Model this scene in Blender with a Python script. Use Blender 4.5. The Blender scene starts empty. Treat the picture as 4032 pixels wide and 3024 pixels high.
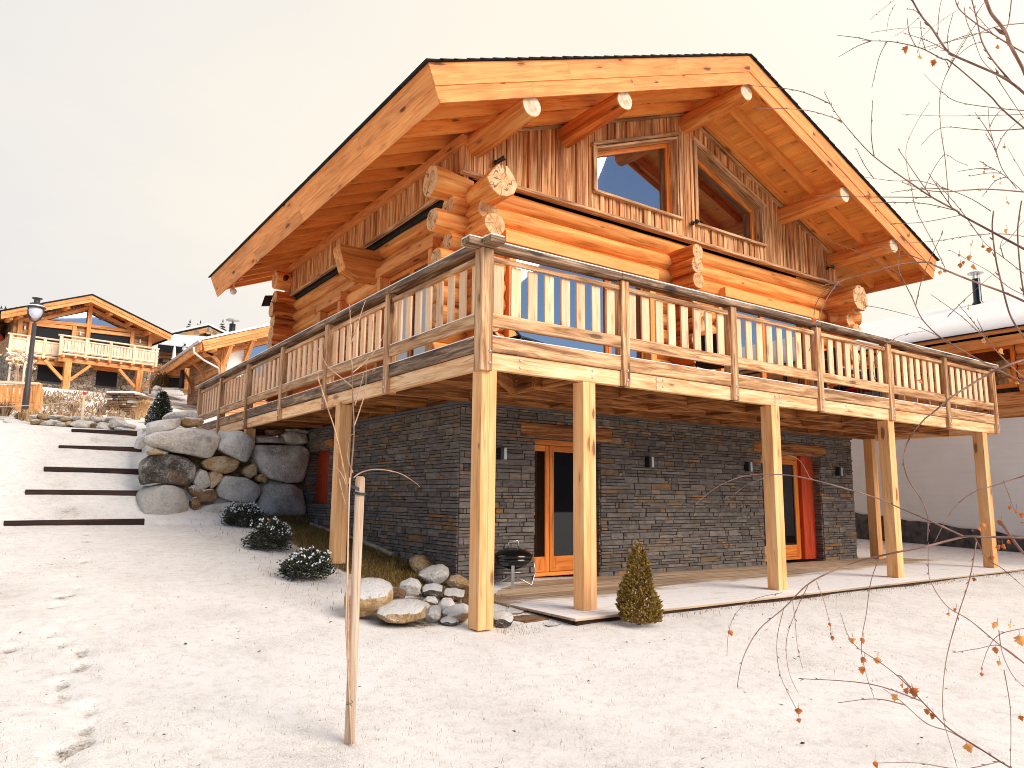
import bpy, math, random
import numpy as np
from mathutils import Vector, noise
random.seed(7)
sc = bpy.context.scene
COL = sc.collection
def V(*a): return np.array(a if len(a) > 1 else a[0], float)
def nrm(a): return a/np.linalg.norm(a)

# ---------------------------------------------------------------- camera
F_PX, YAW, PITCH, ROLL = 2884.39, -0.6092, 0.1526, 0.0102
CAM = V(-4.1247, -6.4696, 1.2556)
def cam_axes():
    cy, sy = math.cos(YAW), math.sin(YAW)
    f = V(-sy, cy, 0); r = V(cy, sy, 0); u = V(0, 0, 1)
    f2 = f*math.cos(PITCH)+u*math.sin(PITCH); u2 = -f*math.sin(PITCH)+u*math.cos(PITCH)
    return r*math.cos(ROLL)+u2*math.sin(ROLL), -r*math.sin(ROLL)+u2*math.cos(ROLL), f2
CR, CU, CF = cam_axes()
def ray(p):
    return CF+CR*((p[0]-2016)/F_PX)-CU*((p[1]-1512)/F_PX)
# turn a measured photo point into a real position on a known plane of the place
def at(p, x=None, y=None, z=None, d=None):
    D = ray(p)
    if x is not None: t = (x-CAM[0])/D[0]
    elif y is not None: t = (y-CAM[1])/D[1]
    elif z is not None: t = (z-CAM[2])/D[2]
    else: t = d
    return CAM+t*D
def atp(p, q, n):
    D = ray(p); return CAM+D*(np.dot(np.array(q)-CAM, n)/np.dot(D, n))
def crop(x0, y0, s):
    return lambda a, b: (x0+a*s, y0+b*s)
z1 = crop(0, 1000, .4973); z2 = crop(500, 1500, .6027); z3 = crop(1500, 150, .5425); z4 = crop(2600, 200, .5425)
z5 = crop(1650, 800, .5425); z6 = crop(2700, 900, .6027); z7 = crop(1700, 1500, .6027); z8 = crop(2800, 1600, .557)
y7 = crop(800, 900, .4973); y8 = crop(0, 1100, .3617); y5 = crop(0, 1600, .5425); y4 = crop(1200, 1800, .738)
y2 = crop(3200, 800, .5015); y1 = crop(3200, 0, .5015); y3 = crop(2700, 1900, .6775)
r5 = crop(1300, 2200, .4069); w4 = crop(0, 1450, .3165); c3 = crop(550, 1100, .2713); k6 = crop(0, 2100, .5877)

# ---------------------------------------------------------------- mesh builder
def rnd(a, b): return a+(b-a)*random.random()
_BF = None
class MB:
    def __init__(s):
        s.v = []; s.f = []; s.m = []; s.wc = []; s.rv = []; s.sm = []; s.mats = []
    def mi(s, mat):
        if mat not in s.mats: s.mats.append(mat)
        return s.mats.index(mat)
    def face(s, ids, mat, wcs, rv=.5, smooth=False):
        s.f.append(ids); s.m.append(s.mi(mat)); s.wc.append(wcs); s.rv.append(rv); s.sm.append(smooth)
    def obox(s, c, A, h, mat, ch=.006, rv=None, endmat=None):
        """chamfered box, centre c, unit axes A (A[0] = grain), half sizes h"""
        rv = random.random() if rv is None else rv
        off = V(rnd(0, 60), rnd(0, 60), rnd(0, 60)); c = np.array(c, float); h = np.array(h, float)
        ch = min(ch, .45*min(h)); b = len(s.v); loc = []
        key = {}
        for sx in (-1, 1):
            for sy in (-1, 1):
                for sz in (-1, 1):
                    S = V(sx, sy, sz)
                    for k in range(3):
                        l = S*(h-ch); l[k] = S[k]*h[k]
                        key[(sx, sy, sz, k)] = len(loc); loc.append(l)
        L = np.array(loc); W = c+L@np.array(A)
        s.v.extend(W.tolist())
        def add(ids, m):
            P = W[ids]; n = np.cross(P[1]-P[0], P[2]-P[0])
            if np.dot(n, P.mean(0)-c) < 0: ids = ids[::-1]
            s.face([b+i for i in ids], m, [tuple(L[i]+off) for i in ids], rv)
        for k in range(3):
            o = [i for i in range(3) if i != k]
            for sg in (-1, 1):
                q = []
                for (p, r) in ((-1, -1), (1, -1), (1, 1), (-1, 1)):
                    t = [0, 0, 0]; t[k] = sg; t[o[0]] = p; t[o[1]] = r; q.append(key[(*t, k)])
                add(q, endmat if (endmat and k == 0) else mat)
            for p in (-1, 1):
                for r in (-1, 1):
                    q = []
                    for (e, kk) in ((-1, o[0]), (1, o[0]), (1, o[1]), (-1, o[1])):
                        t = [0, 0, 0]; t[k] = e; t[o[0]] = p; t[o[1]] = r; q.append(key[(*t, kk)])
                    add(q, mat)
        for sx in (-1, 1):
            for sy in (-1, 1):
                for sz in (-1, 1): add([key[(sx, sy, sz, k)] for k in range(3)], mat)
    def bx(s, x0, x1, y0, y1, z0, z1, mat, **k):
        d = [x1-x0, y1-y0, z1-z0]; o = sorted(range(3), key=lambda i: -d[i]); E = np.eye(3)
        s.obox(((x0+x1)/2, (y0+y1)/2, (z0+z1)/2), [E[i] for i in o], [d[i]/2 for i in o], mat, **k)
    def beam(s, p0, p1, w, h, mat, up=(0, 0, 1), **k):
        p0 = np.array(p0, float); p1 = np.array(p1, float); a = nrm(p1-p0); sd = nrm(np.cross(np.array(up, float), a)); u = np.cross(a, sd)
        s.obox((p0+p1)/2, [a, sd, u], [np.linalg.norm(p1-p0)/2, w/2, h/2], mat, **k)
    def prism(s, pts, ext, mat, ax=None, rv=None, off=None):
        """planar polygon pts pushed along ext; ax = wc axes"""
        P = np.array(pts, float); e = np.array(ext, float); n = len(P); rv = random.random() if rv is None else rv
        if ax is None: ax = [nrm(P[1]-P[0]), nrm(e), nrm(np.cross(P[1]-P[0], e))]
        off = V(rnd(0, 60), rnd(0, 60), rnd(0, 60)) if off is None else np.array(off); A = np.array(ax)
        N = np.zeros(3)
        for i in range(n): N += np.cross(P[i], P[(i+1) % n])
        b = len(s.v); Q = np.vstack([P, P+e]); s.v.extend(Q.tolist()); W = Q@A.T+off
        fl = np.dot(N, e) > 0
        def add(ids):
            if not fl: ids = ids[::-1]
            s.face([b+i for i in ids], mat, [tuple(W[i]) for i in ids], rv)
        add(list(range(n))[::-1]); add([n+i for i in range(n)])
        for i in range(n): j = (i+1) % n; add([i, j, n+j, n+i])
    def tube(s, pts, rad, mat, seg=8, caps=True, endmat=None, rv=None, smooth=True, wob=0, rag=0, off=None):
        P = [np.array(p, float) for p in pts]; n = len(P); R = [rad]*n if np.isscalar(rad) else list(rad)
        rv = random.random() if rv is None else rv
        off = V(rnd(0, 60), rnd(0, 60), rnd(0, 60)) if off is None else np.array(off); b = len(s.v); T0 = None; al = 0; W = []
        for i in range(n):
            t = nrm(P[min(i+1, n-1)]-P[max(i-1, 0)])
            if T0 is None:
                r = V(0, 0, 1) if abs(t[2]) < .9 else V(1, 0, 0); u = nrm(np.cross(t, r))
            else: u = nrm(u-t*np.dot(u, t))
            w = np.cross(t, u); T0 = t
            if i: al += np.linalg.norm(P[i]-P[i-1])
            for k in range(seg):
                a = 2*math.pi*k/seg
                rr = R[i]*(1+(wob*noise.noise(Vector((al*1.1+off[0], math.cos(a)*1.3+off[1], math.sin(a)*1.3))) if wob else 0))
                s.v.append((P[i]+u*math.cos(a)*rr+w*math.sin(a)*rr).tolist())
                W.append((al+off[0], math.cos(a)*rr, math.sin(a)*rr))
        for i in range(n-1):
            for k in range(seg):
                q = [i*seg+k, i*seg+(k+1) % seg, (i+1)*seg+(k+1) % seg, (i+1)*seg+k]
                s.face([b+j for j in q], mat, [(W[j][0], W[j][1]+off[1], W[j][2]+off[2]) for j in q], rv, smooth)
        if caps:
            em = endmat or mat
            for i, fl in ((0, True), (n-1, False)):
                ids = [i*seg+k for k in range(seg)]
                if fl: ids = ids[::-1]
                s.face([b+j for j in ids], em, [(off[0]+i, W[j][1], W[j][2]) for j in ids], rv)
    def log(s, p0, p1, r, mat, endmat, r1=None, seg=20, wob=.10, cut=.0, bev=.02):
        p0 = np.array(p0, float); p1 = np.array(p1, float); L = np.linalg.norm(p1-p0); n = max(3, int(L/.28)+1); r1 = r if r1 is None else r1
        ts = [0, min(bev/L, .2)]+[i/n for i in range(1, n)]+[1-min(bev/L, .2), 1]
        pts = [p0+(p1-p0)*t for t in ts]
        rad = [(r+(r1-r)*t) for t in ts]; rad[0] -= bev*.6; rad[-1] -= bev*.6
        s.tube(pts, rad, mat, seg=seg, endmat=endmat, wob=wob)
    def lathe(s, c, prof, mat, seg=16, rv=.5, smooth=True, ax=(0, 0, 1)):
        ax = nrm(np.array(ax, float)); r = V(1, 0, 0) if abs(ax[0]) < .9 else V(0, 1, 0); u = nrm(np.cross(ax, r)); w = np.cross(ax, u); c = np.array(c, float); b = len(s.v)
        for (r_, h) in prof:
            for k in range(seg):
                a = 2*math.pi*k/seg; s.v.append((c+ax*h+(u*math.cos(a)+w*math.sin(a))*max(r_, 1e-4)).tolist())
        for i in range(len(prof)-1):
            for k in range(seg):
                q = [i*seg+k, i*seg+(k+1) % seg, (i+1)*seg+(k+1) % seg, (i+1)*seg+k]
                s.face([b+j for j in q], mat, [tuple(s.v[b+j]) for j in q], rv, smooth)
        s.face([b+k for k in range(seg)][::-1], mat, [tuple(s.v[b+k]) for k in range(seg)][::-1], rv)
        e = (len(prof)-1)*seg; s.face([b+e+k for k in range(seg)], mat, [tuple(s.v[b+e+k]) for k in range(seg)], rv)
    def quick(s, V_, F_, mat, rv=None, smooth=False, wc=None):
        """bulk add: V_ list of verts, F_ list of index lists, rv list or value"""
        b = len(s.v); s.v.extend(V_); m = s.mi(mat)
        for i, q in enumerate(F_):
            s.f.append([b+j for j in q]); s.m.append(m); s.sm.append(smooth)
            s.rv.append(rv[i] if isinstance(rv, (list, np.ndarray)) else (.5 if rv is None else rv))
            s.wc.append([(wc or V_)[j] for j in q])
    def build(s, name, root=None, parent=None, org=None):
        o = np.array(root.location) if root is not None else (np.array(org, float) if org is not None else np.zeros(3))
        me = bpy.data.meshes.new(name)
        vv = np.array(s.v, float)-o; n = len(s.f)
        lens = np.array([len(q) for q in s.f], np.int32); flat = np.array([i for q in s.f for i in q], np.int32)
        me.vertices.add(len(vv)); me.vertices.foreach_set('co', vv.astype(np.float32).ravel())
        me.loops.add(len(flat)); me.loops.foreach_set('vertex_index', flat)
        me.polygons.add(n); me.polygons.foreach_set('loop_start', np.concatenate([[0], np.cumsum(lens)[:-1]]).astype(np.int32))
        me.polygons.foreach_set('loop_total', lens)
        for m in s.mats: me.materials.append(M[m])
        me.polygons.foreach_set('material_index', np.array(s.m, np.int32)); me.polygons.foreach_set('use_smooth', np.array(s.sm, bool))
        a = me.attributes.new('wc', 'FLOAT_VECTOR', 'CORNER'); a.data.foreach_set('vector', np.array([w for q in s.wc for w in q], np.float32).ravel())
        a = me.attributes.new('rv', 'FLOAT', 'FACE'); a.data.foreach_set('value', np.array(s.rv, np.float32))
        me.update(calc_edges=True)
        ob = bpy.data.objects.new(name, me); COL.objects.link(ob)
        if root is not None: ob.parent = parent or root
        elif org is not None: ob.location = o
        return ob

def tag(o, label=None, cat=None, group=None, kind=None):
    if label: o['label'] = label
    if cat: o['category'] = cat
    if group: o['group'] = group
    if kind: o['kind'] = kind
    return o
def thing(name, label, cat, loc, group=None):
    o = bpy.data.objects.new(name, None); COL.objects.link(o); o.location = [float(c) for c in loc]; o.empty_display_size = .1
    return tag(o, label, cat, group)
def one(name, mb, label, cat, group=None, org=None):
    v = np.array(mb.v); c = org if org is not None else V((v[:, 0].min()+v[:, 0].max())/2, (v[:, 1].min()+v[:, 1].max())/2, v[:, 2].min())
    return tag(mb.build(name, org=c), label, cat, group)
def grp(root, items):
    pass
# ---------------------------------------------------------------- materials
M = {}
class NT:
    def __init__(s, name):
        m = bpy.data.materials.new(name); m.use_nodes = True; s.m = m; s.t = m.node_tree; s.t.nodes.clear()
        s.out = s.n('ShaderNodeOutputMaterial'); s.b = s.n('ShaderNodeBsdfPrincipled'); s.l(s.b.outputs[0], s.out.inputs[0]); M[name] = m
        m.cycles.emission_sampling = 'NONE'
    def n(s, t, **k):
        x = s.t.nodes.new(t)
        for a, v in k.items(): setattr(x, a, v)
        return x
    def l(s, a, b): s.t.links.new(a, b)
    def put(s, sock, v):
        if hasattr(v, 'is_output') or isinstance(v, bpy.types.NodeSocket): s.l(v, sock)
        elif isinstance(v, (tuple, list)) and len(v) == 3 and sock.type == 'RGBA': sock.default_value = (*v, 1)
        else: sock.default_value = v
    def attr(s, name): return s.n('ShaderNodeAttribute', attribute_name=name)
    def wc(s): return s.attr('wc').outputs['Vector']
    def rv(s): return s.attr('rv').outputs['Fac']
    def geo(s): return s.n('ShaderNodeNewGeometry')
    def math(s, op, a, b=0, c=0, clamp=False):
        x = s.n('ShaderNodeMath', operation=op, use_clamp=clamp)
        for i, v in enumerate((a, b, c)): s.put(x.inputs[i], v)
        return x.outputs[0]
    def vm(s, op, a, b):
        x = s.n('ShaderNodeVectorMath', operation=op); s.put(x.inputs[0], a); s.put(x.inputs[1], b); return x.outputs[0]
    def noise(s, v, scale=1, detail=4, rough=.55, dist=0):
        x = s.n('ShaderNodeTexNoise'); s.put(x.inputs['Vector'], v); x.inputs['Scale'].default_value = scale; x.inputs['Detail'].default_value = detail
        x.inputs['Roughness'].default_value = rough; x.inputs['Distortion'].default_value = dist; return x.outputs['Fac']
    def vor(s, v, scale=1, feat='F1', out='Distance'):
        x = s.n('ShaderNodeTexVoronoi', feature=feat); s.put(x.inputs['Vector'], v); x.inputs['Scale'].default_value = scale; return x.outputs[out]
    def ramp(s, fac, stops):
        x = s.n('ShaderNodeValToRGB'); e = x.color_ramp.elements
        while len(e) < len(stops): e.new(.5)
        for i, (p, c) in enumerate(stops): e[i].position = p; e[i].color = (*c, 1) if len(c) == 3 else c
        s.l(fac, x.inputs[0]); return x.outputs[0]
    def step(s, v, a, b):
        x = s.n('ShaderNodeMapRange', interpolation_type='SMOOTHSTEP'); s.put(x.inputs[0], v); x.inputs[1].default_value = a; x.inputs[2].default_value = b; return x.outputs[0]
    def lin(s, v, a, b, c, d):
        x = s.n('ShaderNodeMapRange'); s.put(x.inputs[0], v)
        for i, k in enumerate((a, b, c, d)): x.inputs[i+1].default_value = k
        return x.outputs[0]
    def mix(s, f, a, b, mode='MIX'):
        x = s.n('ShaderNodeMix', data_type='RGBA', blend_type=mode); s.put(x.inputs[0], f); s.put(x.inputs[6], a); s.put(x.inputs[7], b); return x.outputs[2]
    def sep(s, v):
        x = s.n('ShaderNodeSeparateXYZ'); s.l(v, x.inputs[0]); return x.outputs
    def scale(s, col, f):  # colour * value
        x = s.n('ShaderNodeVectorMath', operation='SCALE'); s.put(x.inputs[0], col); s.put(x.inputs[3], f); return x.outputs[0]
    def bump(s, h, st=.3, d=.01):
        x = s.n('ShaderNodeBump'); x.inputs['Strength'].default_value = st; x.inputs['Distance'].default_value = d; s.l(h, x.inputs['Height']); s.l(x.outputs[0], s.b.inputs['Normal'])
    def fin(s, col, rough=.6, spec=.3, metal=0):
        s.put(s.b.inputs['Base Color'], col); s.put(s.b.inputs['Roughness'], rough); s.b.inputs['Specular IOR Level'].default_value = spec; s.b.inputs['Metallic'].default_value = metal

def wood(name, dark, mid, light, along=1.2, across=16, knot=.6, var=.22, rough=.6, plank=None, streak=0, kc=None, crack=.55, ct=.125):
    t = NT(name); w = t.wc(); rv = t.rv()
    g = t.noise(t.vm('MULTIPLY', w, (along, across, across)), 1, 5, .6, .8)
    fine = t.noise(t.vm('MULTIPLY', w, (along*3, across*5, across*5)), 1, 3, .6, .2)
    gg = t.math('ADD', t.math('MULTIPLY', g, .75), t.math('MULTIPLY', fine, .25))
    col = t.ramp(gg, [(.48-ct, dark), (.48, mid), (.48+ct, light)])
    big = t.noise(t.vm('MULTIPLY', w, (.45, 2.2, 2.2)), 1, 3, .5)
    k = t.math('MULTIPLY', t.lin(big, .25, .75, 1-var, 1+var*.7), t.lin(rv, 0, 1, 1-var*.6, 1+var*.5))
    if plank:
        pr = t.math('DIVIDE', t.sep(w)[1], plank); fl = t.math('FLOOR', pr); fr = t.math('FRACT', pr)
        x = t.n('ShaderNodeTexWhiteNoise', noise_dimensions='1D'); t.l(fl, x.inputs['W'])
        bl = t.math('FRACT', t.math('ADD', t.math('MULTIPLY', t.sep(w)[0], .4), t.math('MULTIPLY', x.outputs[0], 7.3)))
        k = t.math('MULTIPLY', k, t.lin(x.outputs[0], 0, 1, .82, 1.12))
        ln = t.math('MULTIPLY', t.step(fr, 0, .05), t.step(bl, 0, .006)); k = t.math('MULTIPLY', k, t.lin(ln, 0, 1, .35, 1))
    col = t.scale(col, k)
    if streak:
        sk = t.step(t.noise(t.vm('MULTIPLY', w, (.5, 22, 22)), 1, 4, .65, .3), .56, .72)
        col = t.mix(t.math('MULTIPLY', sk, streak), col, dark)
    if knot:
        kv = t.vm('MULTIPLY', w, (1.5, 5.0, 5.0)); d = t.math('DIVIDE', t.vor(kv, 1), t.lin(t.sep(t.vor(kv, 1, 'F1', 'Color'))[0], 0, 1, .45, 1.35)); d = t.math('ADD', d, t.lin(fine, .3, .7, -.05, .05))
        core = t.math('SUBTRACT', 1, t.step(d, .09, .17)); halo = t.math('SUBTRACT', 1, t.step(d, .12, .36))
        kc = kc or tuple(c*.28 for c in dark)
        col = t.mix(t.math('MULTIPLY', halo, .35*knot), col, dark); col = t.mix(t.math('MULTIPLY', core, knot), col, kc)
    if crack:
        ck = t.math('ABSOLUTE', t.math('SUBTRACT', t.noise(t.vm('MULTIPLY', w, (.22, 7, 7)), 1, 3, .5, .15), .5)); ck = t.math('MULTIPLY', t.math('SUBTRACT', 1, t.step(ck, .003, .011)), t.step(t.noise(t.vm('MULTIPLY', w, (.9, 2, 2)), 1, 2), .48, .58))
        col = t.mix(t.math('MULTIPLY', ck, crack), col, tuple(c*.3 for c in dark))
    t.bump(gg, .25, .006); t.fin(col, rough, .25); return t.m

wood('fascia_wood', (.42, .12, .025), (.78, .275, .07), (.92, .42, .135), knot=.95, var=.16, ct=.21, crack=.3)
wood('rafter_wood', (.50, .13, .02), (.88, .32, .065), (.96, .49, .14), knot=.8, var=.16, ct=.24, crack=.3)
wood('soffit_wood', (.58, .19, .03), (.91, .38, .08), (.97, .54, .15), knot=.8, plank=.125, var=.16, ct=.24, crack=0)
wood('log_wood', (.42, .11, .018), (.80, .27, .055), (.95, .50, .16), along=.55, across=9, knot=.7, var=.3, kc=(.16, .05, .02), ct=.17)
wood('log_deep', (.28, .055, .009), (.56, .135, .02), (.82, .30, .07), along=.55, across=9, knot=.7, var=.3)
wood('lintel_wood', (.62, .24, .05), (.86, .38, .10), (.93, .47, .15), knot=.5, var=.12, ct=.22, crack=.3)
wood('cladding_wood', (.16, .04, .010), (.56, .21, .06), (.93, .58, .27), along=.7, across=15, knot=.4, var=.35, streak=.4, ct=.15)
wood('rail_wood', (.20, .085, .034), (.50, .25, .105), (.80, .50, .26), knot=.7, var=.3)
wood('cap_wood', (.045, .027, .016), (.16, .09, .047), (.44, .29, .18), knot=.8, var=.4)
wood('baluster_wood', (.62, .34, .18), (.88, .55, .31), (.95, .71, .47), knot=.5, var=.18, ct=.2)
wood('beam_wood', (.60, .27, .11), (.86, .48, .22), (.95, .66, .39), knot=.7, var=.2)
wood('post_wood', (.62, .25, .08), (.86, .43, .165), (.94, .60, .30), along=.8, across=9, knot=.85, var=.16, ct=.20, crack=.4)
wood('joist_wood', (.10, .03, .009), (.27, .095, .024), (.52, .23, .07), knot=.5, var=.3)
wood('door_wood', (.50, .11, .015), (.76, .21, .03), (.86, .31, .06), knot=.3, var=.15, rough=.4)
wood('red_wood', (.34, .03, .008), (.48, .05, .012), (.55, .075, .02), knot=.3, var=.15, rough=.5)
wood('dark_timber', (.012, .005, .003), (.026, .010, .006), (.06, .026, .016), knot=.2, var=.2)
wood('stake_wood', (.42, .27, .17), (.66, .47, .32), (.80, .62, .46), along=1, across=22, knot=.4, var=.12)
wood('far_wood', (.46, .15, .035), (.76, .31, .09), (.88, .45, .18), knot=.2, var=.2)
wood('far_log', (.20, .09, .04), (.50, .25, .10), (.78, .50, .26), along=.4, across=7, knot=.2, var=.35)
wood('far_pale', (.66, .45, .26), (.86, .66, .44), (.90, .74, .54), knot=.2, var=.15)
wood('bark_wood', (.11, .05, .035), (.24, .12, .085), (.38, .22, .16), along=12, across=60, knot=0, var=.3)
wood('sapling_wood', (.28, .14, .07), (.52, .30, .18), (.66, .44, .30), along=12, across=60, knot=0, var=.25)

t = NT('log_end'); w = t.wc(); s_ = t.sep(w); w0 = t.vm('MULTIPLY', w, (0, 1, 1))
wd = t.vm('ADD', w0, t.vm('MULTIPLY', t.vm('SUBTRACT', (lambda x: (t.l(w, x.inputs['Vector']), x.outputs['Color'])[1])(t.n('ShaderNodeTexNoise')), (.5, .5, .5)), (0, .03, .03)))
r = (lambda x: (t.l(wd, x.inputs[0]), x.outputs['Value'])[1])(t.n('ShaderNodeVectorMath', operation='LENGTH'))
ring = t.math('ADD', t.math('MULTIPLY', t.math('SINE', t.math('MULTIPLY', r, 420)), .5), .5)
ang = t.math('ARCTAN2', s_[2], s_[1])
cb = t.n('ShaderNodeCombineXYZ'); t.l(t.math('MULTIPLY', ang, .9), cb.inputs[0]); t.l(t.math('MULTIPLY', r, 3), cb.inputs[1]); t.l(s_[0], cb.inputs[2])
cr = t.math('ABSOLUTE', t.math('SUBTRACT', t.noise(cb.outputs[0], 1, 2, .5), .5)); cr = t.math('SUBTRACT', 1, t.step(cr, .004, .02))
base = t.ramp(t.noise(t.vm('MULTIPLY', w, (1, 9, 9)), 1, 5), [(.3, (.48, .22, .075)), (.5, (.72, .39, .165)), (.7, (.84, .56, .31))])
col = t.scale(base, t.lin(ring, 0, 1, .82, 1.05)); col = t.mix(t.math('MULTIPLY', t.step(r, .11, .17), .4), col, (.86, .60, .36))
col = t.mix(t.math('MULTIPLY', cr, .8), col, (.10, .035, .015)); t.fin(col, .7, .2)

t = NT('pale_end'); w = t.wc(); t.fin(t.ramp(t.noise(t.vm('MULTIPLY', w, (1, 14, 14)), 1, 5), [(.3, (.52, .35, .20)), (.6, (.74, .60, .43))]), .8, .2)

def plain(name, col, rough=.5, spec=.4, metal=0, nz=0, scale=8):
    t = NT(name)
    if nz:
        g = t.noise(t.wc(), scale, 5); c = t.scale(col, t.lin(g, .3, .7, 1-nz, 1+nz)); t.bump(g, .2, .01)
    else: c = col
    t.fin(c, rough, spec, metal); return t.m
plain('shingle', (.018, .018, .018), .85, .2, nz=.5, scale=9)
plain('black_metal', (.012, .011, .011), .45, .5, nz=.2)
plain('black_enamel', (.006, .005, .005), .12, .6)
plain('lamp_iron', (.06, .05, .048), .5, .4, nz=.2)
plain('steel', (.62, .61, .6), .3, .5, .9)
plain('white_paint', (.80, .78, .74), .5, .3)
plain('zinc', (.5, .5, .5), .45, .4, .5, nz=.15)
plain('strap', (.035, .035, .04), .5, .4)
plain('screen_fabric', (.012, .013, .017), .75, .3, nz=.2, scale=20)
plain('membrane', (.095, .08, .074), .75, .3, nz=.6, scale=6)
plain('slate_sill', (.09, .085, .085), .7, .3, nz=.25)
plain('coping', (.10, .10, .105), .75, .3, nz=.25)
plain('mortar', (.03, .026, .023), .95, .1, nz=.4)
plain('blind', (.80, .76, .70), .8, .2, nz=.05)
plain('red_tape', (.75, .06, .03), .6, .3)
plain('green_twine', (.02, .10, .05), .7, .3)
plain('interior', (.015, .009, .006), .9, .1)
plain('cloth_red', (.35, .02, .02), .9, .1)
plain('soil', (.05, .032, .02), .95, .1, nz=.5)
plain('old_leaf', (.50, .14, .03), .7, .2, nz=.45, scale=60)
plain('pale_leaf', (.75, .34, .10), .7, .2, nz=.3, scale=60)
plain('footing', (.42, .34, .25), .9, .1, nz=.4, scale=7)

t = NT('concrete'); w = t.wc(); g = t.noise(w, .8, 6, .6); bo = t.math('FRACT', t.math('MULTIPLY', t.sep(w)[2], 3.2))
c = t.ramp(g, [(.3, (.80, .765, .69)), (.7, (.88, .845, .78))]); c = t.scale(c, t.lin(t.step(bo, 0, .05), 0, 1, .96, 1)); c = t.scale(c, t.lin(t.noise(t.vm('MULTIPLY', w, (1, 1.5, 14)), 1, 4), .3, .7, .98, 1.02)); t.fin(c, .85, .2)

# reflective window pane over a dark room
t = NT('glass'); t.t.nodes.remove(t.b)
gl = t.n('ShaderNodeBsdfGlossy'); gl.inputs['Roughness'].default_value = .015; gl.inputs['Color'].default_value = (.95, .97, 1, 1)
df = t.n('ShaderNodeBsdfDiffuse'); df.inputs['Color'].default_value = (.012, .008, .006, 1); mx = t.n('ShaderNodeMixShader')
fr = t.n('ShaderNodeFresnel'); fr.inputs['IOR'].default_value = 1.5
t.l(t.math('ADD', t.math('MULTIPLY', fr.outputs[0], .7), .30, clamp=True), mx.inputs[0]); t.l(df.outputs[0], mx.inputs[1]); t.l(gl.outputs[0], mx.inputs[2]); t.l(mx.outputs[0], t.out.inputs[0])
t = NT('dim_glass'); t.t.nodes.remove(t.b)
gl = t.n('ShaderNodeBsdfGlossy'); gl.inputs['Roughness'].default_value = .02; gl.inputs['Color'].default_value = (.9, .95, 1, 1)
df = t.n('ShaderNodeBsdfDiffuse'); df.inputs['Color'].default_value = (.008, .005, .004, 1); mx = t.n('ShaderNodeMixShader')
fr = t.n('ShaderNodeFresnel'); fr.inputs['IOR'].default_value = 1.45
t.l(t.math('ADD', t.math('MULTIPLY', fr.outputs[0], .35), .03, clamp=True), mx.inputs[0]); t.l(df.outputs[0], mx.inputs[1]); t.l(gl.outputs[0], mx.inputs[2]); t.l(mx.outputs[0], t.out.inputs[0])
t = NT('lantern_glass'); t.fin((.72, .72, .82), .15, .5); 

# ledge stone cladding: one tone per stone
t = NT('ledge_stone'); rv = t.rv(); w = t.wc()
c = t.ramp(rv, [(0, (.115, .095, .081)), (.25, (.142, .118, .101)), (.5, (.162, .136, .117)), (.72, (.185, .157, .135)), (.86, (.215, .18, .15)), (.91, (.19, .12, .065)), (.955, (.30, .14, .055)), (1, (.30, .22, .14))])
g = t.noise(t.vm('MULTIPLY', w, (6, 6, 22)), 1, 6, .65); c = t.scale(c, t.lin(g, .25, .75, .55, 1.5))
rust = t.step(t.noise(w, 2.2, 4), .60, .75); c = t.mix(t.math('MULTIPLY', rust, .35), c, (.17, .085, .035))
t.bump(t.noise(t.vm('MULTIPLY', w, (14, 14, 50)), 1, 5, .7), .8, .02); t.fin(c, .85, .2)
# rubble masonry of the distant houses
t = NT('rubble'); w = t.wc(); wd = t.vm('ADD', t.vm('MULTIPLY', w, (1, 1, 1.5)), t.vm('MULTIPLY', (lambda x: (t.l(w, x.inputs['Vector']), setattr(x.inputs['Scale'], 'default_value', 3), x.outputs['Color'])[2])(t.n('ShaderNodeTexNoise')), (.25, .25, .25)))
e = t.vor(wd, 3.2, 'DISTANCE_TO_EDGE'); cc = t.vor(wd, 3.2, 'F1', 'Color'); k = t.sep(cc)[0]
c = t.ramp(k, [(0, (.24, .18, .125)), (.4, (.40, .33, .25)), (.75, (.56, .48, .38)), (1, (.46, .34, .22))]); c = t.scale(c, t.lin(t.noise(w, 14, 5), .3, .7, .7, 1.25))
c = t.mix(t.math('SUBTRACT', 1, t.step(e, .02, .06)), c, (.09, .07, .05)); t.bump(t.step(e, 0, .08), .6, .03); t.fin(c, .9, .15)

def rock(name, stops, snow, sc_=3.0, lo=.34, hi=.5):
    t = NT(name); w = t.wc(); rv = t.rv()
    g = t.noise(w, sc_, 8, .68); fine = t.noise(w, sc_*9, 5, .7)
    c = t.ramp(t.math('ADD', t.math('MULTIPLY', g, .6), t.math('MULTIPLY', fine, .4)), stops)
    c = t.scale(c, t.lin(rv, 0, 1, .82, 1.15))
    ost = t.step(t.noise(w, sc_*.7, 5, .6), .55, .70); c = t.mix(t.math('MULTIPLY', ost, .4), c, (.42, .22, .085))
    spk = t.step(t.noise(w, sc_*8, 5, .75), .54, .66); c = t.mix(t.math('MULTIPLY', spk, .42), c, (.04, .034, .03)); pal = t.step(t.noise(t.vm('ADD', w, (7, 3, 1)), sc_*5, 5, .7), .56, .68); c = t.mix(t.math('MULTIPLY', pal, .35), c, (.70, .67, .61))
    t.bump(t.math('ADD', g, t.math('MULTIPLY', fine, .7)), 1.0, .09)
    if snow:
        nz = t.sep(t.geo().outputs['Normal'])[2]
        sn = t.step(t.math('ADD', nz, t.lin(t.noise(w, 6, 6, .75), .25, .75, -.4, .4)), lo, hi)
        c = t.mix(sn, c, (.91, .865, .81))
    t.fin(c, .85, .2)
G3 = [(.34, (.24, .20, .16)), (.46, (.62, .55, .46)), (.58, (.86, .79, .69))]
T3 = [(.34, (.22, .11, .045)), (.46, (.58, .36, .16)), (.58, (.80, .62, .40))]
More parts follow.
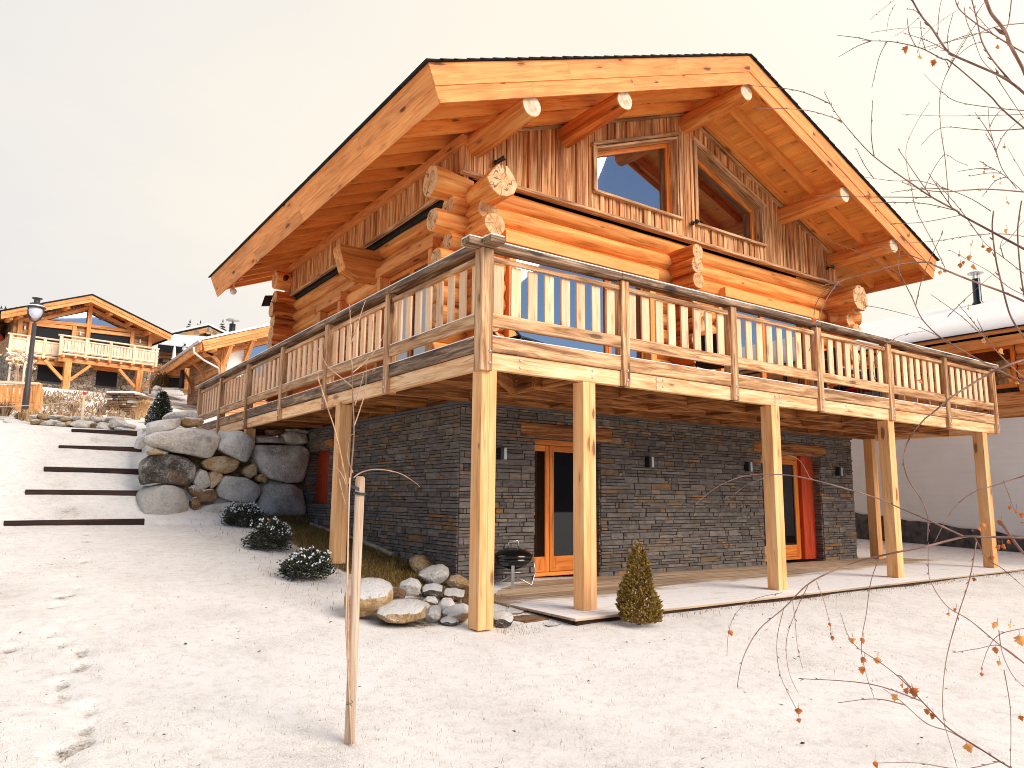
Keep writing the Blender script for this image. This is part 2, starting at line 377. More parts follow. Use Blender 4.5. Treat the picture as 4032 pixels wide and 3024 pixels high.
D3 = [(.38, (.03, .024, .02)), (.50, (.15, .125, .105)), (.62, (.58, .53, .47))]
L3 = [(.34, (.40, .35, .29)), (.46, (.76, .69, .60)), (.58, (.90, .84, .75))]
R3 = [(.30, (.05, .025, .014)), (.46, (.24, .12, .055)), (.62, (.42, .27, .15))]
for n_, st in (('grey', G3), ('tan', T3), ('dark', D3), ('light', L3), ('rust', R3)):
    rock(n_+'_rock', st, False); rock(n_+'_rock_snow', st, True)
rock('snowy_rock', L3, True, lo=.05, hi=.4)

# ground: thin snow over mown grass; 'bare' says where the snow never settled
t = NT('snow_ground'); p = t.geo().outputs['Position']; bare = t.attr('bare').outputs['Fac']
n1 = t.noise(p, 1.1, 5, .6); n2 = t.noise(p, 9, 4, .6); n3 = t.noise(p, 60, 3, .65); n4 = t.noise(p, 170, 2, .6)
mk = t.math('ADD', t.math('MULTIPLY', n1, .42), t.math('ADD', t.math('MULTIPLY', n2, .26), t.math('MULTIPLY', n3, .32)))
e = t.math('ADD', mk, t.math('MULTIPLY', bare, .5))
f = t.step(e, .62, .80)
snow = t.ramp(t.math('ADD', t.math('MULTIPLY', n2, .5), t.math('MULTIPLY', n3, .5)), [(.36, (.72, .655, .59)), (.49, (.89, .845, .79)), (.64, (.94, .90, .855))])
grass = t.ramp(t.noise(p, 40, 5, .7), [(.28, (.022, .012, .005)), (.45, (.085, .052, .016)), (.62, (.18, .12, .045)), (.8, (.30, .20, .09))])
c = t.mix(f, snow, grass); sp = t.step(t.math('ADD', t.math('MULTIPLY', n4, .7), t.math('MULTIPLY', n1, .35)), .545, .66)
c = t.mix(t.math('MULTIPLY', sp, .62), c, (.36, .30, .24)); t.bump(t.math('ADD', n2, t.math('ADD', n3, n4)), .5, .02); t.fin(c, .8, .2)
plain('pure_snow', (.92, .875, .825), .8, .2, nz=.03, scale=5)

# low wooden terrace: bare boards near the wall, snow towards the open edge
t = NT('terrace_wood'); w = t.wc(); p = t.geo().outputs['Position']; rv = t.rv()
g = t.noise(t.vm('MULTIPLY', w, (1.0, 14, 14)), 1, 5, .6, .6); c = t.ramp(g, [(.3, (.30, .19, .11)), (.5, (.47, .33, .21)), (.7, (.62, .47, .33))]); c = t.scale(c, t.lin(rv, 0, 1, .7, 1.15))
px_ = t.sep(p); dd = t.math('SUBTRACT', px_[1], t.lin(px_[0], 1, 12, .72, 1.3))
sn = t.math('SUBTRACT', 1, t.step(t.math('ADD', dd, t.lin(t.noise(t.vm('MULTIPLY', p, (.35, 2, 1)), 1.5, 6, .7), .25, .75, -.5, .5)), -.02, .34))
up = t.step(t.sep(t.geo().outputs['Normal'])[2], .6, .9); gap = t.step(t.noise(t.vm('MULTIPLY', w, (2, 6, 6)), 1, 4), .25, .42)
c = t.mix(t.math('MULTIPLY', t.math('MULTIPLY', sn, up), t.lin(gap, 0, 1, .55, .97)), c, (.89, .86, .83)); t.fin(c, .75, .2)

def foliage(name, a, b, cc, snow=0, lo=.3, hi=.6):
    t = NT(name); rv = t.rv(); c = t.ramp(rv, [(0, a), (.5, b), (1, cc)])
    if snow:
        nz = t.sep(t.geo().outputs['Normal'])[2]; w = t.geo().outputs['Position']
        sn = t.step(t.math('ADD', nz, t.lin(t.noise(w, 14, 3), .2, .8, -.3, .3)), lo, hi); c = t.mix(t.math('MULTIPLY', sn, snow), c, (.90, .88, .86))
    t.fin(c, .7, .2); return t.m
foliage('shrub_leaf', (.012, .012, .006), (.03, .034, .016), (.06, .06, .03), .5, .7, .95)
foliage('spruce_leaf', (.07, .036, .006), (.22, .13, .022), (.46, .29, .07))
foliage('conifer_leaf', (.006, .008, .004), (.018, .022, .01), (.04, .045, .022), .9, .55, .85)
foliage('far_conifer', (.01, .012, .008), (.025, .028, .018), (.05, .05, .035), .4, .6, .9)
foliage('bush_leaf', (.05, .03, .008), (.10, .07, .02), (.22, .10, .03), .3, .6, .9)
foliage('lawn_blade', (.16, .125, .085), (.34, .28, .20), (.52, .45, .35))
foliage('dead_grass', (.11, .065, .012), (.24, .145, .03), (.46, .28, .075))
foliage('straw', (.48, .27, .10), (.70, .45, .21), (.84, .62, .36))
foliage('weed', (.16, .09, .05), (.30, .18, .09), (.5, .34, .2), .5, .6, .9)
plain('snow_blob', (.92, .90, .88), .8, .2)
t = NT('hill_wood'); p = t.geo().outputs['Position']; c = t.ramp(t.noise(p, .02, 6), [(.35, (.02, .035, .05)), (.6, (.05, .07, .10)), (.75, (.5, .5, .55))]); t.fin(c, .9, .1)
# ---------------------------------------------------------------- the ground
CP = np.array([(-4.1,-6.5,-.30),(-2.2,-2,-.235),(.1,-.1,-.11),(2,-.5,-.075),(4,-.5,-.07),(6,-.5,-.065),(9,-.5,-.06),(11.5,-.5,-.05),(16,-1,-.02),(16,6,.22),(13,3,.02),(12.5,6.5,.1),
 (-.1,3.9,.255),(1.33,2.5,.03),(1.33,4.15,.21),(1.33,6,.43),(1.33,8.7,.64),(.3,8.7,.69),(-1,8.6,.69),(-1.8,8.4,.71),(-3.9,8.4,.71),(-7,8.4,.75),(-7,3,.2),
 (-2.5,4,.28),(-2,1.5,.05),(-7,-3,-.2),(0,-4,-.32),(6,-5,-.45),(14,-6,-.4),(-3.5,-12,-.5),(6,-12,-.9),(16,-11,-.8),(-12,-12,-.4),(-12,8.4,.8),(5,4,-.05),(9,4,-.05),(24,-8,-.3),(24,8,.4)], float)
def _U(r2): return np.where(r2 > 1e-9, .5*r2*np.log(np.maximum(r2, 1e-9)), 0)
_n = len(CP); _A = np.zeros((_n+3, _n+3)); _d = ((CP[:, None, :2]-CP[None, :, :2])**2).sum(2); _A[:_n, :_n] = _U(_d)+np.eye(_n)*.05
_A[:_n, _n] = 1; _A[:_n, _n+1:] = CP[:, :2]; _A[_n, :_n] = 1; _A[_n+1:, :_n] = CP[:, :2].T
_W = np.linalg.solve(_A, np.concatenate([CP[:, 2], [0, 0, 0]]))
def sstep(a, b, x):
    t = np.clip((np.asarray(x, float)-a)/(b-a), 0, 1); return t*t*(3-2*t)
def ground(x, y):
    x = np.asarray(x, float); y = np.asarray(y, float); xc = np.clip(x, -12, 24); yc = np.clip(y, -12, 8.4)
    r2 = (xc[..., None]-CP[:, 0])**2+(yc[..., None]-CP[:, 1])**2
    z = _U(r2)@_W[:_n]+_W[_n]+_W[_n+1]*xc+_W[_n+2]*yc
    up = np.interp(y, [8.2, 8.36, 8.44, 9.41, 9.49, 10.46, 10.54, 11.51, 11.59, 12.56, 12.64, 12.8, 15.5, 22, 30, 44, 52, 60, 90, 200], [0, -.03, .06, .49, .573, .935, 1.017, 1.43, 1.512, 1.86, 1.943, 1.98, 2.25, 2.95, 4.0, 6.6, 7.55, 9.0, 16, 30])
    z = z+up*(1-.9*sstep(3, 13, x)*(1-sstep(20, 40, y)))
    inside = sstep(-1.5, -1.3, x)*sstep(9.05, 9.3, y)*(1-sstep(13, 15, y))
    hi = 2.42+np.clip(y-9.2, 0, 6)*.10
    z = np.where(hi > z, z+(hi-z)*inside, z)
    return z
def gz(x, y): return float(ground(x, y))
def gp(p):
    """where the sight line through a measured photo point meets the ground"""
    D = ray(p); ts = np.linspace(1.5, 90, 3000); P = CAM+D*ts[:, None]; k = np.argmax(P[:, 2] < ground(P[:, 0], P[:, 1]))
    if k == 0: return CAM+D*30
    a, b = ts[k-1], ts[k]
    for _ in range(25):
        m = (a+b)/2; q = CAM+D*m
        if q[2] < gz(q[0], q[1]): b = m
        else: a = m
    return CAM+D*b
def axis(segs):
    o = []
    for a, b, d in segs: o += list(np.arange(a, b-1e-6, d))
    return np.array(o+[segs[-1][1]])
gx = axis([(-70, -14, 4), (-14, -5, .3), (-5, 5, .06), (5, 19, .25), (19, 90, 4)])
gy = axis([(-60, -14, 4), (-14, -5.4, .4), (-5.4, 9.6, .06), (9.6, 17, .14), (17, 30, .5), (30, 150, 3)])
GX, GY = np.meshgrid(gx, gy); GZ = ground(GX, GY); bare = np.zeros_like(GZ)
# sheltered strip below the balcony: brown grass without snow
def in_poly_dist(poly):
    P = np.array(poly); d = np.full(GX.shape, 1e9); ins = np.zeros(GX.shape, bool)
    for i in range(len(P)):
        a, b = P[i], P[(i+1) % len(P)]; e = b-a; t = np.clip(((GX-a[0])*e[0]+(GY-a[1])*e[1])/(e@e), 0, 1)
        d = np.minimum(d, np.hypot(GX-a[0]-t*e[0], GY-a[1]-t*e[1]))
        c = ((a[1] > GY) != (b[1] > GY)) & (GX < (b[0]-a[0])*(GY-a[1])/(b[1]-a[1]+1e-12)+a[0]); ins ^= c
    return np.where(ins, d, -d)
STRIP = [(1.4, 9.1), (.3, 9.1)]+[tuple(gp(z2(*p))[:2]) for p in ((835, 925), (905, 960), (1010, 1015), (1110, 1085), (1240, 1150), (1330, 1215), (1545, 1300), (1700, 1345), (1900, 1390))]+[(.9, 1.1), (1.4, 1.2), (1.4, 2)]
dS = in_poly_dist(STRIP); bare = np.maximum(bare, sstep(-.12, .22, dS)*.95)
bare = np.maximum(bare, sstep(9.06, 9.2, GY)*(1-sstep(9.3, 9.5, GY))*sstep(-1.6, -1.3, GX)*(GX < 1.5))
nz = np.array([[noise.fractal(Vector((x*.35, y*.35, 3)), 1, 2, 4) for x in gx[::2]] for y in gy[::2]])
nz = np.repeat(np.repeat(nz, 2, 0), 2, 1)[:GZ.shape[0], :GZ.shape[1]]
bare = np.maximum(bare, np.clip(.17+.36*nz, 0, .5)*sstep(7.6, 9.0, GY)*(1-sstep(14, 15, GY)))
bare = np.maximum(bare, np.clip(.25+.45*nz, 0, .75)*sstep(15.5, 17, GY))
bare = np.maximum(bare, np.clip(.02+.15*nz, 0, .16)*(GY < 9))
dG = in_poly_dist([tuple(gp(r5(*p))[:2]) for p in ((560, 420), (1000, 330), (1330, 380), (1340, 640), (900, 680), (420, 650))]); bare = np.maximum(bare, sstep(-.08, .12, dG)*.55)
# footprints trodden through the snow: (photo point, heading, depth)
FP = [(k6(575,8),.2),(k6(578,52),.3),(k6(475,105),.9),(k6(570,182),.3),(k6(465,285),.3),(k6(548,370),.2),(k6(435,430),.8),(k6(378,490),.6),(k6(480,585),.5),(k6(365,668),.2),(k6(415,740),.2),(k6(548,800),.1),(k6(548,885),.2),(k6(412,1010),.2),(k6(425,1090),.3),(k6(585,1180),.1),(k6(590,1290),.2),(k6(590,1370),.15),(k6(450,1440),.6),(k6(420,1540),.3),(k6(75,770),.4)]
fw = nrm(CF*V(1, 1, 0)); rt = V(fw[1], -fw[0], 0)
for i, (p, hd) in enumerate(FP):
    c = gp(p); a = hd-.5; ax = fw*math.cos(a)+rt*math.sin(a); bx_ = V(ax[1], -ax[0], 0)
    u = (GX-c[0])*ax[0]+(GY-c[1])*ax[1]; v = (GX-c[0])*bx_[0]+(GY-c[1])*bx_[1]
    q = np.sqrt((u/.15)**2+(v/.065)**2); dent = 1-sstep(.75, 1.2, q); rim = np.exp(-((q-1.3)/.25)**2)
    GZ = GZ-.028*dent+.003*rim; bare = np.maximum(bare, dent*(.37 if i % 3 else .44)+0*bare)
GZ = GZ+.03*nz*(GY < 30)
def build_ground():
    b = MB(); ny, nx = GZ.shape; me = bpy.data.meshes.new('snowy_ground')
    co = np.stack([GX, GY, GZ], -1).reshape(-1, 3); i = np.arange(ny*nx).reshape(ny, nx)
    q = np.stack([i[:-1, :-1], i[:-1, 1:], i[1:, 1:], i[1:, :-1]], -1).reshape(-1, 4)
    me.vertices.add(len(co)); me.vertices.foreach_set('co', co.astype(np.float32).ravel()); me.loops.add(q.size); me.loops.foreach_set('vertex_index', q.ravel().astype(np.int32))
    me.polygons.add(len(q)); me.polygons.foreach_set('loop_start', (np.arange(len(q))*4).astype(np.int32)); me.polygons.foreach_set('loop_total', np.full(len(q), 4, np.int32)); me.polygons.foreach_set('use_smooth', np.ones(len(q), bool))
    a = me.attributes.new('bare', 'FLOAT', 'POINT'); a.data.foreach_set('value', bare.astype(np.float32).ravel())
    me.materials.append(M['snow_ground']); me.update(calc_edges=True)
    o = bpy.data.objects.new('snowy_ground', me); COL.objects.link(o); tag(o, 'thin snow cover over a sloping lawn', kind='structure')
build_ground()
# hills across the valley, seen only as reflections in the panes
b = MB(); ang = np.linspace(-2.9, .1, 90); vs = []; fs = []
for i, a in enumerate(ang):
    h = 55+38*noise.fractal(Vector((a*3, 0, 5)), 1, 2, 5)
    for (r_, z_) in ((420, -25), (520, h*.55), (640, h), (760, -10)): vs.append((math.cos(a)*r_, math.sin(a)*r_, z_))
for i in range(len(ang)-1):
    for k in range(3): fs.append([i*4+k, i*4+4+k, i*4+5+k, i*4+1+k])
b.quick(vs, fs, 'hill_wood', smooth=True); tag(b.build('distant_hills'), kind='structure')

# grass: blades poking through the lawn's snow, and the dead grass of the sheltered strip
def blades(b, n, samp, mat, h0, h1, w):
    vs = []; fs = []; rv = []
    while len(fs) < n:
        x, y = samp()
        if x is None: continue
        z = gz(x, y)-.005; h = rnd(h0, h1); a = rnd(0, 6.283); ln = rnd(.1, .9)*h; ww = w*rnd(.6, 1.3); d = V(math.cos(a), math.sin(a)); s = V(-d[1], d[0])*ww
        i = len(vs); vs += [(x-s[0], y-s[1], z), (x+s[0], y+s[1], z), (x+d[0]*ln*.4+s[0]*.6, y+d[1]*ln*.4+s[1]*.6, z+h*.65), (x+d[0]*ln*.4-s[0]*.6, y+d[1]*ln*.4-s[1]*.6, z+h*.65), (x+d[0]*ln, y+d[1]*ln, z+h)]
        fs += [[i, i+1, i+2, i+3], [i+3, i+2, i+4]]; r = random.random(); rv += [r, r]
    b.quick(vs, fs, mat, rv)
SP = np.array(STRIP)
def inside(P, x, y):
    c = False
    for i in range(len(P)):
        a, q = P[i], P[(i+1) % len(P)]
        if (a[1] > y) != (q[1] > y) and x < (q[0]-a[0])*(y-a[1])/(q[1]-a[1])+a[0]: c = not c
    return c
def s_strip():
    x, y = rnd(-1.2, 1.33), rnd(1.0, 9)
    return (x, y) if inside(SP, x, y) or random.random() < .02 else (None, None)
b = MB(); blades(b, 34000, s_strip, 'dead_grass', .03, .075, .0035); tag(b.build('dead_grass'), 'brown unmown grass in the snowless strip under the balcony', 'grass', kind='stuff')
def s_lawn():
    # denser near the eye and in loose patches
    d = 1.6+14*random.random()**1.6; a = rnd(-.72, .72)
    q = CAM+(fw*math.cos(a)+rt*math.sin(a))*d; x, y = float(q[0]), float(q[1])
    if y > 8.3 or (x > .9 and y > -.35) or inside(SP, x, y): return None, None
    if noise.noise(Vector((x*.9, y*.9, 1)))+.55*noise.noise(Vector((x*4, y*4, 2))) < rnd(-.5, .5): return None, None
    return x, y
b = MB(); vs = []; fs = []; rv = []
for k in range(420):   # blown leaf scraps and twig bits lying on the snow
    d = 2.2+11*random.random()**1.3; a = rnd(-.7, .7); q = CAM+(fw*math.cos(a)+rt*math.sin(a))*d; x, y = float(q[0]), float(q[1])
    if y > 8.2 or (x > .9 and y > -.4): continue
    z = gz(x, y)+.016; an = rnd(0, 6.28); L = rnd(.006, .022); W_ = L*rnd(.25, .6); u = V(math.cos(an), math.sin(an), rnd(-.3, .3))*L; v = V(-math.sin(an), math.cos(an), rnd(-.3, .3))*W_; c = V(x, y, z); i = len(vs)
    vs += [tuple(c-u), tuple(c-v+V(0, 0, .004)), tuple(c+u), tuple(c+v)]; fs.append([i, i+1, i+2, i+3]); rv.append(random.random())
b.quick(vs, fs, 'soil', rv); tag(b.build('leaf_litter'), 'tiny dark leaf scraps and twigs strewn on the snow', 'litter', kind='stuff')
def s_edge():
    r = random.random()
    if r < .5: x, y = rnd(.9, 13), -.36-abs(random.gauss(0, .10))
    elif r < .75: x, y = rnd(.2, 1.0), rnd(-.3, 1.3)
    else:
        i = random.randrange(1, 11); a, q = SP[i], SP[i+1]; t = random.random(); x, y = a[0]+(q[0]-a[0])*t-abs(random.gauss(0, .16)), a[1]+(q[1]-a[1])*t-random.gauss(0, .08)
    return (float(x), float(y))
b = MB(); blades(b, 5200, s_edge, 'dead_grass', .015, .05, .0025); blades(b, 30000, s_lawn, 'lawn_blade', .008, .03, .0015); tag(b.build('lawn_grass'), 'sparse grass tips poking through the snow on the lawn', 'grass', kind='stuff')
# ---------------------------------------------------------------- the main log chalet
XC, ZR, MS = 6.366, 9.233, .3935
CA = 1/math.sqrt(1+MS*MS); SA = MS*CA
def RP(side, s, y, p):
    """point on the roof: s down the slope from the ridge, p below the roof surface; side -1 left, +1 right"""
    return V(XC+side*(s*CA-p*SA), y, ZR-s*SA-p*CA)
SE = 6.523/CA
ch = thing('log_chalet', 'large log chalet with dark stone base and wide timber gable', 'chalet', (6.4, 6.5, 0))
def slope_prism(b, side, s0, s1, p0, p1, y0, y1, mat, ax=None, ridge=False, **k):
    pts = [RP(side, s0, y0, p0), RP(side, s1, y0, p0), RP(side, s1, y0, p1), RP(side, s0, y0, p1)]
    if ridge: pts[0] = V(XC, y0, ZR-p0/CA); pts[3] = V(XC, y0, ZR-p1/CA)
    b.prism(pts, (0, y1-y0, 0), mat, ax=ax, **k)
# ground-floor walls: random ledge stones in courses over a dark mortar core
def ledge_wall(b, org, ux, un, L, H, holes, zb=None, mat='ledge_stone', cols=None):
    """org bottom-left, ux along wall, un outward, holes [(u0,u1,z0,z1)]"""
    org = np.array(org, float); ux = V(ux); un = V(un); vs = []; fs = []; rv = []
    z = -.3
    while z < H-.01:
        hh = random.choice([.045, .055, .065, .075, .09, .11]); hh = min(hh, H-z)
        if H-z-hh < .03: hh = H-z
        u = 0
        while u < L-.005:
            w_ = rnd(.12, .5) if random.random() < .75 else rnd(.05, .14)
            if L-u-w_ < .06: w_ = L-u
            u1 = min(u+w_, L); nu = u1
            for (a, c, e, f) in holes:
                if z+hh*.5 > e and z+hh*.5 < f:
                    if u >= a-1e-6 and u < c: u1 = u; nu = c; break
                    if u < a < u1: u1 = a; nu = a; break
            if u1-u > .012:
                sub = [(z, hh)] if hh < .085 or random.random() < .5 else [(z, hh*.5), (z+hh*.5, hh*.5)]
                for (zz, h_) in sub:
                    pr = rnd(.004, .028); g = .0035; i = len(vs); k = rnd(0, .006)
                    for (uu, q) in ((u+g, zz+g), (u1-g, zz+g+rnd(-.003, .003)), (u1-g, zz+h_-g), (u+g, zz+h_-g+rnd(-.003, .003))): vs.append(tuple(org+ux*uu+V(0, 0, q)))
                    for (uu, q) in ((u+g+.004, zz+g+.003), (u1-g-.004, zz+g+.003), (u1-g-.004, zz+h_-g-.003), (u+g+.004, zz+h_-g-.003)): vs.append(tuple(org+ux*uu+V(0, 0, q)+un*(pr+rnd(-.005, .005))))
                    r = min(.9, random.random()*.95); edge = u < .02 or u1 > L-.02 or any(abs(u-c) < .02 or abs(u1-a) < .02 for (a, c, e, f) in holes if e-.1 < zz < f+.1)
                    if edge: r = rnd(.4, 1) if random.random() < .6 else r
                    elif random.random() < .06: r = rnd(.86, .99)
                    for q in ([4, 5, 6, 7], [0, 1, 5, 4], [1, 2, 6, 5], [2, 3, 7, 6], [3, 0, 4, 7]): fs.append([i+j for j in q]); rv.append(r)
            u = nu
        z += hh
    if np.dot(np.cross(ux, V(0, 0, 1)), un) < 0: fs = [q[::-1] for q in fs]
    b.quick(vs, fs, mat, rv)
def wall_core(b, axis_, at_, thick, u0, u1, z0, z1, holes, mat='mortar'):
    us = sorted({u0, u1, *[h[0] for h in holes], *[h[1] for h in holes]})
    for a, c in zip(us[:-1], us[1:]):
        hh = [h for h in holes if h[0] <= a+1e-6 and h[1] >= c-1e-6]; spans = [(z0, z1)]
        if hh:
            spans = []
            if hh[0][2] > z0+.01: spans.append((z0, hh[0][2]))
            if hh[0][3] < z1-.01: spans.append((hh[0][3], z1))
        for (e, f) in spans:
            if axis_ == 'x': b.bx(a, c, at_, at_+thick, e, f, mat, ch=.001)
            else: b.bx(at_, at_+thick, a, c, e, f, mat, ch=.001)
FY, LX, RX, BY, HT = 2.65, 1.33, 11.5, 10.7, 2.585
D1 = tuple(at(z7(*p), y=FY)[k] for p, k in (((668, 700), 0), ((1100, 700), 0))); D2r = at(z8(782, 700), y=FY)[0]
D2 = (D2r-2.0, D2r)
dz = (.02, 2.2)
holes_f = [(D1[0], D1[1], -1, 2.17), (D2[0], D2[1], -1, 2.17)]
b = MB(); wall_core(b, 'x', FY+.003, .35, LX+.02, RX-.02, -.3, HT, [(h[0], h[1], -.3, h[3]) for h in holes_f])
ledge_wall(b, (LX, FY, 0), (1, 0, 0), (0, -1, 0), RX-LX, HT, [(h[0]-LX, h[1]-LX, h[2], h[3]) for h in holes_f])
LW = (7.70, 8.985, 1.05, 2.19)
wall_core(b, 'y', LX+.003, .3, FY+.36, BY, -.3, HT, [LW])
ledge_wall(b, (LX, BY, 0), (0, -1, 0), (-1, 0, 0), BY-FY, HT, [(BY-LW[1], BY-LW[0], LW[2], LW[3])])
for (a, c) in (D1, D2):  # stone reveals
    ledge_wall(b, (c, FY, 0), (0, 1, 0), (-1, 0, 0), .34, 2.17, []); ledge_wall(b, (a, FY+.34, 0), (0, -1, 0), (1, 0, 0), .34, 2.17, [])
ledge_wall(b, (LX, LW[1], 1.05), (1, 0, 0), (0, -1, 0), .28, 1.14, [])
ledge_wall(b, (RX, FY, 0), (0, 1, 0), (1, 0, 0), 8, HT, [])
wall_core(b, 'y', RX-.3, .297, FY+.36, BY, -.3, HT, [])
b.build('stone_wall', ch)
b = MB(); b.bx(LX-.035, RX+.035, FY-.035, FY+.3, HT+.002, HT+.05, 'coping'); b.bx(LX-.034, LX+.3, FY+.301, BY, HT+.003, HT+.049, 'coping'); b.build('coping', ch)
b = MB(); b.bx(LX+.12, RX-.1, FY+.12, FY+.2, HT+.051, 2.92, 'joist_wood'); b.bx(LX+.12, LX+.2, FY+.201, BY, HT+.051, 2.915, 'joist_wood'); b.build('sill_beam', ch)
b = MB(); pts = [at(z2(*p), x=LX-.04) for p in ((1190, 930), (1300, 970), (1545, 1050), (1640, 1090), (1740, 1135))]
for p, q in zip(pts[:-1], pts[1:]): b.beam(p-V(0, 0, .05), q-V(0, 0, .05), .09, .16, 'footing', ch=.02)
b.build('concrete_footing', ch)
# doors of the ground floor
def glazed_door(x0, x1, z0, z1, y, curtain, lint, mid=None, dim=False):
    d = MB(); w_ = .075
    d.bx(x0+.002, x0+w_, y, y+.08, z0, z1, 'door_wood'); d.bx(x1-w_, x1-.002, y, y+.08, z0, z1, 'door_wood'); d.bx(x0+w_, x1-w_, y+.002, y+.078, z1-.09, z1, 'door_wood'); d.bx(x0+w_, x1-w_, y-.01, y+.08, z0, z0+.06, 'door_wood')
    fr = d.build('glass_door', ch)
    xs = np.linspace(x0+w_, x1-w_, lint+1) if mid is None else [x0+w_]+mid+[x1-w_]; lint = len(xs)-1
    for i in range(lint):
        a, c = xs[i]+.004, xs[i+1]-.004; l = MB(); t_ = .085
        for q in ((a, a+t_, z0+.065, z1-.095), (c-t_, c, z0+.065, z1-.095)): l.bx(q[0], q[1], y-.012, y+.05, q[2], q[3], 'door_wood')
        l.bx(a+t_, c-t_, y-.010, y+.048, z0+.065, z0+.30, 'door_wood'); l.bx(a+t_, c-t_, y-.010, y+.048, z1-.19, z1-.095, 'door_wood'); l.bx(a+t_+.03, c-t_-.03, y-.016, y-.009, z0+.10, z0+.27, 'door_wood')
        lf = l.build('door_leaf', ch, fr)
        g = MB(); g.bx(a+t_-.005, c-t_+.005, y+.015, y+.022, z0+.295, z1-.185, 'glass' if i and not dim else 'dim_glass', ch=.001); g.build('pane', ch, fr)
    return fr
f1 = glazed_door(D1[0]+.004, D1[1]-.004, .03, 2.17, FY+.24, False, 2, mid=[3.155], dim=True)
f2 = glazed_door(D2[0]+.004, D2[1]-.43, .03, 2.17, FY+.24, False, 2, dim=True)
b = MB(); b.bx(D2[1]-.429, D2[1]-.006, FY+.16, FY+.33, .03, 2.17, 'red_wood'); o = b.build('door_shutter', ch); tag(o, 'red folded shutter beside the far terrace door')
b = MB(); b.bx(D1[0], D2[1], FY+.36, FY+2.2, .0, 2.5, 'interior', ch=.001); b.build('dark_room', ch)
for i, (p, q) in enumerate(((z7(582, 345), z7(1177, 290)), (z8(500, 348), z8(805, 295)))):
    a = at(p, y=FY-.02); c = at(q, y=FY-.02)
    if i: a[0] = D2[0]-.25
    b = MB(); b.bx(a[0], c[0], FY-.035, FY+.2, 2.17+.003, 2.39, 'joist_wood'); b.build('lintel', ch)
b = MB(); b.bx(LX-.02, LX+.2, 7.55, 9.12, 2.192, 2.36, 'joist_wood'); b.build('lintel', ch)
b = MB(); b.bx(LX-.04, LX+.27, 7.62, 9.05, .985, 1.045, 'slate_sill'); b.build('window_sill', ch)
b = MB()
for k in range(6): y_ = LW[0]+k*.145; b.bx(LX+.17, LX+.205, y_+.003, y_+.143, 1.05, 2.185, 'red_wood')
b.bx(LX+.215, LX+.25, LW[0], LW[1], 1.05, 2.185, 'red_wood'); o = b.build('shutter', ch); tag(o, 'bright red plank shutter in the low side window')
# log walls
def solid(p0, p1, r, name='log', mat='log_wood', end='log_end', **k):
    b = MB(); b.log(p0, p1, r, mat, end, **k); return b.build(name, ch)
WX, WY, EX, NY = 1.56, 2.86, 11.18, 10.9
def tails(): return rnd(-.05, .05)
OPF = [(2.16, 5.40, 2.96, 5.25), (7.15, 10.35, 2.96, 5.25)]
zf = [5.955, 5.66, 5.37, 5.08, 4.79, 4.50, 4.21, 3.92, 3.63, 3.34, 3.06]
for i, z in enumerate(zf):
    xa = .93+tails() if i not in (1, 3) else 1.16; xb = EX+.5+tails(); r = .157
    if i == 0: xa = .86
    if z > 5.3:
        solid((xa, WY, z), (xb, WY, z), r, r1=r*rnd(.92, 1.05), mat='log_wood')
        if i: solid((xa-.004, WY, z), (WX-.10, WY, z), .178)
        if i == 0:  # the broad carved end of the top log
            solid((.84, WY, z+.02), (WX-.05, WY, z-.005), .245, r1=.20, seg=11, wob=.2)
    else:
        ed = [xa]+[e for o_ in OPF for e in (o_[0], o_[1])]+[xb]
        for k in range(0, len(ed), 2): solid((ed[k], WY, z), (ed[k+1], WY, z), r, mat='log_wood')
OPL = [(3.60, 5.66, 2.96, 5.30), (7.46, 8.72, 3.9, 5.25)]
zl = [5.81, 5.52, 5.23, 4.94, 4.65, 4.36, 4.07, 3.78, 3.49, 3.20]
for i, z in enumerate(zl):
    ya = 2.18+tails() if i not in (1, 4) else 2.36; yb = NY+.42; r = .157
    if i == 0: ya = 2.0
    ed = [ya]
    for (a, c, e, f) in OPL:
        if e < z < f: ed += [a, c]
    ed.append(yb)
    for k in range(0, len(ed), 2): solid((WX, ed[k], z), (WX, ed[k+1], z), r, mat='log_wood')
    if i: solid((WX, ya-.004, z), (WX, WY-.10, z), .178)
    if i == 0: solid((WX, 1.96, z+.02), (WX, WY-.05, z), .255, r1=.20, seg=10, wob=.25)
    # right wall: only its tails show past the front wall
    solid((EX, 2.2+rnd(-.08, .08)-(.12 if i < 2 else 0), z), (EX, 3.6, z), .178, mat='log_wood')
solid((EX, 2.02, 5.68), (EX, 2.84, 5.68), .30, r1=.24, seg=12, wob=.2)
solid((EX+.32, 2.25, 5.30), (EX-.2, 2.7, 5.30), .16, seg=12)
for i, z in enumerate(zf):  # rear wall tails at the far corner
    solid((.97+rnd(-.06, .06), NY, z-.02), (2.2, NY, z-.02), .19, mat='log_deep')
solid((.98, NY+.1, 6.42), (1.7, NY+.1, 6.42), .22)
# inner wall crossing the front wall between the two glazed openings
for i, z in enumerate([5.74, 5.47, 5.19, 4.92, 4.64, 4.36, 4.07, 3.78, 3.49, 3.2]):
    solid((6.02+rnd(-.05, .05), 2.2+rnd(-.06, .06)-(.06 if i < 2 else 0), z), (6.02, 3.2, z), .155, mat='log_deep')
# carved bracket log of the cross wall on the side
b = MB(); P = [(.62, 5.70), (.74, 5.33), (1.0, 5.22), (1.45, 5.22), (1.45, 5.78), (.62, 5.78)]
b.prism([(x, 5.84, z) for x, z in P], (0, .34, 0), 'log_wood', ax=[(1, 0, 0), (0, 1, 0), (0, 0, 1)]); b.build('carved_bracket', ch)
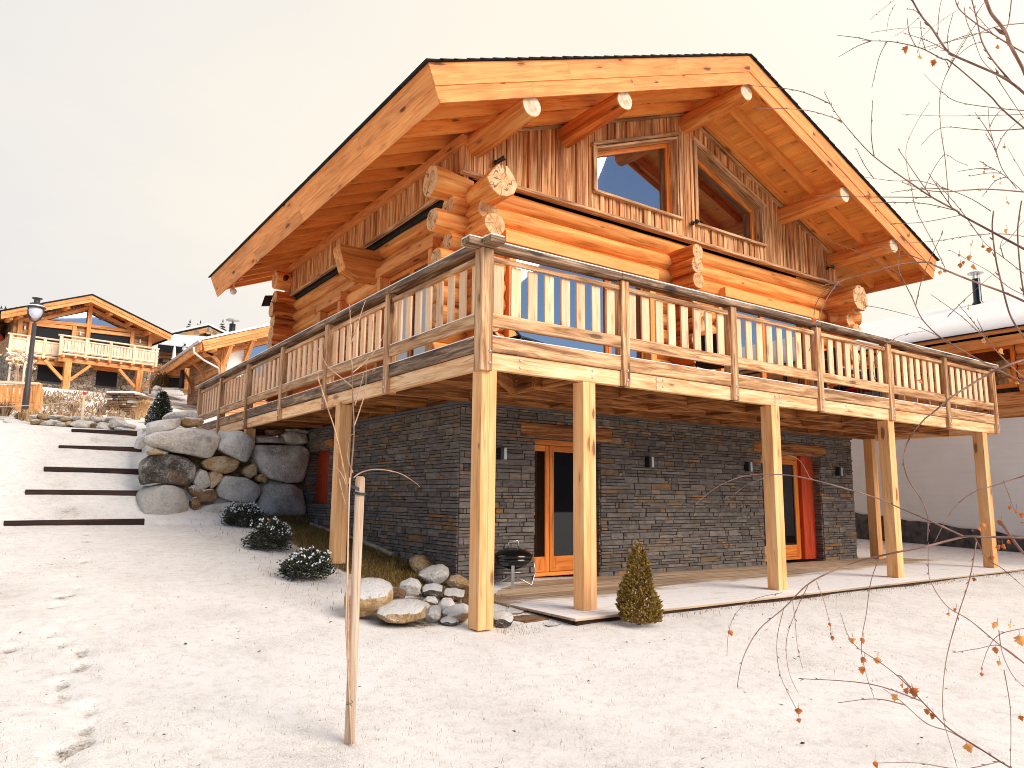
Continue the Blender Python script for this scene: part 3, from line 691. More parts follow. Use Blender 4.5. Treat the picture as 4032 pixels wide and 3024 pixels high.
# glazed openings of the living floor
def opening_front(x0, x1, z0, z1, mull, blind=None):
    y = WY-.06; b = MB(); pw = .14
    b.bx(x0, x0+pw, y-.16, y+.12, z0, z1-.01, 'lintel_wood'); b.bx(x1-pw, x1, y-.16, y+.12, z0, z1-.01, 'lintel_wood'); b.bx(x0+pw-.001, x1-pw+.001, y+.005, y+.1, z1-.029, z1-.012, 'lintel_wood'); fr = b.build('glass_door', ch)
    xs = [x0+pw]+mull+[x1-pw]
    for a, c in zip(xs[:-1], xs[1:]):
        l = MB(); t_ = .07
        l.bx(a+.003, a+t_, y, y+.07, z0+.02, z1-.03, 'door_wood'); l.bx(c-t_, c-.003, y, y+.07, z0+.02, z1-.03, 'door_wood'); l.bx(a+t_, c-t_, y+.002, y+.068, z0+.02, z0+.13, 'door_wood'); l.bx(a+t_, c-t_, y+.002, y+.068, z1-.11, z1-.03, 'door_wood'); l.build('door_leaf', ch, fr)
        g = MB(); g.bx(a+t_-.004, c-t_+.004, y+.03, y+.036, z0+.125, z1-.105, 'glass', ch=.001); g.build('pane', ch, fr)
opening_front(OPF[0][0], OPF[0][1], 2.97, 5.2, [4.38, 4.72]); opening_front(OPF[1][0], OPF[1][1], 2.97, 5.2, [8.72])
b = MB(); b.bx(2.05, 5.44, FY-.065, FY+.16, 5.19, 5.385, 'lintel_wood'); b.build('lintel', ch)
a = at(z6(258, 385), y=FY-.06); c = at(z6(872, 560), y=FY-.06); b = MB(); b.bx(a[0], c[0], FY-.065, FY+.16, 5.19, 5.385, 'lintel_wood'); b.build('lintel', ch)
def opening_side(y0, y1, z0, z1, n):
    x = WX-.1; b = MB(); pw = .12
    b.bx(x-.17, x+.1, y0, y0+pw, z0, z1-.003, 'fascia_wood'); b.bx(x-.17, x+.1, y1-pw, y1, z0, z1-.003, 'fascia_wood'); b.bx(x-.185, x+.1, y0-.06, y1+.06, z1, z1+.17, 'fascia_wood'); fr = b.build('window', ch)
    ys = np.linspace(y0+pw, y1-pw, n+1)
    for a, c in zip(ys[:-1], ys[1:]):
        l = MB(); t_ = .07
        l.bx(x, x+.07, a+.003, a+t_, z0+.02, z1-.02, 'door_wood'); l.bx(x, x+.07, c-t_, c-.003, z0+.02, z1-.02, 'door_wood'); l.bx(x+.002, x+.068, a+t_, c-t_, z0+.02, z0+.1, 'door_wood'); l.bx(x+.002, x+.068, a+t_, c-t_, z1-.1, z1-.02, 'door_wood'); l.build('sash', ch, fr)
        g = MB(); g.bx(x+.03, x+.036, a+t_-.004, c-t_+.004, z0+.095, z1-.095, 'glass', ch=.001); g.build('pane', ch, fr)
opening_side(OPL[0][0], OPL[0][1], 2.97, 5.22, 2); opening_side(OPL[1][0], OPL[1][1], 3.9, 5.19, 1)
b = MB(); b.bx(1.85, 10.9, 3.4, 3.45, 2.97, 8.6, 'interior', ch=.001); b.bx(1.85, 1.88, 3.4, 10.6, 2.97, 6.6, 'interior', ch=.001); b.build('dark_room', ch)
# gable cladding of aged boards, with the two raking windows left open
GW1 = (3.985, 6.115); GW2 = (6.615, 8.69); GZ0 = 6.56
def wtop(x): return 8.30-MS*abs(x-XC)   # top edge of the gable windows
def gtop(x): return ZR-.40/CA-MS*abs(x-XC)
b = MB(); x = 1.30
while x < 11.38:
    w_ = rnd(.075, .115); xa, xb = x, min(x+w_, 11.42)
    for e in (GW1[0], GW1[1], GW2[0], GW2[1], XC):
        if xa < e-.015 < xb: xb = e
    inw = (GW1[0]-.001 <= xa and xb <= GW1[1]+.001) or (GW2[0]-.001 <= xa and xb <= GW2[1]+.001)
    sp = [(6.19, None)] if not inw else [(6.19, GZ0-.05), ('t', None)]
    for (lo, hi) in sp:
        la = lo if lo != 't' else wtop(xa)+.04; lb = lo if lo != 't' else wtop(xb)+.04
        ha = hi or gtop(xa); hb = hi or gtop(xb); dp = rnd(0, .045)
        b.prism([(xa+.006, FY+.05-dp, la), (xb-.006, FY+.05-dp-rnd(0, .008), lb), (xb-.006, FY+.05-dp, hb), (xa+.006, FY+.05-dp, ha)], (0, .1, 0), 'cladding_wood', ax=[(0, 0, 1), (1, 0, 0), (0, 1, 0)])
    x = xb
for (xa, xb, za, zb) in ((1.36, GW1[0]+.01, 6.2, 0), (GW1[1]-.01, GW2[0]+.01, 6.2, 0), (GW2[1]-.01, 11.38, 6.2, 0)):
    P = [(xa, FY+.06, 6.2), (xb, FY+.06, 6.2), (xb, FY+.06, gtop(xb)-.02)]+([(XC, FY+.06, gtop(XC)-.02)] if xa < XC < xb else [])+[(xa, FY+.06, gtop(xa)-.02)]
    b.prism(P, (0, .2, 0), 'mortar')
b.build('gable_cladding', ch)
b = MB(); y = FY+.02
while y < NY+.25:
    w_ = rnd(.075, .115); dp = rnd(0, .025); b.bx(1.335-dp, 1.40, y+.003, y+w_-.003, 6.05, 6.60, 'cladding_wood', ch=.003); y += w_
b.bx(1.36, 1.5, FY+.05, NY+.2, 6.0, 6.62, 'mortar'); b.build('side_cladding', ch)
b = MB(); b.bx(1.25, 11.45, FY-.055, FY+.09, 6.125, 6.185, 'rail_wood'); b.bx(1.275, 1.345, FY+.092, NY+.3, 5.99, 6.05, 'rail_wood'); b.bx(1.42, 1.6, FY+.4, NY, 5.93, 6.08, 'mortar'); b.build('cladding_trim', ch)
b = MB(); b.bx(1.24, 1.42, FY-.02, NY+.35, 6.605, 6.76, 'fascia_wood'); b.build('wall_plate', ch)
# raking trims below the roof
b = MB()
for sd in (-1, 1):
    slope_prism(b, sd, .0, 5.40, .43, .475, FY-.03, FY+.06, 'rail_wood', ridge=True)
b.build('gable_trim', ch)
def gable_window(x0, x1):
    y = FY+.20; b = MB(); t_ = .085; fl = -1 if x1 < XC else 1
    # jambs and linings
    for xa in (x0+.003, x1-.043): b.prism([(xa, FY+.0, GZ0), (xa+.04, FY+.0, GZ0), (xa+.04, FY+.0, wtop(xa+.04)), (xa, FY+.0, wtop(xa))], (0, .3, 0), 'rail_wood', ax=[(0, 0, 1), (0, 1, 0), (1, 0, 0)])
    b.prism([(x0, FY-.002, wtop(x0)-.035), (x1, FY-.002, wtop(x1)-.035), (x1, FY-.002, wtop(x1)+.01), (x0, FY-.002, wtop(x0)+.01)], (0, .3, 0), 'rail_wood')
    fr = b.build('gable_window', ch); b = MB()
    a, c = x0+.044, x1-.044
    for (xa, xb) in ((a, a+t_), (c-t_, c)): b.prism([(xa, y, GZ0+.003), (xb, y, GZ0+.003), (xb, y, wtop(xb)-.04), (xa, y, wtop(xa)-.04)], (0, .08, 0), 'door_wood', ax=[(0, 0, 1), (0, 1, 0), (1, 0, 0)])
    b.prism([(a+t_, y+.003, wtop(a+t_)-.04-t_), (c-t_, y+.003, wtop(c-t_)-.04-t_), (c-t_, y+.003, wtop(c-t_)-.041), (a+t_, y+.003, wtop(a+t_)-.041)], (0, .074, 0), 'door_wood'); b.bx(a+t_, c-t_, y+.003, y+.077, GZ0+.003, GZ0+t_, 'door_wood'); b.build('frame', ch, fr)
    b = MB(); b.prism([(a+.02, y+.04, GZ0+.05), (c-.02, y+.04, GZ0+.05), (c-.02, y+.04, wtop(c)-.1), (a+.02, y+.04, wtop(a)-.1)], (0, .008, 0), 'glass'); b.build('pane', ch, fr)
    b = MB(); b.bx(x0-.06, x1+.04, FY-.05, FY+.2, GZ0-.052, GZ0-.002, 'rail_wood'); b.build('sill', ch, fr)
    b = MB()
    for xa in (x0-.065, x1-.005): b.prism([(xa, FY-.022, GZ0), (xa+.065, FY-.022, GZ0), (xa+.065, FY-.022, wtop(xa+.065)+.03), (xa, FY-.022, wtop(xa)+.03)], (0, .03, 0), 'rail_wood', ax=[(0, 0, 1), (0, 1, 0), (1, 0, 0)])
    b.prism([(x0-.09, FY-.05, wtop(x0-.09)+.03), (x1+.06, FY-.05, wtop(x1+.06)+.03), (x1+.06, FY-.05, wtop(x1+.06)+.085), (x0-.09, FY-.05, wtop(x0-.09)+.085)], (0, .07, 0), 'rail_wood'); b.build('trim', ch, fr)
gable_window(*GW1); gable_window(*GW2)
# purlins: round logs carrying the overhang
for i, (px, pz, y0) in enumerate(((XC, 8.55, 1.225), (3.32, 7.355, 1.215), (9.41, 7.37, 1.225), (1.53, 6.66, 1.21), (11.21, 6.67, 1.225))):
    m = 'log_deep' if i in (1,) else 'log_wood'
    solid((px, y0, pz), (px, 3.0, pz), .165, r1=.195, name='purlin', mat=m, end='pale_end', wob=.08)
# rafters
yk = [1.215+.65*k for k in range(18)]
for k, y in enumerate(yk):
    b = MB(); slope_prism(b, -1, 0 if k < 3 else 5.0, SE-.05, .235, .43, y, y+.085, 'rafter_wood', ridge=k < 3); b.build('rafter', ch)
    if k < 3: b = MB(); slope_prism(b, 1, 0, SE-.05, .235, .43, y, y+.085, 'rafter_wood', ridge=True); b.build('rafter', ch)
Y0, Y1 = 1.138, 12.58
for sd in (-1, 1):
    b = MB(); slope_prism(b, sd, 0, SE-.01, .19, .232, Y0+.03, Y1, 'soffit_wood', ax=[(0, 1, 0), (sd*CA, 0, -SA), (sd*SA, 0, CA)], ridge=True); b.build('soffit', ch)
    b = MB()
    for k in range(33):
        s0 = SE+.05-k*.215; s1 = max(s0-.27, 0); lift = rnd(0, .006)
        pts = [RP(sd, s0, Y0-.05, -.012-lift), RP(sd, s0, Y0-.05, .012), RP(sd, s1, Y0-.05, .012), RP(sd, s1, Y0-.05, .002)]
        y = Y0-.045
        while y < Y1+.03:  # individual tiles in each course
            yw = min(rnd(.28, .5) if y < 3 or k < 4 else 9.6, Y1+.04-y); q = [p+V(0, y-(Y0-.05), rnd(0, .008)) for p in pts]; b.prism(q, (0, yw-.006, 0), 'shingle'); y += yw
    slope_prism(b, sd, 0, SE-.04, .013, .188, Y0+.032, Y1-.002, 'mortar', ridge=True); b.build('roof', ch)
    # barge boards in two layers with butt joints
    for (p0, p1, y0, cuts) in ((.014, .305, Y0, (2.1, 4.6)), (.3055, .525, Y0+.014, (3.3, 5.4))):
        ss = [0]+list(cuts)+[SE]
        b = MB()
        for j in range(3): slope_prism(b, sd, ss[j]+(.0015 if j else 0), ss[j+1]-.0015, p0, p1, y0, y0+.028, 'fascia_wood', ridge=(j == 0))
        b.build('barge_board', ch)
    for (p0, p1, ds) in ((.014, .305, 0), (.3055, .525, .004)):
        b = MB(); ys = [Y0+.03, 3.4, 6.2, 9.1, Y1]
        for a, c in zip(ys[:-1], ys[1:]):
            pts = [RP(sd, SE-ds, a, p0), RP(sd, SE-ds, a, p1), RP(sd, SE-ds-.03, a, p1), RP(sd, SE-ds-.03, a, p0)]; b.prism(pts, (0, c-a-.002, 0), 'fascia_wood', ax=[(0, 1, 0), (sd*SA, 0, CA), (CA, 0, 0)])
        b.build('eave_fascia', ch)
# lamps
def wall_lamp(p, label):
    c = at(p, y=FY-.03); r = thing('wall_lamp', label, 'wall lamp', c, 'box lamps on the dark stone wall')
    b = MB(); b.bx(c[0]-.055, c[0]-.002, FY-.12, FY-.005, c[2]-.09, c[2]+.09, 'black_metal'); b.build('back_plate', r); b = MB(); b.bx(c[0], c[0]+.055, FY-.125, FY-.01, c[2]-.09, c[2]+.09, 'zinc'); b.build('cover', r)
wall_lamp(z7(450, 475), 'box wall lamp on dark stone nearest the kettle grill')
wall_lamp(z7(1413, 530), 'box wall lamp on dark stone just right of the near terrace door')
wall_lamp(z8(252, 428), 'box wall lamp on dark stone beside the third timber post')
wall_lamp(z8(893, 462), 'box wall lamp on dark stone right of the red shuttered door')
def spot(c, dirn, label):
    c = np.array(c, float); d = nrm(V(dirn)); r = thing('spotlight', label, 'spotlight', c, 'small black spotlights on the cladding')
    b = MB(); b.tube([c, c+V(0, -.11, 0)], .012, 'black_metal'); b.lathe(c, [(.045, 0), (.045, .02), (.02, .03)], 'black_metal', ax=(0, -1, 0)); b.build('bracket', r)
    b = MB(); e = c+V(0, -.12, 0); b.lathe(e-d*.07, [(.028, 0), (.036, .05), (.036, .12), (.045, .15)], 'black_metal', ax=d); b.build('lamp_head', r)
spot(at(z3(815, 900), y=FY+.0)+V(.05, 0, 0), (.5, -.4, .35), 'black spotlight above the crossed log ends at the near corner')
spot(at(z4(232, 1252), y=FY-.02), (-.6, -.4, -.3), 'black spotlight between the two gable windows')
spot(at(z4(1212, 1578), y=FY-.02), (-.6, -.5, -.3), 'black spotlight under the lowest purlin at the right of the gable')
c = V(1.3, 10.9, 6.4); r = thing('spotlight', 'black twin spotlight on the far end of the side cladding', 'spotlight', c, 'small black spotlights on the cladding')
b = MB(); b.tube([c, c+V(-.15, 0, 0)], .015, 'black_metal'); b.build('bracket', r); b = MB(); b.lathe(c+V(-.14, -.12, 0), [(.04, 0), (.06, .06), (.06, .15)], 'black_metal', ax=(0, -1, .2)); b.lathe(c+V(-.14, .06, -.02), [(.04, 0), (.06, .06), (.06, .15)], 'black_metal', ax=(-.5, -.6, .2)); b.build('lamp_head', r)
c = at(y7(238, 497), x=.28); r = thing('eave_camera', 'white ball camera under the far end of the side eave', 'camera', c)
b = MB(); b.lathe(c, [(.005, -.085), (.05, -.07), (.08, -.03), (.085, .0), (.075, .04), (.04, .07), (.02, .09)], 'white_paint'); b.build('ball', r); b = MB(); b.tube([c+V(0, 0, .08), c+V(0, .0, .2)], .02, 'white_paint'); b.tube([c+V(0, .0, .19), c+V(.05, -.6, .2)], .012, 'white_paint'); b.build('bracket', r)
c = at(y7(507, 572), y=NY-.3); r = thing('solar_panel', 'small dark solar panel on an arm at the far log corner', 'solar panel', c)
b = MB(); b.obox(c, [nrm(V(.35, .4, 1)), nrm(V(1, -.9, 0)), nrm(np.cross(V(.35, .4, 1), V(1, -.9, 0)))], (.17, .10, .012), 'black_metal'); b.build('panel', r); b = MB(); b.tube([c, at(y7(560, 583), y=NY-.2)], .014, 'zinc'); b.build('arm', r)
# ---------------------------------------------------------------- balcony
bal = thing('timber_balcony', 'long wraparound timber balcony with slatted railing on tall square posts', 'balcony', (0, 0, 0))
BL, BD = 12.4, 13.5   # front length, side length
ZB, ZF = 2.6, 2.96
def P(name, mb, parent=None): return mb.build(name, bal, parent)
# rim beams, spliced over the posts
xs = [0, 2.62, 5.06, 8.25, BL]
for a, c in zip(xs[:-1], xs[1:]):
    b = MB(); b.bx(a+(.0 if a else -.0), c-.003, 0, .08, ZB, 2.787, 'beam_wood'); P('rim_beam', b)
ys = [.081, 4.0, 8.6, BD]
for a, c in zip(ys[:-1], ys[1:]):
    b = MB(); b.bx(0, .08, a, c-.003, ZB, 2.787, 'beam_wood'); P('rim_beam', b)
b = MB(); b.bx(BL-.08, BL, .081, 2.64, ZB, 2.787, 'beam_wood'); P('rim_beam', b)
# joists
for y in (.92, 1.72, 2.5):
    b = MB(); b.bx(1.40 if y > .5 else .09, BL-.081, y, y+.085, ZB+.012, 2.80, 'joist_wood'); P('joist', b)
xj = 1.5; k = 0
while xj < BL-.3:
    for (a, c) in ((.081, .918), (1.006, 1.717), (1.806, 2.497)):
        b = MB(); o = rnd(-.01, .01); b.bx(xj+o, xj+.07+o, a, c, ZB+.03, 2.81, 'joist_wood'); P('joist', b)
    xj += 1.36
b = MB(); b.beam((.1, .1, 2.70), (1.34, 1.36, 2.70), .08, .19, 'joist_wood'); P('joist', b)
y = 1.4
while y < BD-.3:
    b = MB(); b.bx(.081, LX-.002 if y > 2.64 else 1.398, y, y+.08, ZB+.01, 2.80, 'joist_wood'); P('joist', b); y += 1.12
b = MB(); b.bx(.66, .73, 2.7, BD-.1, 2.801, 2.92, 'joist_wood'); P('joist', b)
# deck boards along x
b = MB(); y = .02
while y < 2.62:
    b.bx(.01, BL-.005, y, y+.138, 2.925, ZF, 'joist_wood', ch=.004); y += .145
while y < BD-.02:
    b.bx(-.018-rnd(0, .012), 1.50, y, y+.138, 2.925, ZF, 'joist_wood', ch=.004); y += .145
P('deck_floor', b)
# posts carrying it
for (x, y, z0, top) in ((0, 0, -.085, ZB), (1.405, .0, .0, ZB), (4.961, .0, .0, ZB), (8.15, 0, .0, ZB), (11.655, 0, .0, ZB), (11.66, 2.25, .0, ZB), (0.0, 3.92, .262, ZB), (.02, 9.02, 2.2, ZB)):
    w_ = .19; b = MB(); b.bx(x, x+w_*.52, y, y+w_, z0, top-.002, 'post_wood', ch=.004); b.bx(x+w_*.5203, x+w_, y+.0, y+w_-.0005, z0, top-.002, 'post_wood', ch=.004); P('support_post', b)
# railing
def post(x, y, dx, dy, zlo, zhi, bolts, mat='rail_wood'):
    b = MB(); b.bx(x, x+dx, y, y+dy, zlo, zhi, mat); p = P('railing_post', b)
    if bolts:
        for bx_, by_, bz, ax in bolts:
            m = MB(); m.lathe((bx_, by_, bz), [(.021, 0), (.021, .005), (.013, .006), (.013, .014), (.004, .016)], 'steel', seg=8, ax=ax); m.build('bolt', bal, p)
fx = [2.0, 4.07, 6.12, 8.2, 10.2, 12.2]; fy = [2.25, 4.47, 6.69, 8.93, 11.18, 13.4]
post(-.05, -.05, .15, .15, 2.575, 3.925, [(.065, -.05, 2.79, (0, -1, 0)), (.065, -.05, 2.66, (0, -1, 0))])
for x in fx: post(x, -.05, .125, .15, 2.60, 3.925, [(x+.075, -.05, 2.79, (0, -1, 0)), (x+.075, -.05, 2.67, (0, -1, 0))])
for y in fy: post(-.05, y, .15, .125, 2.585, 3.925, [(-.05, y+.07, 2.79, (-1, 0, 0)), (-.05, y+.07, 2.67, (-1, 0, 0))])
post(12.2, 2.45, .125, .125, 2.62, 3.925, None)
for j, x in enumerate([.5, 1.55, 2.68, 5.12, 6.9, 8.31, 9.4, 11.2]):
    for dx in ((-.06, .06) if j in (2, 3, 5) else (0,)):
        for z in (2.66, 2.74): m = MB(); m.lathe((x+dx, 0, z), [(.016, 0), (.016, .005), (.008, .012)], 'steel', seg=8, ax=(0, -1, 0)); P('bolt', m)
def bay(axis_, u0, u1, n, far=False):
    """one railing bay between posts: fascia board, low rail, small upper rail and its balusters"""
    def B(b, a, c, d0, d1, e, f, mat, **k):
        if axis_ == 'x': b.bx(a, c, d0, d1, e, f, mat, **k)
        elif axis_ == 'y': b.bx(d0, d1, a, c, e, f, mat, **k)
        else: b.bx(BL-.12-d1, BL-.12-d0, a, c, e, f, mat, **k)
    b = MB(); B(b, u0+.002, u1-.002, -.03, .025, 3.07, 3.215, 'rail_wood')
    pan = P('railing_panel', b)
    b = MB(); B(b, u0+.001, u1-.001, -.012, .03, 3.802, 3.862, 'rail_wood'); b.build('upper_rail', bal, pan)
    b = MB(); B(b, u0+.003, u1-.003, -.022, .028, 2.793, 2.962, 'cap_wood' if axis_ == 'y' and random.random() < .5 else 'rail_wood'); b.build('kick_board', bal, pan)
    b = MB(); B(b, u0+.006, u1-.006, -.024, .03, 2.9625, 2.972, 'pure_snow', ch=.003); b.build('snow_strip', bal, pan)
    if axis_ == 'y': b = MB(); B(b, u0+.006, u1-.006, -.026, .02, 3.2155, 3.226, 'pure_snow', ch=.003); b.build('snow_strip', bal, pan)
    pitch = (u1-u0)/n
    for i in range(n):
        c = u0+pitch*(i+.5)+rnd(-.006, .006); w_ = .132 if axis_ == 'x' else .128
        b = MB(); B(b, c-w_/2, c+w_/2, .032, .062, 3.10+rnd(-.015, .015), 3.80, 'baluster_wood', ch=.004); b.build('baluster', bal, pan)
e = [.10]+[x for x in fx]
for i in range(6): bay('x', e[i]+(.125 if i else 0), fx[i], 8)
e = [.10]+fy
for i in range(6): bay('y', e[i]+(.125 if i else 0), fy[i], 8)
bay('z', .10, 2.45, 9)
# cap rails with crossing ends at the corner and a skin of snow
cuts = [-.24, 1.98, 6.2, 8.25, BL+.06]
for i, (a, c) in enumerate(zip(cuts[:-1], cuts[1:])):
    b = MB(); b.bx(a, c-.003, -.085, .10, 3.927, 4.0, 'cap_wood'); p = P('cap_rail', b)
    b = MB(); b.bx(a+.004, c-.004, -.078, .094, 4.0005, 4.016, 'pure_snow', ch=.007); b.build('snow_strip', bal, p)
cuts = [-.26, 4.5, 8.95, BD+.25]
for i, (a, c) in enumerate(zip(cuts[:-1], cuts[1:])):
    b = MB(); b.bx(-.083, .102, a if i else .105, c-.003, 3.926, 3.998, 'cap_wood')
    if i == 0: b.bx(-.083, .102, a, -.09, 3.926, 3.998, 'cap_wood')
    p = P('cap_rail', b)
    b = MB(); b.bx(-.077, .096, (a if i else .1), c-.004, 3.9985, 4.013, 'pure_snow', ch=.007)
    if i == 0: b.bx(-.077, .096, a+.004, -.088, 3.9985, 4.013, 'pure_snow', ch=.006)
    b.build('snow_strip', bal, p)
b = MB(); b.bx(BL-.22, BL-.035, .105, 2.62, 3.927, 3.999, 'cap_wood'); P('cap_rail', b)
# furniture seen through the railing
def chair(c, a, label, red=False):
    r = thing('garden_chair', label, 'chair', c, 'dark metal chairs on the balcony'); c = np.array(c, float); f = V(math.cos(a), math.sin(a), 0); s = V(-f[1], f[0], 0)
    for sx in (-.24, .24):
        for sy in (-.22, .22):
            b = MB(); b.tube([c+f*sy*1.15+s*sx*1.05, c+f*sy*.9+s*sx+V(0, 0, .44)], .012, 'black_metal', seg=6); b.build('leg', r)
    b = MB(); b.obox(c+V(0, 0, .45), [f, s, V(0, 0, 1)], (.24, .25, .018), 'cloth_red' if red else 'screen_fabric'); b.build('seat', r)
    b = MB(); b.obox(c-f*.26+V(0, 0, .68), [s, nrm(V(0, 0, 1)-f*.2), nrm(f+V(0, 0, .2))], (.24, .23, .012), 'screen_fabric'); b.build('backrest', r)
    for sx in (-.27, .27):
        b = MB(); b.tube([c-f*.27+s*sx+V(0, 0, .64), c+f*.2+s*sx+V(0, 0, .64), c+f*.26+s*sx+V(0, 0, .45)], .012, 'black_metal', seg=6); b.build('armrest', r)
chair((5.35, 1.3, ZF), .3, 'dark reclining garden chair behind the third bay of the railing')
chair((7.35, .75, ZF), 2.7, 'dark garden chair with red seat at the near side of the balcony table', True)
chair((9.75, 1.3, ZF), 3.3, 'dark garden chair at the far end of the balcony table', True)
r = thing('garden_table', 'dark balcony table with pale top behind the fourth railing bay', 'table', (8.5, 1.35, ZF)); b = MB(); b.bx(7.75, 9.25, .95, 1.8, ZF+.70, ZF+.735, 'zinc'); b.build('table_top', r)
for x in (7.82, 9.12):
    for y in (1.0, 1.7): b = MB(); b.bx(x, x+.06, y, y+.06, ZF, ZF+.70, 'black_metal'); b.build('leg', r)
r = thing('lounge_frame', 'dark folded lounger with thin legs standing behind the first railing bay', 'lounger', (1.6, 1.5, ZF))
b = MB()
for y in (1.3, 1.75): b.tube([(1.1, y, ZF), (1.45, y, ZF+.4), (2.15, y, ZF+.30), (2.3, y, ZF)], .016, 'black_metal', seg=6); b.tube([(1.95, y, ZF), (1.25, y, ZF+.55)], .016, 'black_metal', seg=6)
b.build('frame', r); b = MB(); b.beam((1.4, 1.52, ZF+.42), (2.2, 1.52, ZF+.32), .42, .02, 'screen_fabric'); b.build('sling', r)
r = thing('storage_chest', 'low black chest behind the last railing bays of the balcony', 'chest', (11.0, 1.9, ZF)); b = MB(); b.bx(10.3, 11.7, 1.6, 2.2, ZF+.06, ZF+.62, 'black_metal', ch=.03); b.build('body', r); b = MB(); b.bx(10.26, 11.74, 1.56, 2.24, ZF+.621, ZF+.68, 'screen_fabric', ch=.02); b.build('lid', r)
for x in (10.4, 11.5): b = MB(); b.bx(x, x+.08, 1.62, 2.18, ZF, ZF+.06, 'black_metal'); b.build('leg', r)

# ---------------------------------------------------------------- terrace
ter = thing('wooden_terrace', 'low plank terrace with snow on its outer boards below the balcony', 'terrace', (6.5, 1, -.1))
b = MB(); y = -.352; x0 = .985
while y < 2.62:
    cut = 3.4+rnd(-.6, .6); xx = x0
    while xx < 12.85:
        x1 = min(xx+rnd(2.6, 4.2), 12.85); b.bx(xx, x1-.004, y, y+.137, -.028, 0, 'terrace_wood', ch=.004); xx = x1
    y += .1435
b.build('deck_boards', ter)
b = MB(); b.bx(x0+.05, 12.8, -.31, -.27, -.15, -.0285, 'dark_timber'); b.bx(x0+.045, x0+.09, -.26, 2.62, -.15, -.029, 'dark_timber')
for x in (3, 5, 7, 9, 11): b.bx(x, x+.05, -.30, 2.6, -.16, -.03, 'dark_timber')
b.build('deck_frame', ter)
# kettle grill
c = at(z7(530, 1345), z=0); R_ = .27
r = thing('kettle_grill', 'small black kettle barbecue with steel legs on the terrace', 'grill', c)
b = MB(); b.lathe(c+V(0, 0, .40), [(.05, -.16), (.17, -.12), (.25, -.06), (R_, 0)], 'black_enamel', seg=28); b.build('bowl', r)
b = MB(); b.lathe(c+V(0, 0, .405), [(R_+.008, 0), (R_+.01, .012), (.28, .035), (.21, .09), (.12, .125), (.03, .135)], 'black_enamel', seg=28); b.build('lid', r)
b = MB(); h = c+V(0, 0, .53); b.tube([h+V(-.07, .03, 0), h+V(-.055, .03, .085), h+V(.055, -.03, .105), h+V(.075, -.03, 0)], .011, 'steel', seg=8); b.build('handle', r)
b = MB(); b.lathe(c+V(0, 0, .205), [(.16, 0), (.175, .012), (.16, .014)], 'steel', seg=24); b.build('ash_tray', r)
for a in (-2.2, -.15, 1.95):
    d = V(math.cos(a), math.sin(a), 0); q = c+d*.20; b = MB()
    if a == -2.2: b.beam(q+V(0, 0, .0), q+V(0, 0, .36), .045, .02, 'steel', up=d)
    else: b.tube([q+d*.12+V(0, 0, .36), q+d*.16+V(0, 0, .2), q+d*.1+V(0, 0, .01), q-d*.15+V(0, 0, .14)], .008, 'steel', seg=6)
    b.build('leg', r)
# timber-edged garden steps
lab = ['lowest dark timber step edge at the foot of the boulder wall', 'second dark timber step edge up from the lawn', 'third dark timber step edge on the snowy slope', 'fourth dark timber step edge up the snowy slope', 'topmost dark timber step edge below the low rock wall']
for k, (a, c_) in enumerate((((30, 830), (1050, 815)), ((185, 603), (1060, 610)), ((320, 437), (1060, 455)), ((427, 282), (1030, 297)), ((520, 163), (997, 180)))):
    Yk = 8.4+1.05*k; p = at(y5(*a), y=Yk); q = at(y5(*c_), y=Yk); b = MB(); hh = (.21, .2, .2, .2, .2)[k]
    n = 1
    for j in range(n): u = p+(q-p)*(j/n); w_ = p+(q-p)*((j+1)/n-.002); b.beam(u-V(0, 0, hh/2), w_-V(0, 0, hh/2+rnd(-.004, .004)), .09, hh, 'dark_timber')
    one('timber_step', b, lab[k], 'step', 'timber edges of the garden steps')
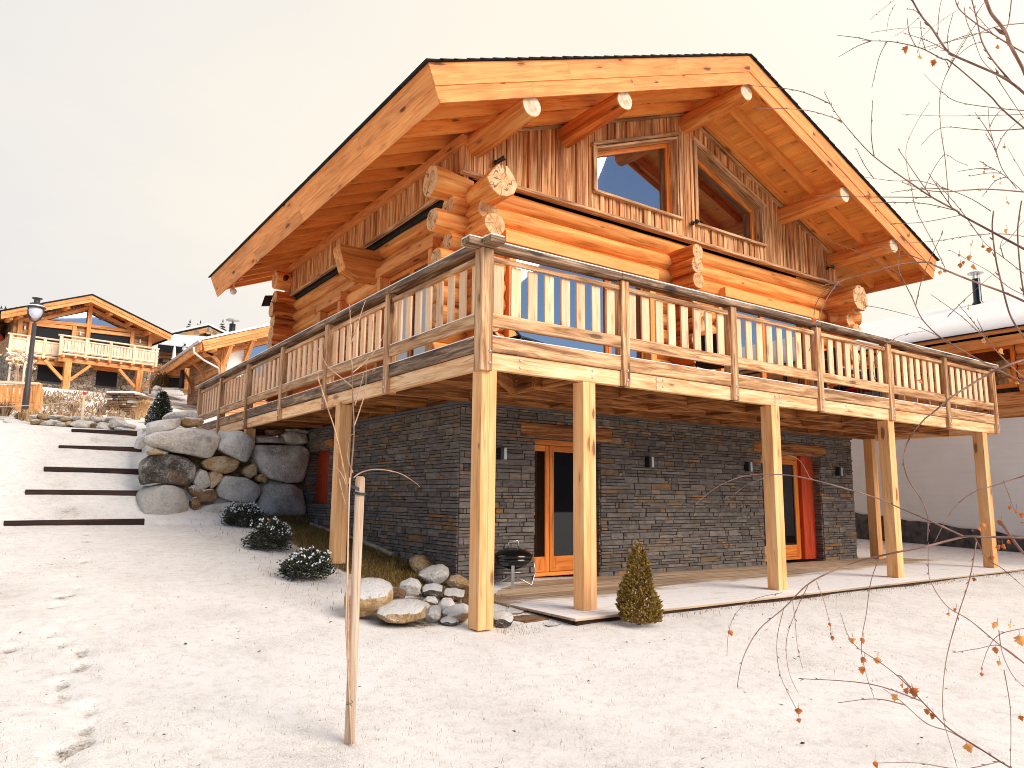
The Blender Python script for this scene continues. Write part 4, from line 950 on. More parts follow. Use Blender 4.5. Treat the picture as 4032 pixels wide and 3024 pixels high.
# ---------------------------------------------------------------- stones, each traced outline given its own place, size and thickness
def rock_mesh(pts3, n, depth, mat, rough=.07, flat=.5, snowtop=None, keep=False, rv=None):
    """pts3: outline in a vertical plane (front), n: unit vector pointing away from the viewer"""
    P = np.array(pts3, float); m = len(P); seg = np.linalg.norm(np.roll(P, -1, 0)-P, axis=1); L = seg.sum(); N = 64; out = []
    acc = 0; cum = np.concatenate([[0], np.cumsum(seg)])
    for k in range(N):
        s = L*k/N; i = min(np.searchsorted(cum, s, 'right')-1, m-1); out.append(P[i]+(P[(i+1) % m]-P[i])*((s-cum[i])/max(seg[i], 1e-9)))
    O = np.array(out)
    O = O.mean(0)+(O-O.mean(0))*1.05
    O = (np.roll(O, 1, 0)+4*O+np.roll(O, -1, 0))/6
    c = O.mean(0); size = math.sqrt(max(np.ptp(O[:, 2]), .02)*np.linalg.norm((O-c)[:, :2].max(0)-(O-c)[:, :2].min(0)))
    prof = [(.0, .0), (.25, .0), (.5, .002), (.72, .006), (.86, .014), (.93, .032), (.975, .07), (1.0, .14), (1.0, .55), (.93, .82), (.7, .96), (.0, 1.0)]
    vs = [tuple(c-n*0)]; rings = []
    sd = V(rnd(0, 90), rnd(0, 90), rnd(0, 90))
    def disp(p):
        q = p/size*1.3+sd
        v = noise.fractal(Vector(q), .9, 2.1, 5); w = noise.cell(Vector(q*1.7))
        return v
    mid = c+n*depth*.5; ext = np.array([max(np.ptp(O[:, 0]), depth*abs(n[0]))/2+.01, max(np.ptp(O[:, 1]), depth*abs(n[1]))/2+.01, np.ptp(O[:, 2])/2+.01])
    planes = []
    for _ in range(7):
        pn = V(random.gauss(0, 1), random.gauss(0, 1), random.gauss(0, 1)); pn = nrm(pn*V(.55, .55, .55)-n*1.0); planes.append((pn, rnd(.93, 1.1)))
    al = []
    for (s, d) in prof[1:-1]:
        for k in range(N):
            p = c+(O[k]-c)*s+n*depth*d; dr = nrm((O[k]-c)*max(s-.5, 0.02)*2/size-n*(1.1-d*2)); al.append((p, dr))
    for p, dr in al:
        q_ = p+dr*disp(p)*rough*size
        for pn, pd in planes:
            e_ = np.dot((q_-mid)/ext, pn)-pd
            if e_ > 0: q_ = q_-pn*ext*e_*.85
        vs.append(tuple(q_))
    # front centre and back centre
    vs[0] = tuple(c-n*(-disp(c)*rough*size*.5)); vs.append(tuple(c+n*depth)); R = len(prof)-2; fs = []
    for k in range(N): fs.append([0, 1+(k+1) % N, 1+k]); fs.append([len(vs)-1, 1+(R-1)*N+k, 1+(R-1)*N+(k+1) % N])
    for r_ in range(R-1):
        for k in range(N): fs.append([1+r_*N+k, 1+r_*N+(k+1) % N, 1+(r_+1)*N+(k+1) % N, 1+(r_+1)*N+k])
    VV = np.array(vs); q = fs[len(fs)//2]; nn = np.cross(VV[q[1]]-VV[q[0]], VV[q[2]]-VV[q[0]])
    if np.dot(nn, VV[q].mean(0)-(c+n*depth*.5)) < 0: fs = [f[::-1] for f in fs]
    b = MB(); b.quick(vs, fs, mat, rv=random.random() if rv is None else rv, smooth=True, wc=[tuple(np.array(v)+sd) for v in vs]); return b
HN = nrm(CF*V(1, 1, 0))
# boulder retaining wall under the far end of the balcony
BW = [
 (y5, [(1150,190),(1300,170),(1480,150),(1610,165),(1625,200),(1560,350),(1520,375),(1390,345),(1290,330),(1190,300),(1120,270),(1080,250),(1100,210)], 'grey_rock_snow', 1.1, 'long grey boulder with snowy top across the left of the boulder wall', .0),
 (y5, [(1640,170),(1760,175),(1860,215),(1850,300),(1805,395),(1770,390),(1700,355),(1630,320),(1610,300),(1620,240)], 'light_rock_snow', .8, 'pale boulder stained orange under the balcony edge, right of the long grey one', .02),
 (y5, [(1120,345),(1240,345),(1420,352),(1432,420),(1420,520),(1370,575),(1300,575),(1180,555),(1060,570),(1040,520),(1050,400)], 'dark_rock', .9, 'dark speckled squarish boulder halfway up the left edge of the wall', .05),
 (y5, [(1480,410),(1530,365),(1640,358),(1720,375),(1745,410),(1700,470),(1650,492),(1560,465),(1500,450)], 'tan_rock', .5, 'flattish orange tan stone in the middle of the boulder wall', .12),
 (y5, [(1045,600),(1100,575),(1290,580),(1370,605),(1390,720),(1390,820),(1350,850),(1200,850),(1070,858),(1045,780),(1035,680)], 'light_rock', 1.0, 'big pale granite block at the bottom left of the boulder wall', -.08),
 (y5, [(1430,490),(1470,460),(1505,470),(1530,540),(1530,580),(1480,600),(1440,595),(1410,540)], 'light_rock', .35, 'small upright beige stone between the dark boulder and orange stones', .12),
 (y5, [(1520,490),(1560,470),(1610,485),(1625,520),(1570,575),(1540,595),(1525,540)], 'tan_rock', .35, 'small wedge shaped orange stone beneath the flattish orange one', .15),
 (y5, [(1375,600),(1420,570),(1480,605),(1540,600),(1580,660),(1570,690),(1500,705),(1450,690),(1400,640)], 'rust_rock_snow', .4, 'brown lumpy stone with a snow patch beside the pale granite block', .12),
 (y5, [(1390,690),(1410,660),(1440,660),(1460,710),(1445,750),(1420,755),(1395,730)], 'rust_rock_snow', .3, 'small egg shaped stone right of the pale granite block', .10),
 (y5, [(1600,610),(1640,520),(1680,500),(1800,520),(1890,570),(1915,610),(1850,690),(1800,700),(1700,685),(1620,670),(1590,650)], 'light_rock', .7, 'smooth light grey boulder in the centre right of the wall', .02),
 (y5, [(1430,790),(1480,725),(1560,710),(1780,700),(1870,705),(1880,760),(1840,840),(1700,845),(1560,840),(1440,810)], 'light_rock', .7, 'long low grey stone at the wall foot behind the farthest shrub', .0),
 (y5, [(1770,480),(1790,440),(1850,415),(1875,440),(1870,490),(1820,525)], 'tan_rock', .4, 'small brown stone tucked left of the big dark grey slab', .15),
 (y5, [(1865,510),(1900,490),(1940,500),(1960,530),(1930,555),(1880,545)], 'tan_rock', .35, 'tiny tan stone wedged between three big boulders', .15),
 (z2, [(850,430),(870,405),(1000,415),(1160,430),(1195,470),(1195,640),(1170,690),(1100,670),(950,630),(870,560),(850,480)], 'grey_rock', .9, 'big dark grey slab high beside the stone wall of the chalet', .02),
 (z2, [(940,640),(1000,640),(1100,680),(1178,710),(1178,820),(1168,915),(1100,925),(960,920),(870,915),(860,870),(880,790),(910,690)], 'grey_rock', .9, 'big triangular grey boulder at the foot of the chalet wall', -.05),
 (z2, [(865,365),(900,352),(1030,372),(1032,402),(870,400)], 'grey_rock', .5, 'thin flat stone on top of the big dark grey slab', .1),
 (z2, [(1030,345),(1060,330),(1190,345),(1192,412),(1100,418),(1035,390)], 'grey_rock', .6, 'block of grey stone in the top right corner of the boulder wall', .1),
 (z2, [(920,318),(1020,315),(1030,350),(940,355)], 'rust_rock', .4, 'brownish stone just under the balcony beam', .2),
 (z2, [(1040,315),(1110,312),(1195,330),(1190,345),(1060,332)], 'grey_rock', .4, 'narrow stone right below the balcony joists', .2),
 (y5, [(1210,70),(1250,38),(1400,28),(1450,55),(1470,85),(1320,92),(1222,95)], 'snowy_rock', .8, 'snow covered slab crowning the boulder wall', .9),
 (y5, [(1095,110),(1190,95),(1310,85),(1325,125),(1275,160),(1190,180),(1095,195)], 'snowy_rock', .7, 'snow capped boulder at the top left shoulder of the wall', .35),
 (y5, [(1320,90),(1370,75),(1470,85),(1492,115),(1470,138),(1380,145),(1330,125)], 'tan_rock_snow', .5, 'tan oblong stone resting on the long grey boulder', .35),
 (y5, [(1080,325),(1140,303),(1190,315),(1195,345),(1100,350)], 'tan_rock', .5, 'small flat brown stone between the long and the dark boulder', .15),
 (y5, [(1010,290),(1030,220),(1085,180),(1085,240),(1050,300)], 'snowy_rock', .9, 'snowy stone lining the steps left of the boulder wall', 1.3),
]
for (cf, poly, mat, dep, lab, dy) in BW:
    Yp = 8.72+dy; pts = [at(cf(*p), y=Yp) for p in poly]
    b = rock_mesh(pts, V(0, 1, 0), dep, mat, rough=.06); one('boulder', b, lab, 'boulder', 'boulders of the retaining wall')
# garden rocks by the corner post and under the balcony
GR = [
 ([(75,500),(80,440),(110,400),(250,340),(420,335),(520,370),(550,420),(550,500),(530,540),(440,570),(380,610),(280,645),(100,640),(85,560)], 'tan_rock_snow', .55, 'large low boulder with thick snow just behind the wooden stake', 0),
 ([(650,340),(660,280),(750,255),(820,270),(865,330),(850,380),(780,398),(690,390)], 'light_rock_snow', .3, 'rounded white grey stone at the back of the rock garden', 0),
 ([(540,390),(570,355),(640,360),(710,400),(690,440),(600,445)], 'rust_rock', .3, 'bare brown grey stone in front of the rounded white one', .0),
 ([(865,355),(900,318),(980,305),(1080,330),(1040,380),(990,412),(880,412)], 'dark_rock_snow', .3, 'dark flat stone with smooth snow cap near the grass edge', 0),
 ([(1080,400),(1100,365),(1200,355),(1290,380),(1280,410),(1190,445),(1120,448)], 'rust_rock_snow', .3, 'rust coloured stone with snow ribbons behind the corner post', 0),
 ([(880,450),(920,415),(1000,420),(1030,470),(1020,508),(960,495)], 'rust_rock_snow', .2, 'small rust brown stone in the middle of the rock garden', 0),
 ([(630,535),(680,482),(750,500),(772,535),(720,552)], 'dark_rock_snow', .2, 'small dark pointed stone under snow beside the large low boulder', 0),
 ([(805,495),(850,460),(920,475),(960,515),(940,535),(810,525)], 'tan_rock_snow', .2, 'small tan stone with snow just left of the rust brown one', 0),
 ([(788,535),(860,510),(930,530),(932,562),(870,580),(798,562)], 'tan_rock_snow', .2, 'small oval beige stone touching the front row of rocks', 0),
 ([(395,615),(440,560),(560,540),(760,545),(870,570),(895,610),(890,685),(800,685),(700,700),(620,700),(590,675),(430,660)], 'tan_rock_snow', .5, 'wide orange stone under a snow blanket in the front row of rocks', 0),
 ([(900,590),(950,520),(1020,515),(1058,560),(1058,605),(980,645),(915,645)], 'light_rock_snow', .25, 'round snow capped stone right of the wide orange one', 0),
 ([(1030,510),(1070,460),(1150,465),(1195,520),(1180,555),(1110,565),(1045,550)], 'light_rock_snow', .3, 'grey round stone in the second row near the corner post', 0),
 ([(1060,595),(1180,555),(1290,535),(1338,560),(1335,645),(1260,648),(1190,615),(1090,615)], 'tan_rock_snow', .35, 'long beige stone touching the foot of the corner post', 0),
 ([(1190,515),(1280,480),(1300,520),(1230,545)], 'dark_rock_snow', .2, 'thin dark slab stone leaning behind the long beige one', 0),
 ([(1268,450),(1340,428),(1345,525),(1300,520)], 'rust_rock', .25, 'reddish stone half hidden by the corner post', 0),
 ([(1570,610),(1680,590),(1775,640),(1750,682),(1620,695),(1570,690)], 'dark_rock_snow', .3, 'dark stone with snow just right of the corner post foot', 0),
 ([(750,40),(820,5),(890,15),(990,110),(980,140),(890,172),(850,165),(790,100)], 'tan_rock', .3, 'long tan stone leaning on the base of the chalet wall', 0),
 ([(850,170),(940,140),(1070,125),(1130,170),(1140,220),(1090,275),(960,292),(900,250)], 'light_rock', .4, 'rough pale stone on the brown grass beside the chalet corner', 0),
 ([(1115,265),(1150,225),(1230,215),(1332,270),(1300,305),(1200,315)], 'tan_rock', .3, 'flat tan stone at the chalet corner behind the tall post', 0),
 ([(1060,640),(1130,612),(1210,625),(1240,660),(1150,672),(1080,665)], 'dark_rock_snow', .2, 'low dark stone peeping from snow before the long beige one', 0),
]
for (poly, mat, dep, lab, dy) in GR:
    px_ = [r5(*p) for p in poly]; bot = max(px_, key=lambda p: p[1]); g = gp((sum(p[0] for p in px_)/len(px_), bot[1]-2)); g = g+HN*.03
    pts = [atp(p, g, HN) for p in px_]; w_ = max(np.linalg.norm(a-c_) for a in pts for c_ in pts)
    # behave as a squat stone on the ground: sink the lower rim a little
    b = rock_mesh(pts, nrm(HN+V(0, 0, .25)), max(dep, .45*w_), mat, rough=.07); one('rock', b, lab, 'rock', 'rocks of the corner rock garden')
def flag(poly, cf, mat, lab, zoff=.012):
    pts = [gp(cf(*p)) for p in poly]; c_ = np.mean(pts, 0); b = MB(); n = len(pts); top = [p+V(0, 0, zoff+.012) for p in pts]; ring = []
    for i in range(n):
        for t in (0, .33, .66): q = top[i]+(top[(i+1) % n]-top[i])*t; ring.append(q+V(rnd(-.012, .012), rnd(-.012, .012), 0))
    b.prism(ring, (0, 0, -.06), mat, ax=np.eye(3)); one('flagstone', b, lab, 'flagstone', 'flat stones beside the terrace')
flag([(1740,585),(1880,565),(2130,570),(2110,605),(1900,632),(1760,605)], r5, 'rust_rock', 'flat brown slate slab in the snow near the terrace corner')
flag([(1700,525),(1730,480),(1850,480),(1890,515),(1850,545),(1740,552)], r5, 'rust_rock_snow', 'flat snow dusted stone between the corner post and terrace')
flag([(2080,660),(2140,640),(2230,650),(2200,668),(2110,672)], r5, 'dark_rock_snow', 'flat stone nearly buried in snow in front of the terrace corner')
# low rock wall at the top of the steps
RW = [
 ([(0,625),(60,610),(120,650),(150,700),(0,705)], 'snowy_rock', 'snow blanketed stone at the far left end of the low rock wall'),
 ([(312,625),(320,570),(370,560),(420,590),(428,628)], 'grey_rock_snow', 'grey block right beside the foot of the dark street lamp'),
 ([(410,562),(450,545),(520,570),(528,622),(480,636),(430,600)], 'tan_rock', 'tan stone standing on edge right of the street lamp'),
 ([(295,690),(310,635),(400,625),(470,635),(450,668),(380,692)], 'tan_rock_snow', 'long brown stone at the ground in front of the street lamp'),
 ([(425,700),(480,660),(600,630),(640,650),(600,700),(500,712)], 'grey_rock_snow', 'low brown grey stone with dry grass before it'),
 ([(600,705),(640,655),(720,660),(790,700),(795,722),(650,718)], 'light_rock', 'rounded pale grey stone at the base of the low rock wall'),
 ([(645,622),(700,600),(790,600),(840,625),(800,652),(700,662)], 'tan_rock', 'flat tan stone in the upper row above the rounded grey stone'),
 ([(530,612),(560,575),(640,565),(740,580),(745,607),(640,618)], 'snowy_rock', 'snow topped slab right of the upright tan stone'),
 ([(765,690),(790,655),(840,655),(845,700),(800,706)], 'tan_rock', 'small squarish brown stone left of the marker post'),
 ([(845,640),(860,590),(930,575),(1000,600),(990,634),(900,644)], 'snowy_rock', 'snow cushion stone behind the marker post'),
 ([(845,705),(880,660),(960,635),(1040,640),(1070,690),(1040,735),(900,732)], 'light_rock', 'big pale rounded boulder directly behind the marker post'),
 ([(1030,644),(1050,600),(1130,590),(1210,610),(1205,654),(1100,662)], 'snowy_rock', 'snow covered stone just right of the marker post'),
 ([(1085,705),(1110,670),(1150,690),(1130,740),(1100,740)], 'rust_rock', 'small dark brown stone between the two biggest pale stones'),
 ([(1138,755),(1180,690),(1210,660),(1330,745),(1320,765),(1150,765)], 'light_rock', 'triangular grey stone right of the small dark brown one'),
 ([(1288,662),(1310,630),(1420,625),(1480,680),(1460,724),(1350,728),(1290,704)], 'light_rock_snow', 'large smooth beige boulder in the right of the low rock wall'),
 ([(1215,622),(1250,595),(1400,590),(1420,622),(1300,634),(1240,662)], 'snowy_rock', 'snowy slab above the smooth beige boulder'),
 ([(1480,695),(1540,678),(1555,715),(1500,740)], 'snowy_rock', 'small snowy stone right of the smooth beige boulder'),
 ([(1340,752),(1480,722),(1600,752),(1600,772),(1400,770)], 'snowy_rock', 'flat snowed over stone at the wall foot near the topmost step'),
 ([(1718,755),(1800,735),(1852,742),(1780,775),(1720,776)], 'snowy_rock', 'last flat snowy stone before the boulder wall'),
]
gref = gp(w4(900, 735))
for (poly, mat, lab) in RW:
    px_ = [w4(*p) for p in poly]; pts = [atp(p, gref+HN*(.0 if max(q[1] for q in poly) > 665 else .35), HN) for p in px_]
    b = rock_mesh(pts, HN, .6, mat, rough=.06); one('rock', b, lab, 'rock', 'rocks of the low wall above the steps')
# dry-laid slate stack
g = gp(w4(1480, 535)); a = atp(w4(1320, 330), g, HN); c_ = atp(w4(1655, 540), g, HN); rt_ = V(HN[1], -HN[0], 0); Wd = np.dot(c_-a, rt_); Ht = a[2]-c_[2]
b = MB(); z = -.15; o = V(a[0], a[1], c_[2])
while z < Ht:
    h_ = rnd(.07, .16); u = rnd(-.1, .05)
    while u < Wd: w_ = rnd(.2, .55); q = o+rt_*(u+w_/2)+V(0, 0, z+h_/2)+HN*(.5+rnd(-.05, .05)); b.obox(q, [rt_, HN, V(0, 0, 1)], (w_/2-.01, .5, h_/2-.008), random.choice(['rust_rock', 'rust_rock', 'dark_rock', 'grey_rock']), ch=.02); u += w_
    z += h_
st = thing('slate_wall', 'short stack of brown slate blocks with snow on top', 'stone wall', o); b.build('slates', st)
b = MB(); b.obox(o+rt_*Wd/2+V(0, 0, z+.04)+HN*.5, [rt_, HN, V(0, 0, 1)], (Wd/2, .52, .05), 'pure_snow', ch=.04); b.build('snow_cap', st)
# ---------------------------------------------------------------- planting
def sprig(vs, fs, rv, p, d, L, w, r):
    """small needle sprig: a spindle of 4 sides"""
    d = nrm(d); u = nrm(np.cross(d, V(.3, .2, 1) if abs(d[2]) < .95 else V(1, 0, 0))); k = np.cross(d, u); i = len(vs)
    m = p+d*L*.55
    vs += [tuple(p), tuple(m+u*w), tuple(m+k*w), tuple(m-u*w), tuple(m-k*w), tuple(p+d*L)]
    for a in range(4): fs.append([i, i+1+(a+1) % 4, i+1+a]); fs.append([i+5, i+1+a, i+1+(a+1) % 4]); rv += [r, r]
def shrub(c, rx, rz, label, n=5600):
    r = thing('low_shrub', label, 'shrub', c, 'snow dusted low conifers along the grass strip'); c = np.array(c, float)
    vs = []; fs = []; rv = []; sv = []; sf = []; sr = []; b0 = MB()
    for k in range(14):
        a = rnd(0, 6.283); e = rnd(.1, 1.1); q = c+V(math.cos(a)*math.cos(e)*rx*.75, math.sin(a)*math.cos(e)*rx*.75, .05+math.sin(e)*rz*.6); b0.tube([c, (c+q)/2+V(0, 0, -.02), q], [.012, .008, .004], 'bark_wood', seg=5)
    b0.build('stem', r)
    lumps = [(rnd(0, 6.283), rnd(.05, 1.3), rnd(.75, 1.08)) for _ in range(76)]
    for (la, le, lr) in lumps:
        lc = c+V(math.cos(la)*math.cos(le)*rx*lr, math.sin(la)*math.cos(le)*rx*lr, .04+math.sin(le)*rz*lr)
        for k in range(n//76):
            d = V(random.gauss(0, 1), random.gauss(0, 1), random.gauss(.25, .8)); d = nrm(d); q = lc-(lc-c)*rnd(0, .45)+d*rnd(0, .07)*rx/.3; dd = nrm(d+nrm(lc-c)*.9+V(0, 0, .25)); sprig(vs, fs, rv, q, dd, rnd(.022, .045), rnd(.008, .013), random.random())
        if le > .55 or random.random() < .12:
            for j in range(3): q = lc+V(rnd(-.03, .03), rnd(-.03, .03), rnd(.015, .045))*rx/.3; sprig(sv, sf, sr, q, V(math.cos(la)+rnd(-.5, .5), math.sin(la)+rnd(-.5, .5), rnd(.0, .5)), rnd(.024, .045), rnd(.011, .018), .5)
    b = MB(); b.quick(vs, fs, 'shrub_leaf', rv); b.quick(sv, sf, 'snow_blob', sr, smooth=True); b.build('crown', r)
for (p, rx, rz, lab) in ((y5(1720, 880), .40, .36, 'farthest of the three dark snow dusted shrubs, against the boulders'), (y5(1930, 1052), .38, .40, 'middle of the three dark snow dusted shrubs, on the edge of the brown grass'), (z2(1150, 1305), .34, .30, 'nearest and roundest of the three dark snow dusted shrubs')):
    g = gp(p); g = g+HN*rx*.6; g[2] = gz(g[0], g[1]); shrub(g, rx, rz, lab)
    # bare soil the plant shelters
def cone_tree(name, label, cat, c, R, H, n, mat, snow=0, group=None, trunk=.02, sl=.05, lump=1):
    r = thing(name, label, cat, c, group); c = np.array(c, float); b = MB(); b.tube([c-V(0, 0, .05), c+V(0, 0, H*.5), c+V(0, 0, H*.97)], [trunk, trunk*.6, trunk*.15], 'bark_wood', seg=6); b.build('trunk', r)
    vs = []; fs = []; rv = []; sv = []; sf = []; ph = rnd(0, 9)
    for k in range(n):
        t = 1-math.sqrt(random.random()*.97+.0); t = min(t, .985); a = rnd(0, 6.283)
        prof = (1-t)**.80*(min(1, t*7+.55)); bump = 1+.22*lump*noise.noise(Vector((math.cos(a)*1.6, math.sin(a)*1.6, t*5+ph)))
        rr = R*prof*bump*(rnd(.55, 1.02) if random.random() < .4 else rnd(.88, 1.03)); q = c+V(math.cos(a)*rr, math.sin(a)*rr, t*H+.03*H); d = V(math.cos(a), math.sin(a), rnd(.3, 1.3)); sprig(vs, fs, rv, q, d+V(rnd(-.4, .4), rnd(-.4, .4), 0), sl*rnd(.6, 1.2), sl*rnd(.14, .24), min(1, max(0, random.gauss(.5, .28))))
        if snow and random.random() < snow*(.1+1.9*max(0, math.cos(a-.1))*(1 if .2 < t < .62 else .15)): sprig(sv, sf, [], q+V(math.cos(a), math.sin(a), .3)*sl*.3, d, sl*.5, sl*.22, .5)
    b = MB(); b.quick(vs, fs, mat, rv)
    if sv: b.quick(sv, sf, 'snow_blob', .5)
    b.build('crown', r); return r
g = gp(z7(1355, 1600)); cone_tree('dwarf_spruce', 'golden brown dwarf spruce cone growing in the snow before the terrace', 'spruce', g, .235, .86, 3600, 'spruce_leaf', .028, sl=.05, lump=2.2)
# little dug rim around it
q = at(w4(1985, 735), y=10.6); cone_tree('garden_conifer', 'dark snow speckled conifer behind the boulder wall', 'conifer', (q[0], q[1], q[2]-.05), .27, .78, 3000, 'conifer_leaf', .10, sl=.09, lump=1.4)

# wooden stake and the sapling tied to it
SPl = V(-2.2, -2.0, -.235)
def sp(p): return atp(p, SPl, HN)
r = thing('tree_stake', 'pale round topped wooden stake leaning in the snow in the foreground', 'stake', SPl)
b = MB(); p0 = sp(y4(238, 1500))-V(0, 0, .05); p1 = sp(y4(297, 103)); a = nrm(p1-p0); rt_ = nrm(np.cross(a, V(0, 1, 0))); 
b.tube([p0, p0+(p1-p0)*.5, p1-a*.02, p1-a*.006, p1], [.032, .031, .0305, .027, .018], 'stake_wood', seg=14, wob=.05); b.build('post', r)
b = MB()
def loop(cen, rx, ry, tilt, w_):
    pts = []
    for k in range(21): t = 2*math.pi*k/20; pts.append(cen+rt_*rx*math.cos(t)+V(0, 1, 0)*ry*math.sin(t)+V(0, 0, tilt*math.cos(t)))
    for u, v in zip(pts[:-1], pts[1:]):
        if np.linalg.norm(v-u) > 1e-4: b.beam(u, v+(v-u)*.12, .004, w_, 'strap', up=(0, 0, 1), ch=.0005)
loop(sp(y4(292, 196)), .036, .038, .004, .016); q = (sp(y4(292, 165))+sp(y4(245, 175)))/2
loop(q+V(.005, 0, 0), .06, .042, .022, .02); b.build('strap', r)
sap = thing('sapling', 'thin bare leafless sapling tied to the foreground stake', 'sapling', SPl)
def poly(root, name, pts, r0, r1, mat, buds=0, parent=None, seg=6, lead=[]):
    P = [np.array(p) for p in pts]; Q = []
    for i in range(len(P)-1):   # smooth the measured line
        p0, p1_, p2, p3 = P[max(i-1, 0)], P[i], P[i+1], P[min(i+2, len(P)-1)]
        n = 5
        for k in range(n):
            t = k/n; Q.append(.5*((2*p1_)+(-p0+p2)*t+(2*p0-5*p1_+4*p2-p3)*t*t+(-p0+3*p1_-3*p2+p3)*t**3))
    Q.append(P[-1]); n = len(Q); b = MB(); k_ = len(lead); b.tube(list(lead)+Q, [r0*(1+.3*(k_-i)/k_) for i in range(k_)]+[r0+(r1-r0)*i/(n-1) for i in range(n)], mat, seg=seg)
    tot = sum(np.linalg.norm(Q[i+1]-Q[i]) for i in range(n-1))
    for k in range(int(buds*tot)):
        i = random.randrange(n-1); q = Q[i]+(Q[i+1]-Q[i])*random.random(); t = nrm(Q[i+1]-Q[i]); s = nrm(np.cross(t, V(rnd(-1, 1), rnd(-1, 1), rnd(-1, 1)))); rr = max(r1, .0012)
        b.tube([q, q+(t*1.4+s)*rr*2.2, q+(t*2+s*1.1)*rr*4.2], [rr*.9, rr*1.25, rr*.2], mat, seg=5)
    o = b.build(name, root, parent); return Q
sp0 = sp
def sp(p): return atp(p, SPl-HN*.05, HN)
poly(sap, 'trunk', [sp(p) for p in (y4(252, 1530), y4(240, 1330), y4(232, 1100), y4(230, 900), y4(230, 700), y4(231, 450), y4(236, 200), y7(1192, 1650), y7(1181, 1250), y7(1172, 900), y7(1165, 740), y7(1160, 600))], .0105, .002, 'sapling_wood', buds=7)
for i, br in enumerate(([y7(1172, 905), y7(1215, 800), y7(1252, 690), y7(1275, 555)], [y7(1180, 1250), y7(1090, 1180), y7(990, 1090), y7(925, 980), y7(878, 880)], [y4(232, 180), y7(1058, 1640), y7(985, 1410), y7(930, 1200), y7(865, 980)], [y7(1195, 1560), y7(1240, 1430), y7(1280, 1270), y7(1303, 1080)], [y7(1183, 1140), y7(1270, 1060), y7(1390, 930), y7(1440, 775)], [y7(1200, 1400), y7(1240, 1260), y7(1265, 1140)], [y4(260, 110), y4(300, 82), y4(370, 66), y4(450, 72), y4(520, 92), y4(580, 135), y4(622, 158)], [z2(1450, 770), z2(1420, 640), z2(1370, 560)], [z2(1475, 600), z2(1440, 500), z2(1460, 380), z2(1495, 345)], [y4(230, 290), y4(200, 180), y4(170, 60), z2(1370, 420)], [y7(985, 1410), y7(945, 1290), y7(905, 1180)])):
    poly(sap, 'branch', [sp(p)+HN*(rnd(-.02, .02)*j) for j, p in enumerate(br)], .005, .0014, 'sapling_wood', buds=9)
r = thing('bamboo_cane', 'thin grey cane standing beside the sapling and its stake', 'cane', SPl); b = MB(); b.tube([sp(y4(243, 1535))-V(0, .02, 0), sp(y4(212, 900))-V(0, .02, 0), sp(y4(233, 110))-V(0, .02, 0)], .0042, 'stake_wood', seg=6); b.build('cane', r); b = MB()
for k in range(10): a_ = k*.7; b.tube([sp(y4(232, 1312))+V(.018*math.cos(a_), .018*math.sin(a_)-.02, .003*k-.015), sp(y4(232, 1312))+V(.018*math.cos(a_+.7), .018*math.sin(a_+.7)-.02, .003*k-.012)], .0018, 'green_twine', seg=4)
b.tube([sp(y4(232, 1312))+V(0, -.04, 0), sp(y4(208, 1300))+V(0, -.04, 0)], .0015, 'green_twine', seg=4); b.build('twine', r)

# young birch whose pendulous branches reach in from the right
br = thing('birch_tree', 'bare birch reaching in from the right with a few brown leaves', 'birch', (0, 0, 0))
TX = CAM+CF*3.3+CR*3.05; TX[2] = gz(TX[0], TX[1]); br.location = [float(v) for v in TX]
trunk_top = TX+V(.15, .2, 6.5)
poly(br, 'trunk', [TX-V(0, 0, .1), TX+V(.02, .03, 1.4), TX+V(.06, .05, 3.2), TX+V(.1, .1, 5), trunk_top], .055, .012, 'bark_wood', seg=10)
def tz(z): t = max(0, min(1, (z-TX[2])/6.5)); return TX+V(.15*t, .2*t, z-TX[2])
L_ = []
def limb(pts, d0, d1, r0, r1, buds=10, join=True, side=0):
    n = len(pts); P = [CAM+ray(p)*(d0+(d1-d0)*i/(n-1)+.03*math.sin(i*2.1)) for i, p in enumerate(pts)]
    r0 *= .52; r1 *= .7; lead = []
    if join:   # carry the limb on to the trunk beyond the frame
        e = P[-1]; q = tz(e[2]-.35*np.linalg.norm((TX-e)[:2])); dr = nrm(P[-1]-P[-2]); L = np.linalg.norm(q-e); m1 = e+dr*L*.4; m2 = q+(e-q)*.3+V(0, 0, .1)
        lead = [e*(1-t)**3+3*m1*t*(1-t)**2+3*m2*t*t*(1-t)+q*t**3 for t in np.linspace(1, .1, 9)]
    Q = poly(br, 'branch', P[::-1], r0, r1, 'bark_wood', buds=buds, lead=lead)
    L_.append(Q)
    for k in range(side):
        i = random.randrange(len(Q)//3, len(Q)-2); q = Q[i]; t = nrm(Q[i+1]-Q[i]); s = nrm(np.cross(t, V(rnd(-1, 1), rnd(-1, 1), rnd(-1, 1)))); L = rnd(.08, .28)
        poly(br, 'twig', [q, q+(t*.8+s*.6)*L*.5, q+(t*.9+s*.8)*L+V(0, 0, -.1*L)], .0016, .0009, 'bark_wood', buds=22)
A = lambda f, *c: [f(*p) for p in c]
limb(A(y1,(1340,-60),(1400,100),(1500,230),(1560,370),(1640,520),(1690,640)), 2.6,2.7,.011,.008, 4)
limb(A(y1,(760,-40),(850,120),(940,230),(1040,380),(1110,435),(1280,510),(1440,580),(1560,650),(1670,740)), 2.9,2.7,.009,.0045, 8, side=5)
limb(A(y1,(390,320),(520,322),(640,330),(850,378),(1010,460),(1090,490),(1380,740),(1480,850),(1670,1015)), 2.7,2.6,.006,.0014, 10, side=5)
limb(A(y1,(1115,-30),(1150,70),(1290,190),(1450,290),(1560,360),(1670,420)), 3.1,2.9,.006,.003, 9, side=3)
limb(A(y1,(1245,-20),(1290,160),(1330,330),(1420,480),(1560,645)), 3,2.75,.006,.0035, 8, False, side=2)
